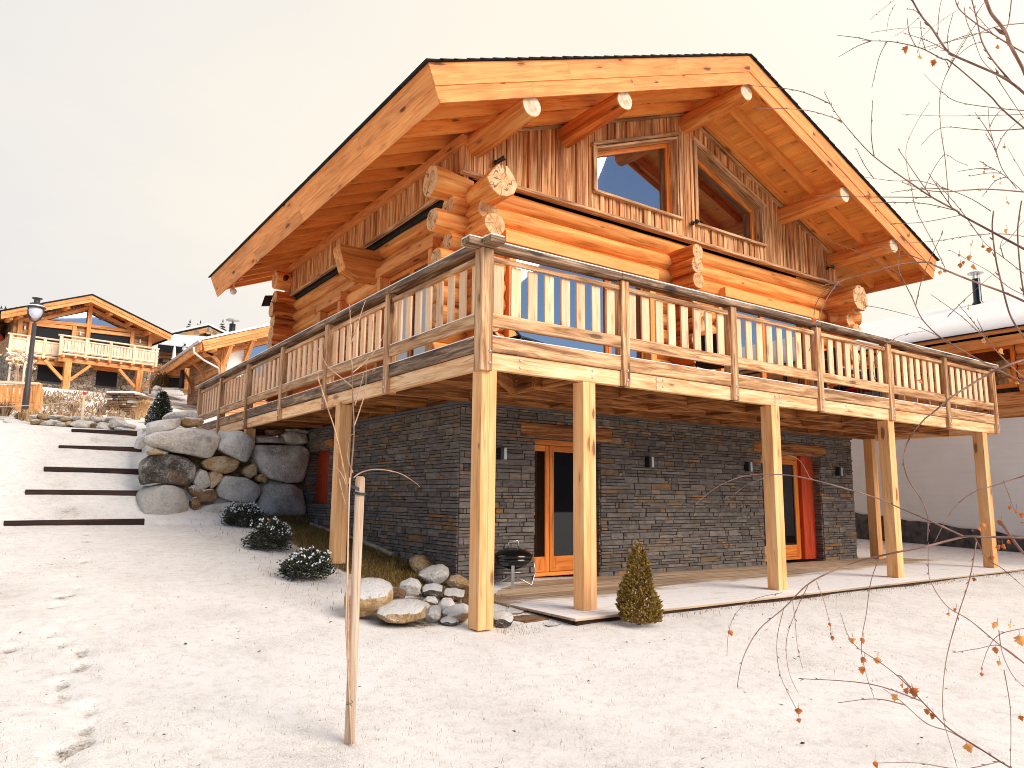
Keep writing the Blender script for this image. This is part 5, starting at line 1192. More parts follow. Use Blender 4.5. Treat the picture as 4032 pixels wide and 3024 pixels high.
limb(A(y1,(90,720),(190,900),(400,1150),(540,1275),(760,1430),(930,1545),(1130,1655))+A(y2,(1170,95),(1400,220),(1670,365)), 2.6,2.3,.0075,.0012, 9, side=6)
limb(A(y1,(920,800),(830,940),(740,1130),(740,1300),(770,1450),(810,1640))+A(y2,(870,170),(940,300),(1035,500)), 2.5,2.4,.0026,.0009, 14, False)
limb(A(y1,(1110,450),(1005,710),(1005,1000),(1040,1250),(1070,1600)), 2.75,2.5,.0028,.0016, 12, False, side=2)
limb(A(y1,(850,380),(1050,330),(1250,280),(1440,210),(1670,180)), 2.7,2.9,.004,.0016, 10)
limb(A(y1,(690,895),(1000,910),(1450,905),(1670,895)), 3.2,3.1,.003,.0009, 13)
limb(A(y1,(870,580),(1005,710),(1140,800),(1460,850),(1670,868)), 3.,3.,.004,.0009, 11)
limb(A(y1,(850,1140),(1005,1005),(1250,1015),(1440,1025),(1670,1010)), 2.9,2.8,.0042,.001, 11)
limb(A(y1,(400,1390),(640,1420),(860,1425),(1200,1540),(1400,1659)), 2.7,2.6,.0028,.0009, 13, False, side=2)
limb(A(y1,(700,1430),(880,1490),(1060,1505),(1350,1485),(1670,1508)), 2.5,2.6,.0048,.0018, 8)
limb(A(y1,(-20,1535),(300,1545),(700,1548),(930,1550)), 2.4,2.33,.0032,.0012, 10, False)
limb(A(y1,(850,120),(740,220),(650,280)), 2.9,2.9,.002,.0009, 14, False); limb(A(y1,(650,30),(600,130),(580,250)), 3,3,.0016,.0009, 18, False); limb(A(y1,(640,0),(500,110),(450,160)), 3,3,.0016,.0009, 18, False); limb(A(y1,(930,220),(700,222),(460,255)), 2.85,2.9,.0018,.0009, 14, False)
limb(A(y1,(1240,230),(1100,450),(1080,500)), 3,2.9,.0022,.0014, 12, False); limb(A(y1,(1150,70),(980,185),(860,290),(820,420)), 3,3,.0018,.0009, 14, False); limb(A(y1,(1560,0),(1540,170),(1510,240)), 2.8,2.7,.004,.003, 6, False)
limb(A(y1,(1440,580),(1330,470),(1260,290),(1210,170),(1190,60)), 2.75,2.8,.003,.0012, 12, False); limb(A(y1,(1659,930),(1550,770),(1440,600)), 2.7,2.75,.003,.0015, 12, False); limb(A(y1,(1380,850),(1390,1000),(1440,1180),(1490,1330),(1600,1480)), 2.6,2.6,.003,.0012, 14, False, side=4)
limb(A(y1,(1340,1290),(1430,1330),(1520,1390),(1670,1520)), 2.6,2.5,.003,.0012, 14, side=4); limb(A(y1,(1530,1160),(1600,1280),(1670,1400)), 2.6,2.6,.002,.001, 14, False); limb(A(y1,(1210,1295),(1130,1265),(1040,1215),(960,1310),(900,1430),(880,1490)), 2.5,2.45,.0018,.0012, 14, False)
limb(A(y2,(40,660),(250,600),(500,530),(690,480),(890,462),(960,490),(1200,590),(1500,700),(1670,775)), 2.2,2.1,.0065,.0016, 6, side=2)
limb(A(y2,(10,880),(30,780),(100,690),(250,600)), 2.25,2.2,.0012,.002, 8, False)
limb(A(y2,(690,340),(670,500),(720,620),(780,740),(860,910),(1000,1050),(1200,1170),(1420,1290),(1670,1415)), 2.3,2.2,.005,.0014, 9, side=3)
limb(A(y2,(1140,790),(1250,920),(1350,1050),(1480,1200),(1670,1385)), 2.5,2.4,.0042,.0012, 9, side=2)
limb(A(y2,(1420,60),(1410,200),(1440,450),(1480,620),(1540,850),(1600,970),(1670,1065)), 2.3,2.2,.006,.003, 7)
limb(A(y2,(1640,-20),(1610,200),(1620,420),(1640,600),(1670,770)), 2.4,2.3,.005,.003, 7)
limb(A(y2,(620,160),(860,150),(1160,95)), 2.4,2.3,.002,.0012, 12, False); limb(A(y2,(400,800),(560,830),(740,875),(850,905)), 2.35,2.3,.0009,.0018, 12, False); limb(A(y2,(560,320),(940,300),(1200,260),(1450,240),(1670,262)), 2.5,2.4,.003,.0009, 12)
limb(A(y2,(1060,890),(1180,770),(1310,650),(1450,530)), 2.4,2.4,.0009,.002, 12, False); limb(A(y2,(1280,220),(1370,330),(1500,430),(1670,560)), 2.5,2.4,.003,.001, 12, side=2); limb(A(y2,(1080,370),(1230,450),(1390,540),(1540,660),(1660,720)), 2.5,2.4,.0026,.0009, 12); limb(A(y2,(1490,330),(1560,260),(1670,120)), 2.5,2.5,.001,.002, 12, False)
limb(A(y2,(490,1390),(475,1290),(530,1150),(690,1040),(910,1000)), 2.4,2.35,.0009,.002, 10, False)
limb(A(z8,(1530,950),(1530,780),(1480,650),(1390,510),(1360,370),(1400,230),(1500,100))+A(y2,(950,1640),(1080,1530),(1250,1420),(1420,1320),(1540,1270),(1670,1225)), 2.1,2.1,.0065,.0016, 7)
limb(A(z8,(1580,960),(1700,740),(1850,610),(2000,560),(2230,485)), 2.4,2.3,.004,.0012, 9)
limb(A(y3,(300,1178),(318,1080),(350,980),(430,850),(570,730),(700,600),(830,525),(1000,460),(1180,415),(1400,370),(1620,315),(1700,315),(1850,318),(1980,322)), 2.0,1.9,.0068,.0011, 5)
limb(A(z8,(-110,690),(0,600),(100,540),(250,490),(440,480),(680,510))+A(y3,(1080,80),(1250,150),(1480,250),(1620,315)), 2.1,1.95,.0044,.0012, 6, False)
limb(A(z8,(50,800),(130,660),(250,560),(440,485)), 2.12,2.05,.0022,.0009, 8, False); limb(A(z8,(700,510),(640,400),(580,355),(500,340)), 2.1,2.1,.0022,.001, 4, False)
for c_, r0 in (([(1095,1250),(1050,1120),(1020,950),(1050,760),(1075,580),(1125,435)], .0024), ([(640,1310),(550,1120),(530,920),(570,730)], .002), ([(655,1225),(600,1100),(585,920),(640,750),(710,600)], .0018), ([(680,1080),(650,960),(635,800),(620,680)], .0016), ([(850,900),(830,790),(800,680),(760,575)], .0016), ([(1580,1665),(1550,1560),(1500,1380),(1495,1200),(1520,1000),(1580,780),(1650,560),(1690,345)], .0032), ([(240,1010),(245,900),(270,800),(330,720),(420,670),(560,640)], .0014), ([(1885,1665),(1890,1500),(1885,1300),(1850,1090)], .0024), ([(1715,1090),(1760,960),(1830,880),(1980,845)], .0022), ([(1550,990),(1700,965),(1830,950),(1980,1060)], .0022)):
    limb(A(y3, *c_), 2.02, 1.97, r0, .0009, 12, False)
limb(A(y3,(900,760),(940,880),(1000,960),(1150,1060),(1270,1160),(1400,1300),(1530,1430),(1700,1540),(1900,1665),(2050,1740)), 1.9,1.8,.0044,.0009, 9, side=2)
limb(A(y3,(1150,1200),(1250,1270),(1400,1400),(1540,1450),(1700,1545)), 1.9,1.85,.003,.0009, 10, False, side=1)
limb(A(y3,(1410,350),(1410,500),(1430,590),(1520,720),(1650,800),(1820,940),(1980,1060)), 2.2,2.1,.0034,.0012, 9); limb(A(y3,(1100,1630),(1350,1630),(1600,1665),(1830,1620)), 1.85,1.85,.0024,.0009, 10, False); limb(A(y3,(1820,860),(1840,990),(1900,1120),(1980,1200)), 2,2,.001,.002, 10, False); limb(A(y3,(1690,340),(1760,450),(1840,500),(1980,620)), 2,2.,.0012,.0024, 10, False)
limb(A(y3,(1830,235),(1880,300),(1930,370),(1990,440)), 2.2,2.2,.006,.008, 4); limb(A(y3,(1850,0),(1870,50),(1920,180),(1980,250)), 2.2,2.2,.001,.002, 10, False)
# withered leaves: bent little blades with a toothed rim
b = MB(); LV = [(y1,735,390,1.3),(y1,850,445,1.2),(y1,955,490,1.3),(y1,225,950,.7),(y1,1455,370,.7),(y1,1510,1155,.5),(y1,1350,1355,.5),(y1,1420,1388,.5),(y1,1315,1488,.7),(y1,1540,1590,.8),(y1,440,1550,1.1),(y1,500,1640,1.),(y1,755,1445,.5),(y1,1480,1440,.5),
 (y2,1250,330,.7),(y2,1340,340,.7),(y2,1390,370,.9),(y2,1150,410,.5),(y2,1230,430,.8),(y2,1160,490,.8),(y2,1185,468,.6),(y2,1275,500,1),(y2,1040,535,.6),(y2,1000,545,.6),(y2,755,258,.6),(y2,1525,220,.7),(y2,1485,1165,.9),(y2,1350,1080,.9),(y2,855,1400,.8),(y2,12,920,.9),(y2,1225,830,.5),(y2,1610,1410,.6),
 (y3,262,875,.8),(y3,657,1330,.8),(y3,660,1385,.6),(y3,855,905,.6),(y3,838,825,.5),(y3,970,920,.9),(y3,1035,920,.7),(y3,1030,1032,.9),(y3,1030,1092,.9),(y3,1115,1035,.8),(y3,1220,1252,.8),(y3,1290,1215,.8),(y3,1328,1222,1.),(y3,1262,1182,.5),(y3,1405,1330,.7),(y3,1435,1360,.8),(y3,1645,1545,1.),(y3,1107,1640,.8),(y3,1570,740,.5),(y3,1530,765,.5),(y3,1675,565,.5),(y3,1800,832,1.),(y3,1822,1050,.6),(y3,1722,1115,.5),(y3,1950,920,1.2),(y3,1805,975,.8),(y3,1745,255,.9),(y3,1715,270,.7),(y3,1828,235,.8),(y3,1820,380,.7),(y3,1850,372,.7),(y3,1778,440,.7),(y3,1883,345,.7),(y3,1955,190,.8),(y3,1885,148,.6),(y3,1925,165,.6),(y3,1950,1370,.6),(y3,1890,835,.6)]
allq = np.array([q for Q in L_ for q in Q])
for (f, u, v, s) in LV:
    D = ray(f(u, v)); w_ = allq-CAM; t = (w_@D)/(D@D); dist = np.linalg.norm(w_-t[:, None]*D, axis=1)/np.maximum(t, .1); k = int(np.argmin(dist)); c = CAM+D*t[k]
    ln = .024*s*rnd(.85, 1.1); wd = ln*rnd(.38, .55); dn = nrm(V(rnd(-.5, .5), rnd(-.5, .5), -1)); sd = nrm(np.cross(dn, -CF+V(rnd(-.6, .6), rnd(-.6, .6), rnd(-.4, .4)))); nr = np.cross(dn, sd); vs = []; fs = []; cu = rnd(-.6, .6)
    prof = [0, .5, .85, 1, .92, .75, .5, .28, .04]
    for i, pw in enumerate(prof):
        tt = i/(len(prof)-1)-.5; ctr = c+dn*ln*tt+nr*(cu*ln*(tt*tt)); j = wd*pw*(1+.22*(-1)**i)
        for q in (-1, 0, 1): vs.append(tuple(ctr+sd*q*j*rnd(.85, 1.1)+nr*(abs(q)*j*rnd(.3, .9))))
    for i in range(len(prof)-1):
        for q in (0, 1): fs.append([i*3+q, i*3+q+1, i*3+q+4, i*3+q+3])
    b.quick(vs, fs, 'pale_leaf' if random.random() < .35 else 'old_leaf', random.random(), smooth=True)
    b.tube([c-dn*ln*.5, c-dn*ln*.5+V(rnd(-.004, .004), 0, .012)], .0006, 'bark_wood', seg=4)
b.build('leaves', br)

# dry clumps and weeds on the slope above
def clump(name, c, R, H, n, mat, label, cat, group=None, fall=.5):
    vs = []; fs = []; rv = []; c = np.array(c, float)
    for k in range(n):
        a = rnd(0, 6.283); q = c+V(math.cos(a), math.sin(a), 0)*R*.35*random.random(); d = V(math.cos(a), math.sin(a), 0)*rnd(.1, 1)*R; h = H*rnd(.55, 1.1); s = V(-math.sin(a), math.cos(a), 0)*rnd(.006, .014)*max(1, H)
        p1 = q+d*.45+V(0, 0, h*.75); p2 = q+d+V(0, 0, h*(1-fall*rnd(0, .6))); i = len(vs); vs += [tuple(q-s), tuple(q+s), tuple(p1+s), tuple(p1-s), tuple(p2)]; fs += [[i, i+1, i+2, i+3], [i+3, i+2, i+4]]; r_ = random.random(); rv += [r_, r_]
    b = MB(); b.quick(vs, fs, mat, rv); return one(name, b, label, cat, group, org=c)
g = gp(w4(1790, 615)); clump('dry_grass_clump', g, .55, .85, 900, 'straw', 'tall straw coloured grass clump beside the slate stack', 'grass clump')
g = gp(w4(1700, 640)); clump('dry_grass_clump', g, .35, .5, 350, 'straw', 'shorter straw grass tuft left of the tall clump', 'grass clump')
g = gp(w4(40, 600)); clump('dry_grass_clump', g, .45, .5, 250, 'weed', 'rusty brown dry tuft at the left end of the low rock wall', 'grass clump')
g = gp(w4(550, 690)); clump('dry_grass_clump', g-HN*.6, .25, .35, 120, 'straw', 'small yellow tuft in front of the low rock wall', 'grass clump')
g = gp(w4(900, 560)); clump('dry_grass_clump', g, .25, .45, 120, 'weed', 'dark brown dead stalks left of the marker post', 'grass clump')
g = gp(w4(1240, 590)); clump('dry_grass_clump', g, .25, .4, 120, 'weed', 'brown weed tuft below the slate stack', 'grass clump')
g = gp(w4(250, 650)); clump('dry_grass_clump', g, .3, .3, 120, 'weed', 'brown dry weeds at the foot of the street lamp', 'grass clump')
g = gp(c3(690, 1640)); clump('dry_grass_clump', g, .9, 1.3, 400, 'straw', 'pale dry grass just left of the balcony end', 'grass clump')
b = MB(); vs = []; fs = []; rv = []
for k in range(1300):
    u = rnd(520, 1700); v = rnd(300, 620); q = gp(w4(u, v)) if k % 5 == 0 else q+V(rnd(-.5, .5), rnd(-.5, .5), 0); z = gz(q[0], q[1]); i = len(vs); h = rnd(.05, .2); a = rnd(0, 6.283); w_ = rnd(.02, .06)
    vs += [(q[0]-w_, q[1], z), (q[0]+w_, q[1], z), (q[0]+math.cos(a)*h*.5, q[1]+math.sin(a)*h*.5, z+h)]; fs.append([i, i+1, i+2]); rv.append(random.random())
b.quick(vs, fs, 'weed', rv); tag(b.build('hillside_weeds'), 'brown weeds and dead stalks scattered over the snowy upper slope', 'weeds', kind='stuff')
# ---------------------------------------------------------------- neighbouring houses
# house with the big gable on the left, measured on its facade plane
dL, dR = 47.0, 54.5
FLp = CAM+ray(y8(15, 350))*dL; FRp = CAM+ray(z1(1360, 640))*dR
FU = FRp-FLp; FU[2] = 0; FU = nrm(FU); FN = V(FU[1], -FU[0], 0)   # along the facade, and out of it
def fp(u, v, t=0): return atp(y8(u, v), FLp+FN*t, FN)
def S(u, v, t=0): p = fp(u, v, t); return np.dot(p-FLp, FU), p[2]
base = fp(1000, 1250); base[2] = 8.0
hs = thing('gabled_house', 'wooden gabled house on the hillside with blue triangular panes and rubble base', 'house', base)
def W(s, t, z): return FLp+FU*s+FN*t+V(0, 0, z-FLp[2])
def fb(b, s0, s1, t0, t1, za, zb, mat, **k): b.obox((W(s0, t0, za)+W(s1, t1, zb))/2, *( (lambda d: ([[FU, FN, V(0, 0, 1)][i] for i in d[1]], [d[0][i] for i in d[1]]))(([abs(s1-s0)/2, abs(t1-t0)/2, abs(zb-za)/2], sorted(range(3), key=lambda i: -[abs(s1-s0), abs(t1-t0), abs(zb-za)][i])))), mat, ch=.012, **k)
def fpoly(b, pts, t, th, mat, ax=None): b.prism([W(s, t, z) for s, z in pts], FN*th, mat, ax=ax)
def fbar(b, p, q, t, w_, h, mat, ta=0): 
    s0, za = S(*p, t=ta); s1, zb = S(*q, t=ta); b.beam(W(s0, t, za), W(s1, t, zb), w_, h, mat)
sl, zl_ = S(15, 350); sa, za_ = S(1003, 173); sr_ = np.dot(FRp-FLp, FU); zr_ = FRp[2]
TR = -1.5; TB = -3.2     # roof edge is at t=0; facade wall set back by the overhang; back plane
wl, _ = S(112, 800, TR); wr, _ = S(1655, 800, TR); zfl = S(900, 830, 0)[1]; zb0 = 7.2
def zroof(s): return za_+(zl_-za_)*(sa-s)/(sa-sl) if s < sa else za_+(zr_-za_)*(s-sa)/(sr_-sa)
b = MB(); HL = [S(*p, t=TR) for p in ((415, 930), (690, 950), (685, 1125), (400, 1105))]; HR = [S(*p, t=TR) for p in ((1050, 995), (1280, 1010), (1265, 1175), (1040, 1155))]
fb(b, wl, wr, TR, TR-6, zb0, zfl, 'rubble'); b.build('stone_wall', hs)
for q in (HL, HR):
    b = MB(); s0 = (q[0][0]+q[3][0])/2; s1 = (q[1][0]+q[2][0])/2; z0 = (q[2][1]+q[3][1])/2; z1_ = (q[0][1]+q[1][1])/2; fb(b, s0, s1, TR+.0, TR+.03, z0, z1_, 'screen_fabric'); o = b.build('window', hs); b = MB(); fb(b, s0-.25, s1+.35, TR+.0, TR+.08, z1_+.003, z1_+.28, 'fascia_wood'); b.build('lintel', hs, o); b = MB(); fb(b, s0-.08, s1+.08, TR, TR+.1, z0-.1, z0-.003, 'coping'); b.build('sill', hs, o)
b = MB(); zt = zfl
for k in range(14):
    za2 = zfl+k*.2
    fb(b, wl+.02, wr-.02, TR-.05, TR-6, za2, za2+.195, 'far_log')
P = [(wl, zfl+2.8), (wr, zfl+2.8), (wr, zroof(wr)-.45), (sa, za_-.5), (wl, zroof(wl)-.45)]; fpoly(b, P, TR-.2, .12, 'cladding_wood', ax=[V(0, 0, 1), FU, FN]); b.build('timber_wall', hs)
for q in ([(380, 508), (785, 552), (775, 650), (368, 632)], [(968, 572), (1418, 622), (1410, 700), (958, 655)]):
    pts = [S(*p, t=TR) for p in q]; pts[2] = (pts[1][0], zfl+.05); pts[3] = (pts[0][0], zfl+.05); b = MB(); fpoly(b, pts, TR+.01, .03, 'screen_fabric'); o = b.build('roller_shutter', hs)
for q in ([(545, 437), (943, 358), (938, 487)], [(990, 370), (1338, 535), (981, 495)]):
    b = MB(); fpoly(b, [S(*p, t=TR) for p in q], TR+.02, .03, 'glass'); o = b.build('gable_window', hs); tag(o, 'blue triangular pane under the gable')
for p, q in (((240, 440), (962, 505)), ((985, 508), (1612, 595)), ((430, 440), (962, 315)), ((998, 330), (1440, 555)), ((375, 490), (790, 535)), ((960, 560), (1415, 612))):
    b = MB(); fbar(b, p, q, TR+.10, .14, .24, 'far_wood', TR); b.build('beam', hs)
for (p, q) in (((985, 240), (950, 640)), ((228, 380), (203, 610)), ((338, 450), (320, 620)), ((805, 515), (795, 632)), ((1438, 560), (1425, 700)), ((1640, 555), (1620, 720))):
    b = MB(); s0, z0 = S(*p, t=TR); s1, z1_ = S(*q, t=TR); m_ = (s0+s1)/2; fb(b, m_-.13, m_+.13, TR+.02, TR+.24, z1_-.3, z0, 'far_wood'); b.build('timber_post', hs)
for sd in (0, 1):
    e0 = (sl, zl_) if sd == 0 else (sr_, zr_); n_ = nrm(V(-(za_-e0[1]), sa-e0[0]))*(1 if sd == 0 else -1)
    for j, (p0, p1, t_) in enumerate(((0, .24, 0), (.242, .46, -.05))):
        b = MB(); fpoly(b, [(sa, za_-p0*1.05), (e0[0], e0[1]-p0), (e0[0]+(.05 if sd == 0 else -.05)*j, e0[1]-p1), (sa, za_-p1*1.05)], t_-.06, .06, 'far_wood'); b.build('barge_board', hs)
    b = MB(); fpoly(b, [(sa, za_+.10), (e0[0]-(.12 if sd == 0 else -.12), e0[1]+.06), (e0[0]-(.12 if sd == 0 else -.12), e0[1]+.0), (sa, za_+.003)], .06, -9, 'shingle'); b.build('roof', hs)
    b = MB(); fpoly(b, [(sa, za_-.16), (e0[0], e0[1]-.16), (e0[0], e0[1]-.22), (sa, za_-.22)], -.07, -8.8, 'rafter_wood'); b.build('soffit', hs)
    b = MB(); ex = e0[0]+(.03 if sd == 0 else -.03); fb(b, ex-.03, ex+.03, -.07, -8.5, e0[1]-.34, e0[1]-.02, 'shingle'); b.build('gutter', hs)
for u, v in ((120, 415), (745, 295), (990, 240), (1215, 365), (1430, 470), (225, 385), (1635, 570)):
    s, z = S(u, v, -.3); b = MB(); fb(b, s-.12, s+.12, -.25, TR, z-.15, z+.15, 'far_wood'); b.build('purlin', hs)
# its balcony in two steps
for (a, c_, t_, zt0, zb_, n) in (((125, 605), (672, 655), 1.5, 0, 0, 17), ((672, 622), (1712, 742), 2.3, 0, 0, 30)):
    t0 = TR+t_; s0, z0 = S(*a, t=t0); s1, z1_ = S(*c_, t=t0); zz = (z0+z1_)/2; zf_ = zz-1.15
    b = MB(); fb(b, s0, s1, TR+.01, t0, zf_-.12, zf_, 'far_pale'); o = b.build('balcony_floor', hs)
    b = MB(); fb(b, s0-.2, s1+.15, t0-.06, t0+.08, zz-.05, zz+.05, 'far_pale'); fb(b, s0, s1, t0-.02, t0+.03, zz-.28, zz-.18, 'far_pale'); fb(b, s0, s1, t0-.02, t0+.03, zf_+.12, zf_+.22, 'far_pale'); b.build('balcony_rail', hs, o)
    for k in range(n): s = s0+(s1-s0)*(k+.5)/n; b = MB(); fb(b, s-.09, s+.09, t0-.05, t0-.021, zf_+.06, zz-.19, 'far_pale'); b.build('baluster', hs, o)
    for k in range(4 if n < 20 else 5): s = s0+(s1-s0)*k/(3 if n < 20 else 4); b = MB(); fb(b, s-.09, s+.09, t0-.1, t0+.06, zf_-.2, zz-.051, 'far_pale'); b.build('railing_post', hs, o)
    for k in range(6 if n < 20 else 9): s = s0+.2+(s1-s0-.4)*k/(5 if n < 20 else 8); b = MB(); fb(b, s-.07, s+.07, TR, t0+.12, zf_-.30, zf_-.121, 'far_wood'); b.build('joist', hs, o)
    b = MB(); fb(b, s0, s1, t0-.45, t0-.2, zf_-.56, zf_-.301, 'far_wood'); b.build('beam', hs)
    if n > 20: zpost = zf_-.56
for (p, q) in (((738, 860), (712, 1208)), ((1522, 930), (1492, 1270))):
    t0 = TR+2.0; s0, _ = S(*p, t=t0); s1, zz1 = S(*q, t=t0); b = MB(); m_ = (s0+s1)/2; fb(b, m_-.2, m_+.2, t0-.2, t0+.2, zz1-.4, zpost-.003, 'far_wood'); b.build('support_post', hs)
    for d in (-1, 1): b = MB(); b.beam(W(m_+d*.2, t0, zpost-1.2), W(m_+d*1.35, t0, zpost-.05), .18, .2, 'far_wood', up=FN); b.build('brace', hs)
for u, v in ((268, 525), (872, 590), (1522, 672)):
    s, z = S(u, v, TR); b = MB(); fb(b, s-.05, s+.05, TR+.0, TR+.12, z-.15, z+.12, 'white_paint'); b.build('wall_lamp', hs)

# house at the far left edge
p = CAM+ray(y8(20, 900))*44; o = V(p[0], p[1], 7); hd = thing('edge_house', 'partly visible timber house at the far left edge with striped eave', 'house', o)
def hb(b, u0, u1, v0, v1, d0, d1, mat):
    A_ = CAM+ray(y8(u0, v1))*d0; B_ = CAM+ray(y8(u1, v0))*d0; c_ = (A_+B_)/2+HN*(d1-d0)/2; rr = V(HN[1], -HN[0], 0); b.obox(c_, [rr, HN, V(0, 0, 1)], [abs(np.dot(B_-A_, rr))/2, (d1-d0)/2, abs(B_[2]-A_[2])/2], mat, ch=.01)
b = MB()
for k in range(13): hb(b, -260, 95, 560+k*24, 583+k*24, 53, 58, 'far_log')
b.build('timber_wall', hd); b = MB(); hb(b, -260, 108, 872, 1180, 53, 58, 'rubble'); b.build('stone_wall', hd)
b = MB(); hb(b, -60, 85, 1012, 1140, 52.9, 53, 'screen_fabric'); f_ = b.build('window', hd); b = MB(); hb(b, -50, 70, 1030, 1130, 52.8, 52.89, 'glass'); b.build('pane', hd, f_)
b = MB(); hb(b, -90, 100, 985, 1010, 52.6, 53, 'fascia_wood'); b.build('lintel', hd, f_)
A_ = CAM+ray(y8(-40, 545))*48; B_ = CAM+ray(y8(90, 700))*51.5; b = MB(); rr = V(HN[1], -HN[0], 0)
b.prism([A_, B_, B_+V(0, 0, .25), A_+V(0, 0, .25)], -rr*5+V(0, 0, 1.6), 'shingle'); b.build('roof', hd)
b = MB()
for k in range(9): q = A_+(B_-A_)*(k+.5)/9-V(0, 0, .03); b.beam(q, q-rr*4.5+V(0, 0, 1.4), .09, .16, 'red_wood')
b.build('rafters', hd)

# chalet with the braced eave, just beyond the balcony end
dB = 42; EB = CAM+ray(c3(905, 890))*dB; YB = EB[1]
def bp(u, v, y=0): return at(c3(u, v), y=YB+y)
hb_ = thing('braced_chalet', 'timber chalet with curved braces under its eave beyond the balcony end', 'house', (EB[0]+3, YB+4, 5.5))
rr_ = bp(1950, 662); mB = (rr_[2]-EB[2])/(rr_[0]-EB[0]); xr = EB[0]+7.5; zrg = EB[2]+mB*7.5
def bz(x): return EB[2]+mB*(x-EB[0])
b = MB(); b.prism([(EB[0]-.1, YB-.05, EB[2]+.06), (xr, YB-.05, zrg+.06), (xr, YB-.05, zrg), (EB[0]-.1, YB-.05, EB[2])], (0, 12, 0), 'zinc'); b.prism([(EB[0]-.1, YB-.02, EB[2]+.14), (xr, YB-.02, zrg+.14), (xr, YB-.02, zrg+.062), (EB[0]-.1, YB-.02, EB[2]+.062)], (0, 12, 0), 'pure_snow'); b.prism([(xr, YB, zrg+.06), (xr+7.5, YB, EB[2]+.06), (xr+7.5, YB, EB[2]), (xr, YB, zrg)], (0, 12, 0), 'zinc'); b.build('roof', hb_)
for (p0, p1, t) in ((.003, .26, 0), (.262, .42, .04), (.422, .58, .08)):
    b = MB(); b.prism([(EB[0]+p0*.35, YB+t, EB[2]-p0), (xr, YB+t, zrg-p0), (xr, YB+t, zrg-p1), (EB[0]+p1*.35, YB+t, EB[2]-p1)], (0, .05, 0), 'far_wood'); b.build('barge_board', hb_)
b = MB(); b.prism([(EB[0]+.02, YB+.14, EB[2]-.1), (xr, YB+.14, zrg-.1), (xr, YB+.14, zrg-.16), (EB[0]+.02, YB+.14, EB[2]-.16)], (0, 11.7, 0), 'rafter_wood'); b.build('soffit', hb_)
b = MB(); b.bx(EB[0]-.02, EB[0]+.05, YB+.13, YB+12, EB[2]-.52, EB[2]-.02, 'far_wood'); b.build('eave_fascia', hb_)
b = MB(); b.tube([(EB[0]-.12, YB-.05, EB[2]-.02), (EB[0]-.12, YB+12, EB[2]-.02)], .09, 'zinc', seg=8); b.build('gutter', hb_)
b = MB(); b.tube([bp(785, 985, .2), bp(790, 1060, .2), bp(930, 1170, .9), bp(1150, 1290, 1.3), bp(1162, 1400, 1.3)], .06, 'white_paint', seg=8); b.build('downpipe', hb_)
for k in range(10): y = YB+.5+k*1.2; b = MB(); x1 = EB[0]+2.4; b.prism([(EB[0]+.06, y, EB[2]-.165), (x1, y, bz(x1)-.165), (x1, y, bz(x1)-.4), (EB[0]+.06, y, EB[2]-.4)], (0, .14, 0), 'rafter_wood'); b.build('rafter', hb_)
xw = bp(1215, 1200, 1.3)[0]
b = MB()
for k in range(22): z = 5.2+k*.22; b.bx(xw, xw+.2, YB+1.4, YB+11, z, z+.212, 'far_log')
b.build('timber_wall', hb_)
b = MB(); b.prism([(xw+.2, YB+1.5, 5.2), (xr, YB+1.5, 5.2), (xr, YB+1.5, zrg-.6), (xw+.2, YB+1.5, bz(xw)-.6)], (0, .2, 0), 'cladding_wood', ax=[(1, 0, 0), (0, 0, 1), (0, 1, 0)]); b.build('gable_wall', hb_)
b = MB(); b.prism([bp(1300, 1052, 1.35), bp(1512, 1002, 1.35), bp(1500, 1420, 1.35), bp(1235, 1420, 1.35)], (0, .05, 0), 'blind'); o = b.build('window_blind', hb_)
b = MB(); b.prism([bp(1612, 1000, 1.35), bp(1960, 915, 1.35), bp(1960, 1400, 1.35), bp(1545, 1400, 1.35)], (0, .05, 0), 'glass'); b.build('window', hb_)
for (p, q) in (((1330, 940), (1215, 1250)), ((1650, 870), (1525, 1190))):
    a_ = bp(*p, y=.3); c_ = bp(*q, y=1.2); b = MB(); b.beam(c_, a_, .22, .24, 'far_wood'); b.build('brace', hb_)
    b = MB(); b.bx(a_[0]-.17, a_[0]+.17, YB+.15, YB+1.4, a_[2]-.1, a_[2]+.25, 'far_wood'); b.build('purlin', hb_)
b = MB(); q = bp(1220, 1290, 1.1); b.bx(q[0]-.16, q[0]+.12, YB+1.1, YB+1.4, 5.0, bz(q[0])-.6, 'far_wood'); b.build('timber_post', hb_)
b = MB(); b.beam(bp(1300, 1035, 1.3), bp(1960, 870, 1.3), .2, .28, 'far_wood'); b.beam(bp(940, 1100, 1.3), bp(1230, 1040, 1.3), .2, .28, 'far_wood'); b.build('beam', hb_)
b = MB(); a_ = bp(1095, 995, .15); b.beam(a_, a_+V(-.2, 11, .05), .26, .28, 'far_wood'); b.build('purlin', hb_)
for (y, s_) in ((1.3, 1), (5.5, 1), (9.5, 1)):
    b = MB(); x0 = xw; zt = bz(EB[0]+1.4)-.65; pts = [V(x0, YB+y, zt-1.7+1.6*math.sin(t)**1.0) for t in ()]
    pts = [V(x0-1.5*(1-math.cos(t)), YB+y, zt-1.75+1.6*math.sin(t)) for t in np.linspace(0, 1.5, 8)]
    for u_, v_ in zip(pts[:-1], pts[1:]): b.beam(u_, v_+(v_-u_)*.05, .18, .2, 'far_wood', up=(0, 1, 0))
    b.build('curved_brace', hb_); b = MB(); b.bx(x0-1.75, x0, YB+y-.1, YB+y+.1, zt-.02, zt+.2, 'far_wood'); b.build('beam', hb_)
b = MB(); b.beam(bp(820, 1500, 8), bp(1200, 1290, 1.5), .2, .35, 'far_wood'); b.build('wall_beam', hb_)
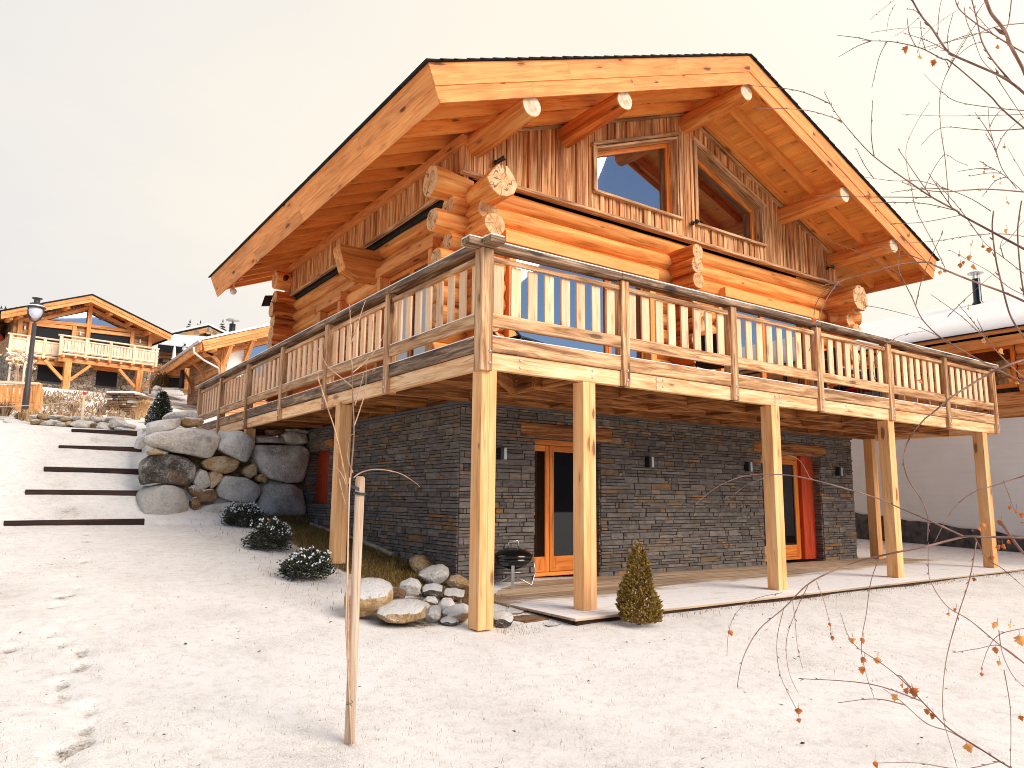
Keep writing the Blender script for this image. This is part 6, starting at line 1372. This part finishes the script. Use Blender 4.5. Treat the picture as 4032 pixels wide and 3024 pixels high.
q = bp(1340, 770, 4); b = MB(); b.lathe(q, [(.19, -1.), (.19, .55)], 'black_metal', seg=14); b.build('flue', hb_); b = MB(); b.lathe(q+V(0, 0, .75), [(.06, -.2), (.06, 0), (.42, .02), (.38, .09), (.02, .14)], 'zinc', seg=16); b.build('flue_cap', hb_)

# log chalet further up, gable with round purlin ends, and the snowy flat roof before it
dC = 68; 
def cp(u, v, d=dC): return atp(c3(u, v), CAM+ray(c3(700, 900))*d, HN)
rr = V(HN[1], -HN[0], 0); pk = cp(1000, 690); eL = cp(475, 805); eR = cp(1215, 795); eR = pk+(eR-pk)*1.3
hc = thing('log_house', 'log house with round purlin ends and snowy porch roof behind the other chalets', 'house', V(pk[0], pk[1], 9))
b = MB(); n_ = V(0, 0, .16)
b.prism([eL, pk, pk+n_, eL+n_], HN*9, 'shingle'); b.prism([pk, eR, eR+n_, pk+n_], HN*9, 'shingle'); m_ = V(0, 0, .17)-HN*.05; b.prism([eL+m_, pk+m_, pk+m_+n_*1.3, eL+m_+n_*1.3], HN*9, 'pure_snow'); b.prism([pk+m_, eR+m_, eR+m_+n_*1.3, pk+m_+n_*1.3], HN*9, 'pure_snow'); b.build('roof', hc)
for a_, c_ in ((eL, pk), (pk, eR)):
    b = MB(); dn = V(0, 0, -.02); b.prism([a_+dn, c_+dn, c_+dn-n_*3, a_+dn-n_*3], HN*.08, 'far_wood'); b.build('barge_board', hc)
b = MB(); wl_ = cp(600, 900)+HN*1.6; wr_ = cp(1300, 900)+HN*1.6
z = 8.6
while z < pk[2]-.5:
    f = lambda zz: (pk[2]-.4-zz)/((pk[2]-eL[2])/np.dot(pk-eL, rr)); half = f(z); cx = np.dot(pk, rr); s0 = max(np.dot(wl_, rr), cx-half); s1 = min(np.dot(wr_, rr), cx+half)
    o = wl_+rr*(s0-np.dot(wl_, rr)); b.tube([V(o[0], o[1], z), V(*(o+rr*(s1-s0))[:2], z)], .19, 'far_log', seg=10); z += .31
b.build('log_wall', hc)
for u, v in ((1000, 742), (818, 782), (640, 815), (1088, 792)):
    q = cp(u, v); b = MB(); b.log(q, q+HN*1.8, .34, 'far_log', 'pale_end', seg=14); b.build('purlin', hc)
# porch with flat snowy roof
dP = 60
def pp(u, v, d=dP): return atp(c3(u, v), CAM+ray(c3(400, 1000))*d, HN)
b = MB(); q = [pp(268, 940), pp(800, 1000), pp(980, 850, 66), pp(468, 812, 66)]; b.prism(q, (0, 0, .12), 'pure_snow'); b.prism([p-V(0, 0, .003) for p in q], (0, 0, -.55), 'shingle'); b.build('porch_roof', hc)
b = MB(); a_ = pp(290, 1020, 61); c_ = pp(800, 1020, 61); z = pp(300, 1230, 61)[2]
while z < a_[2]+.5: b.tube([V(a_[0], a_[1], z), V(c_[0], c_[1], z)], .17, 'far_log', seg=10); z += .3
b.build('log_wall', hc)
b = MB(); a_ = pp(190, 1270, 57); c_ = pp(640, 1330, 57); b.prism([a_, c_, c_+HN*4, a_+HN*4], (0, 0, .2), 'far_wood'); b.build('deck', hc); b = MB(); b.prism([a_+V(0, 0, .21), c_+V(0, 0, .21), c_+V(0, 0, .21)+HN*3.5, a_+V(0, 0, .21)+HN*3.5], (0, 0, .05), 'pure_snow'); b.build('deck_snow', hc)
b = MB(); a_ = pp(180, 1300, 59); c_ = pp(900, 1330, 59); z = pp(300, 1640, 59)[2]
while z < a_[2]+.2: b.obox((V(a_[0], a_[1], z)+V(c_[0], c_[1], z))/2, [rr, HN, V(0, 0, 1)], [np.dot(c_-a_, rr)/2, .2, .14], 'far_log'); z += .285
b.build('timber_wall', hc)
for q4 in ([(390, 1420), (575, 1432), (570, 1600), (385, 1600)], [(715, 1450), (815, 1455), (815, 1560), (715, 1560)]):
    b = MB(); b.prism([pp(*p, d=58.6) for p in q4], HN*.05, 'screen_fabric'); b.build('window', hc)
for u in (310, 700):
    b = MB(); p0 = pp(u, 1600, 57.4); p1 = pp(u, 1290, 57.4); b.beam(p0, V(p0[0], p0[1], p1[2]), .3, .3, 'far_wood', up=HN); b.build('support_post', hc)
# closed parasol and deck chairs
q = pp(490, 1190, 56.5); r = thing('folded_parasol', 'closed white parasol standing on the far deck', 'parasol', q-V(0, 0, .6)); b = MB(); b.lathe(q, [(r_*.34, h_*.30) for r_, h_ in ((1.0, -.3), (.85, .25), (.45, .9), (.40, 1.6), (.36, 2.6), (.28, 3.4), (.14, 4.0), (.03, 4.2))], 'white_paint', seg=10); b.build('canopy', r); b = MB(); b.tube([q-V(0, 0, .35), q+V(0, 0, .2)], .03, 'zinc'); b.build('pole', r)
for i, (u, lab) in enumerate(((290, 'small dark chair at the left end of the far deck'), (370, 'small dark table on the far deck left of the parasol'), (440, 'dark chair right in front of the folded parasol'))):
    q = pp(u, 1252, 56); r = thing(('deck_chair', 'deck_table', 'deck_chair')[i], lab, ('chair', 'table', 'chair')[i], q); b = MB()
    for sx in (-.13, .13):
        for sy in (-.12, .12): b.tube([q+rr*sx+HN*sy, q+rr*sx+HN*sy+V(0, 0, .24)], .018, 'black_metal', seg=5)
    b.build('legs', r); b = MB(); b.obox(q+V(0, 0, .25), [rr, HN, V(0, 0, 1)], (.18, .16, .018), 'black_metal'); b.build('top' if i == 1 else 'seat', r)
    if i != 1: b = MB(); b.obox(q+V(0, 0, .40)+HN*.14, [rr, V(0, 0, 1), HN], (.17, .15, .018), 'black_metal'); b.build('backrest', r)

# neighbour on the right: board-marked concrete base, log storey and a broad snowy roof
XN = 16.0; nb = thing('right_chalet', 'neighbouring chalet at right with grey concrete base, logs and snow covered roof', 'house', (20, 2, 0))
b = MB(); b.bx(XN, XN+9, -7, 8.5, -.6, 3.28, 'concrete'); b.build('concrete_wall', nb)
b = MB(); vs = []
n = 60
for k in range(n):
    y = 8.4-(8.4+6.9)*k/(n-1); zt = 1.27-(8.4-y)*.112+.02*math.sin(k*1.3)+.015*math.sin(k*3.7); zg = gz(XN-.1, y)-.15
    for j in range(6): z = zg+(zt-zg)*j/5; vs.append((XN-.03-.03*abs(math.sin(k*.9+j))*(j < 5)-.012*random.random(), y, z))
fs = [[i*6+j, i*6+j+1, i*6+j+7, i*6+j+6] for i in range(n-1) for j in range(5)]; b.quick(vs, fs, 'membrane', smooth=True)
for k in range(0, n, 4): q = vs[k*6+5]; b.lathe((q[0]-.005, q[1], q[2]-.04), [(.03, 0), (.028, .01)], 'zinc', seg=8, ax=(-1, 0, 0))
b.build('dark_membrane', nb)
b = MB(); z = 3.44; wy0, wy1, wz0, wz1 = .98, 1.92, 4.08, 5.0
while z < 5.4:
    if wz0-.1 < z < wz1+.1: b.log((XN+.18, -7, z), (XN+.18, wy0-.08, z), .185, 'far_wood', 'log_end'); b.log((XN+.18, wy1+.08, z), (XN+.18, 8.6, z), .185, 'far_wood', 'log_end')
    else: b.log((XN+.18, -7, z), (XN+.18, 8.6, z), .185, 'far_wood', 'log_end', wob=.15)
    z += .31
b.bx(XN+.1, XN+.2, -7, 8.4, 3.285, 5.6, 'mortar'); b.build('log_wall', nb)
def nwin(y0, y1, z0, z1):
    b = MB(); x = XN-.04
    for q in ((y0, y0+.08, z0, z1), (y1-.08, y1, z0, z1), (y0+.08, y1-.08, z0, z0+.09), (y0+.08, y1-.08, z1-.08, z1)): b.bx(x, x+.16, q[0], q[1], q[2], q[3], 'door_wood')
    o = b.build('window', nb); b = MB(); b.bx(x+.05, x+.06, y0+.07, y1-.07, z0+.08, z1-.07, 'glass', ch=.001); b.build('pane', nb, o)
nwin(wy0-.06, wy1+.06, wz0-.06, wz1+.06)
b = MB(); b.bx(XN-.06, XN+.1, wy0-.5, wy1+1.3, wz1+.065, wz1+.24, 'far_wood'); b.build('lintel', nb)
xe, ze, xr, zr = XN-1, 5.30, 20.2, 7.25
b = MB(); b.bx(xe, xe+.05, -7.2, 9.0, ze-.42, ze-.02, 'fascia_wood'); b.build('eave_fascia', nb)
b = MB(); b.prism([(xe-.03, -7.2, ze), (xr, -7.2, zr), (xr, -7.2, zr-.03), (xe-.03, -7.2, ze-.03)], (0, 16.3, 0), 'shingle'); b.prism([(xr, -7.2, zr), (xr+5, -7.2, ze), (xr+5, -7.2, ze-.1), (xr, -7.2, zr-.1)], (0, 16.3, 0), 'shingle'); b.prism([(xe, -7.15, ze-.12), (xr, -7.15, zr-.12), (xr, -7.15, zr-.18), (xe, -7.15, ze-.18)], (0, 16.2, 0), 'soffit_wood'); b.build('roof', nb)
b = MB(); ny_ = 60; vs = []; fs = []
for k in range(ny_+1):
    y = -7.18+16.26*k/ny_
    for j, (x, z) in enumerate(((xe+.0, ze+.012), (xe+.03, ze+.10), (xe+1.5, ze+.10+1.5*(zr-ze)/(xr-xe)), (xr-.15, zr+.06), (xr, zr+.11), (xr+.3, zr+.0), (xr+5, ze+.06))): vs.append((x+(.03*noise.noise(Vector((y*2, j, 0))) if j < 2 else 0), y, z+.025*noise.noise(Vector((y*1.3, j*3, 1)))))
for k in range(ny_):
    for j in range(6): fs.append([k*7+j, k*7+j+1, k*7+j+8, k*7+j+7])
b.quick(vs, [f[::-1] for f in fs], 'pure_snow', smooth=True); b.build('roof_snow', nb)
q = at(y2(1298, 790), x=19.6); b = MB(); b.lathe(q-V(0, 0, .1), [(.17, 0), (.16, .1), (.115, .17), (.11, .85), (.105, .87)], 'black_enamel', seg=18); f_ = b.build('flue', nb)
b = MB(); b.lathe(q+V(0, 0, .95), [(.22, -.01), (.21, .01), (.03, .03)], 'zinc', seg=18)
for k in range(6): a_ = k*1.047; b.tube([q+V(.09*math.cos(a_), .09*math.sin(a_), .75), q+V(.09*math.cos(a_), .09*math.sin(a_), .945)], .007, 'black_metal', seg=5)
b.build('flue_cap', nb)

# street lamps
def lamp(base, top_h, k, label):
    r = thing('street_lamp', label, 'street lamp', base, 'street lamps of the lane'); base = np.array(base, float); hL = top_h
    b = MB(); b.tube([base-V(0, 0, .1), base+V(0, 0, hL*.25), base+V(0, 0, hL*.26), base+V(.0, 0, hL*.79)], [.105*k, .10*k, .085*k, .065*k], 'lamp_iron', seg=12); b.build('pole', r)
    c = base+V(0, 0, hL*.80); s = hL*.2/1.05
    b = MB(); rr_ = V(HN[1], -HN[0], 0)
    for sd in (-1, 1): b.tube([c, c+(rr_*sd*.2+V(0, 0, .10))*s, c+(rr_*sd*.33+V(0, 0, .34))*s, c+(rr_*sd*.34+V(0, 0, .60))*s], .03*s, 'lamp_iron', seg=8)
    b.build('yoke', r)
    b = MB(); b.lathe(c, [(.03*s, .12*s), (.12*s, .17*s), (.22*s, .30*s), (.27*s, .48*s), (.27*s, .60*s)], 'lantern_glass', seg=18); b.build('lantern', r)
    b = MB(); b.lathe(c, [(.36*s, .60*s), (.36*s, .64*s), (.27*s, .72*s), (.25*s, .80*s), (.12*s, .83*s), (.12*s, 1.0*s), (.20*s, 1.02*s), (.20*s, 1.05*s), (.02*s, 1.06*s)], 'lamp_iron', seg=18); b.build('cap', r)
    b = MB(); b.lathe(c, [(.365*s, .655*s), (.33*s, .69*s), (.275*s, .722*s)], 'pure_snow', seg=18); b.build('snow', r)
g = gp(w4(296, 640)); topz = atp(y8(400, 205), g, HN); lamp(g, topz[2]-g[2], .85, 'tall dark street lamp with glass lantern behind the low rock wall')
# it leans a touch with the lens; second one further up the lane
q0 = pp(620, 1560, 50); q1 = pp(655, 935, 50); lamp(V(q1[0], q1[1], q0[2]), q1[2]-q0[2], 1.6, 'small distant street lamp before the log house')
# timber screen of wide slats at the left edge
g0 = gp(w4(470, 545)); fa = atp(w4(-160, 470), g0, HN); r = thing('slat_fence', 'orange timber fence of wide slats behind the street lamp', 'fence', g0); rr_ = V(HN[1], -HN[0], 0); zt = atp(w4(470, 195), g0, HN)[2]; zbm = g0[2]-.1
def fq(u, v): return atp(w4(u, v), g0, HN)
b = MB(); b.beam(fq(-160, 165)+V(0, 0, 0), fq(495, 195), .2, .09, 'far_pale'); b.build('cap_rail', r); b = MB(); b.beam(fq(-160, 415), fq(500, 440), .06, .14, 'far_wood'); b.beam(fq(-160, 485), fq(500, 515), .08, .42, 'far_wood'); b.beam(fq(-160, 215), fq(440, 235), .05, .09, 'far_wood'); b.build('bottom_boards', r)
for u in (-120, -45, 5, 65, 140, 215, 290, 375, 432): b = MB(); w_ = 22 if u < 400 else 10; p0 = fq(u-4, 425)-HN*.03; p1 = fq(u+2, 212)-HN*.03; b.beam(p0, p1, .18 if u < 400 else .14, .03, 'far_wood', up=HN); b.build('slat', r)
b = MB(); p0 = fq(452, 520); p1 = fq(460, 195); b.beam(p0, V(p0[0], p0[1], p1[2]), .16, .16, 'far_wood', up=HN); b.build('corner_post', r)
b = MB(); e0 = fq(470, 200); fd = nrm(HN*.884-rr_*.468); e1 = e0+fd*1.25; b.beam(e0, e1, .1, .09, 'far_pale', up=(0, 0, 1)); b.build('cap_rail', r)
for k in range(7): q = fq(475, 205)+fd*1.25*(k+.5)/7; b = MB(); b.beam(V(q[0], q[1], zbm), V(q[0], q[1], q[2]-.06), .03, .24, 'far_wood', up=rr_); b.build('slat', r)
# marker post with red tip, and the tape strung from it
g = gp(w4(1010, 738)); r = thing('marker_post', 'thin pale marker post with red tip before the low rock wall', 'post', g); a_ = atp(w4(1010, 295), g, HN); b = MB(); b.beam(g-V(0, 0, .1), V(g[0], g[1], a_[2]-.07), .05, .04, 'far_pale', up=HN); b.build('post', r); b = MB(); b.beam(V(g[0], g[1], a_[2]-.068), V(g[0], g[1], a_[2]), .053, .043, 'red_tape', up=HN); b.build('tip', r)
b = MB(); q = [atp(w4(*p), g-HN*.06, HN) for p in ((1010, 398), (850, 420), (650, 445), (450, 458), (250, 468), (0, 478), (-200, 484))]; b.tube(q, .012, 'far_pale', seg=5); one('barrier_tape', b, 'pale tape strung from the marker post toward the left', 'tape')
# staked young tree with white poles
g = gp(y8(205, 1150)); g = CAM+(g-CAM)*1.0; 
def tq(u, v): return atp(y8(u, v), CAM+ray(y8(205, 1000))*34, HN)
r = thing('staked_tree', 'young snowy leaved tree between white poles left of the far house', 'tree', tq(205, 1150)); b = MB(); b.tube([tq(205, 1180), tq(195, 1000), tq(215, 830)], [.05, .04, .01], 'sapling_wood'); b.build('trunk', r)
vs = []; fs = []; rv = []
for k in range(260): u = random.gauss(225, 22); v = random.gauss(885, 38); q = tq(u, v)+HN*random.gauss(0, .4); sprig(vs, fs, rv, q, V(rnd(-1, 1), rnd(-1, 1), rnd(-.6, .6)), .16, .045, random.random())
b = MB(); b.quick(vs, fs, 'straw', rv); b.quick([(x, y, z+.04) for x, y, z in vs[:1020]], fs[:1360], 'snow_blob', .5); b.build('crown', r)
for i, (u0, u1) in enumerate(((85, 118), (112, 148), (245, 272), (268, 303))): q0 = tq(u0, 1150); q1 = tq(u1, 905); b = MB(); b.tube([q0+HN*(i % 2)*.3, q1+HN*(i % 2)*.3], .05, 'far_pale'); one('tree_pole', b, ('outermost left white pole at the staked tree', 'inner left white pole at the staked tree', 'inner right white pole at the staked tree', 'outermost right white pole at the staked tree')[i], 'pole', 'white poles around the young tree')
# evergreen bush and stones beside the rubble house corner
def bush(q, R, H, mat, n, label, cat='bush'):
    r = thing('evergreen_bush', label, cat, q); q = np.array(q, float); vs = []; fs = []; rv = []
    for k in range(n):
        a = rnd(0, 6.283); e = math.asin(rnd(-.1, 1)); s = rnd(.6, 1.05)*(1+.3*noise.noise(Vector((math.cos(a)*2, math.sin(a)*2, e*3)))); p = q+V(math.cos(a)*math.cos(e)*R*s, math.sin(a)*math.cos(e)*R*s, H*.12+math.sin(e)*H*.85*s); sprig(vs, fs, rv, p, V(math.cos(a), math.sin(a), rnd(.2, 1.5)), .22*R*rnd(.7, 1.3), .05*R, random.random())
    b = MB(); b.quick(vs, fs, mat, rv); b.build('crown', r); b = MB(); b.tube([q-V(0, 0, .1), q+V(0, 0, H*.5)], .05, 'bark_wood'); b.build('trunk', r)
q = pp(310, 1590, 50); bush(V(q[0], q[1], q[2]), .5, 1.1, 'bush_leaf', 1500, 'round green evergreen bush at the corner of the rubble house')
q = pp(215, 1560, 51); bush(V(q[0], q[1], q[2]), .36, .95, 'weed', 600, 'rusty brown bush left of the green evergreen bush')
def frock(poly, d, lab, mat='light_rock_snow'):
    pts = [pp(*p, d=d) for p in poly]; b = rock_mesh(pts, HN, 1.2, mat); one('boulder', b, lab, 'boulder', 'pale boulders by the upper steps')
frock([(165, 1540), (200, 1525), (250, 1570), (240, 1620), (165, 1620)], 48, 'upper pale boulder at the corner of the rubble house')
frock([(130, 1615), (190, 1605), (215, 1650), (210, 1700), (135, 1690)], 47.5, 'lower left pale boulder below the rubble house corner')
frock([(225, 1610), (300, 1590), (345, 1630), (330, 1690), (235, 1700)], 47.5, 'lower right pale boulder below the evergreen bush')
for i, (u, v, w_) in enumerate(((350, 1600, 240), (370, 1635, 220), (395, 1662, 200))):
    q = pp(u, v, 46-i*2.2); b = MB(); b.obox(q+rr*w_*.2713/F_PX*46/2, [rr, HN, V(0, 0, 1)], [w_*.2713/F_PX*46/2, .25, .09], 'light_rock_snow', ch=.03); one('stone_step', b, ('top', 'middle', 'lowest')[i]+' snowy stone step climbing beyond the dry grass', 'step', 'stone steps up the hillside')
# spruces on the skyline
def spruce(q, R, H, label, n=900):
    r = thing('spruce_tree', label, 'tree', q, 'spruces on the skyline'); q = np.array(q, float); b = MB(); b.tube([q-V(0, 0, 1), q+V(0, 0, H*.9)], [.2, .03], 'bark_wood'); b.build('trunk', r); vs = []; fs = []; rv = []
    nl = int(H/.3)
    for l in range(nl):
        t = (l+.3)/nl; rr0 = R*(1-t)**.9
        for k in range(int(5+9*(1-t))):
            a = rnd(0, 6.283); L = rr0*rnd(.6, 1.15); p0 = q+V(0, 0, t*H); d = V(math.cos(a), math.sin(a), -.25)
            for m_ in range(6): f_ = (m_+.5)/6; p = p0+d*L*f_+V(0, 0, rnd(-.05, .05)); sprig(vs, fs, rv, p, d+V(rnd(-.6, .6), rnd(-.6, .6), rnd(-.1, .5)), min(.42, L*.45+.07)*(1.1-f_*.4), min(.13, L*.14+.02)*(1.2-f_*.6), random.random())
    sprig(vs, fs, rv, q+V(0, 0, H*.9), V(0, 0, 1), H*.14, .07, .3); b = MB(); b.quick(vs, fs, 'far_conifer', rv); b.build('crown', r)
def skyl(tip, w_, d, hh, lab, f=c3): t_ = CAM+ray(tip)*d; spruce(V(t_[0], t_[1], t_[2]-hh), w_, hh, lab)
skyl(c3(733, 595), 1.9, 95, 5, 'leftmost dark spruce behind the snowy porch roof'); skyl(c3(845, 645), 1.3, 98, 4, 'short thin spruce right of the leftmost one'); skyl(c3(884, 605), 1.1, 104, 5, 'pale slender spruce tip behind the log gable'); skyl(c3(1210, 590), 1.9, 92, 5, 'dark spruce beside the round metal flue')
for i, (u, v) in enumerate(((15, 295), (62, 298), (175, 305))): skyl(y8(u, v), 1.8, 92, 4, ('spruce top at the far left edge above the gabled house', 'second spruce top from the left edge above the gabled house', 'small spruce top just left of the lamp lantern')[i])
# ---------------------------------------------------------------- sky, sun, camera
w = bpy.data.worlds.new('World'); sc.world = w; w.use_nodes = True; T = w.node_tree; T.nodes.clear()
def N(t, **k):
    x = T.nodes.new(t)
    for a, v in k.items(): setattr(x, a, v)
    return x
Lk = T.links.new
SUN = nrm(V(.30, -.80, .52)); EL = math.asin(SUN[2]); AZ = math.atan2(SUN[0], SUN[1])
out = N('ShaderNodeOutputWorld'); tc = N('ShaderNodeTexCoord')
sky = N('ShaderNodeTexSky', sky_type='NISHITA'); sky.sun_disc = False; sky.altitude = 1500; sky.dust_density = .3; sky.ozone_density = 3; sky.sun_elevation = EL; sky.sun_rotation = AZ
bgc = N('ShaderNodeBackground'); bgc.inputs['Strength'].default_value = .085; Lk(sky.outputs[0], bgc.inputs[0])
sp_ = N('ShaderNodeSeparateXYZ'); Lk(tc.outputs['Generated'], sp_.inputs[0])
def ma(op, a, b=0, clamp=False):
    x = N('ShaderNodeMath', operation=op, use_clamp=clamp)
    for i, v in enumerate((a, b)):
        if isinstance(v, (int, float)): x.inputs[i].default_value = v
        else: Lk(v, x.inputs[i])
    return x.outputs[0]
def ss(v, a, b, c=0, d=1):
    x = N('ShaderNodeMapRange', interpolation_type='SMOOTHSTEP'); Lk(v, x.inputs[0])
    for i, k in enumerate((a, b, c, d)): x.inputs[i+1].default_value = k
    return x.outputs[0]
den = ma('ADD', ma('MAXIMUM', sp_.outputs[2], 0), .22)
cx = N('ShaderNodeCombineXYZ'); Lk(ma('DIVIDE', sp_.outputs[0], den), cx.inputs[0]); Lk(ma('DIVIDE', sp_.outputs[1], den), cx.inputs[1])
def ns(sc_, det, off=0):
    x = N('ShaderNodeTexNoise'); x.inputs['Scale'].default_value = sc_; x.inputs['Detail'].default_value = det; x.inputs['Roughness'].default_value = .55
    if off: a = N('ShaderNodeVectorMath', operation='ADD'); a.inputs[1].default_value = (off, off*.7, 0); Lk(cx.outputs[0], a.inputs[0]); Lk(a.outputs[0], x.inputs['Vector'])
    else: Lk(cx.outputs[0], x.inputs['Vector'])
    return x.outputs['Fac']
# overcast to the north, broken cloud to the south
puff = ss(ns(.9, 7, 3.3), .64, .78); north = ss(sp_.outputs[1], -.12, .22); high = ss(sp_.outputs[2], .72, .9); gap = N('ShaderNodeVectorMath', operation='DOT_PRODUCT'); Lk(tc.outputs['Generated'], gap.inputs[0]); gap.inputs[1].default_value = tuple(nrm(V(.5, -.80, .28))); puff = ma('MULTIPLY', puff, ss(gap.outputs['Value'], .80, .95, 1, .2)); cover = ma('MAXIMUM', ma('MAXIMUM', puff, north), ma('MULTIPLY', high, .75), True)
# the cloud sheet is greyer towards the west
dd = N('ShaderNodeVectorMath', operation='DOT_PRODUCT'); Lk(tc.outputs['Generated'], dd.inputs[0]); dd.inputs[1].default_value = tuple(-CR*.94+V(0, 0, .28))
gr = ss(ma('ADD', dd.outputs['Value'], ma('MULTIPLY', ma('SUBTRACT', ns(.8, 6, 8.1), .5), .7)), .22, .78)
cr = N('ShaderNodeMix', data_type='RGBA'); Lk(gr, cr.inputs[0]); cr.inputs[6].default_value = (.535, .498, .432, 1); cr.inputs[7].default_value = (.425, .42, .43, 1)
sd_ = N('ShaderNodeVectorMath', operation='DOT_PRODUCT'); Lk(tc.outputs['Generated'], sd_.inputs[0]); sd_.inputs[1].default_value = tuple(SUN)
bgo = N('ShaderNodeBackground'); Lk(ss(sd_.outputs['Value'], -.1, .95, 1, 1.5), bgo.inputs['Strength']); Lk(cr.outputs[2], bgo.inputs[0])
mx = N('ShaderNodeMixShader'); Lk(cover, mx.inputs[0]); Lk(bgc.outputs[0], mx.inputs[1]); Lk(bgo.outputs[0], mx.inputs[2]); Lk(mx.outputs[0], out.inputs[0])
sl_ = bpy.data.lights.new('sun', 'SUN'); sl_.energy = 2.2; sl_.angle = math.radians(40); sl_.color = (1, .89, .76); so = bpy.data.objects.new('sun', sl_); COL.objects.link(so); so.rotation_euler = Vector(SUN).to_track_quat('Z', 'Y').to_euler()
cd = bpy.data.cameras.new('camera'); co = bpy.data.objects.new('camera', cd); COL.objects.link(co); cd.sensor_fit = 'HORIZONTAL'; cd.sensor_width = 36; cd.lens = F_PX/4032*36; cd.clip_start = .05; cd.clip_end = 3000
from mathutils import Matrix
m = Matrix(((CR[0], CU[0], -CF[0], CAM[0]), (CR[1], CU[1], -CF[1], CAM[1]), (CR[2], CU[2], -CF[2], CAM[2]), (0, 0, 0, 1))); co.matrix_world = m; sc.camera = co
sc.view_settings.view_transform = 'Standard'; sc.view_settings.look = 'None'; sc.view_settings.exposure = .92; sc.view_settings.gamma = 1
sc.cycles.max_bounces = 10; sc.cycles.diffuse_bounces = 6; sc.cycles.filter_width = 1.0
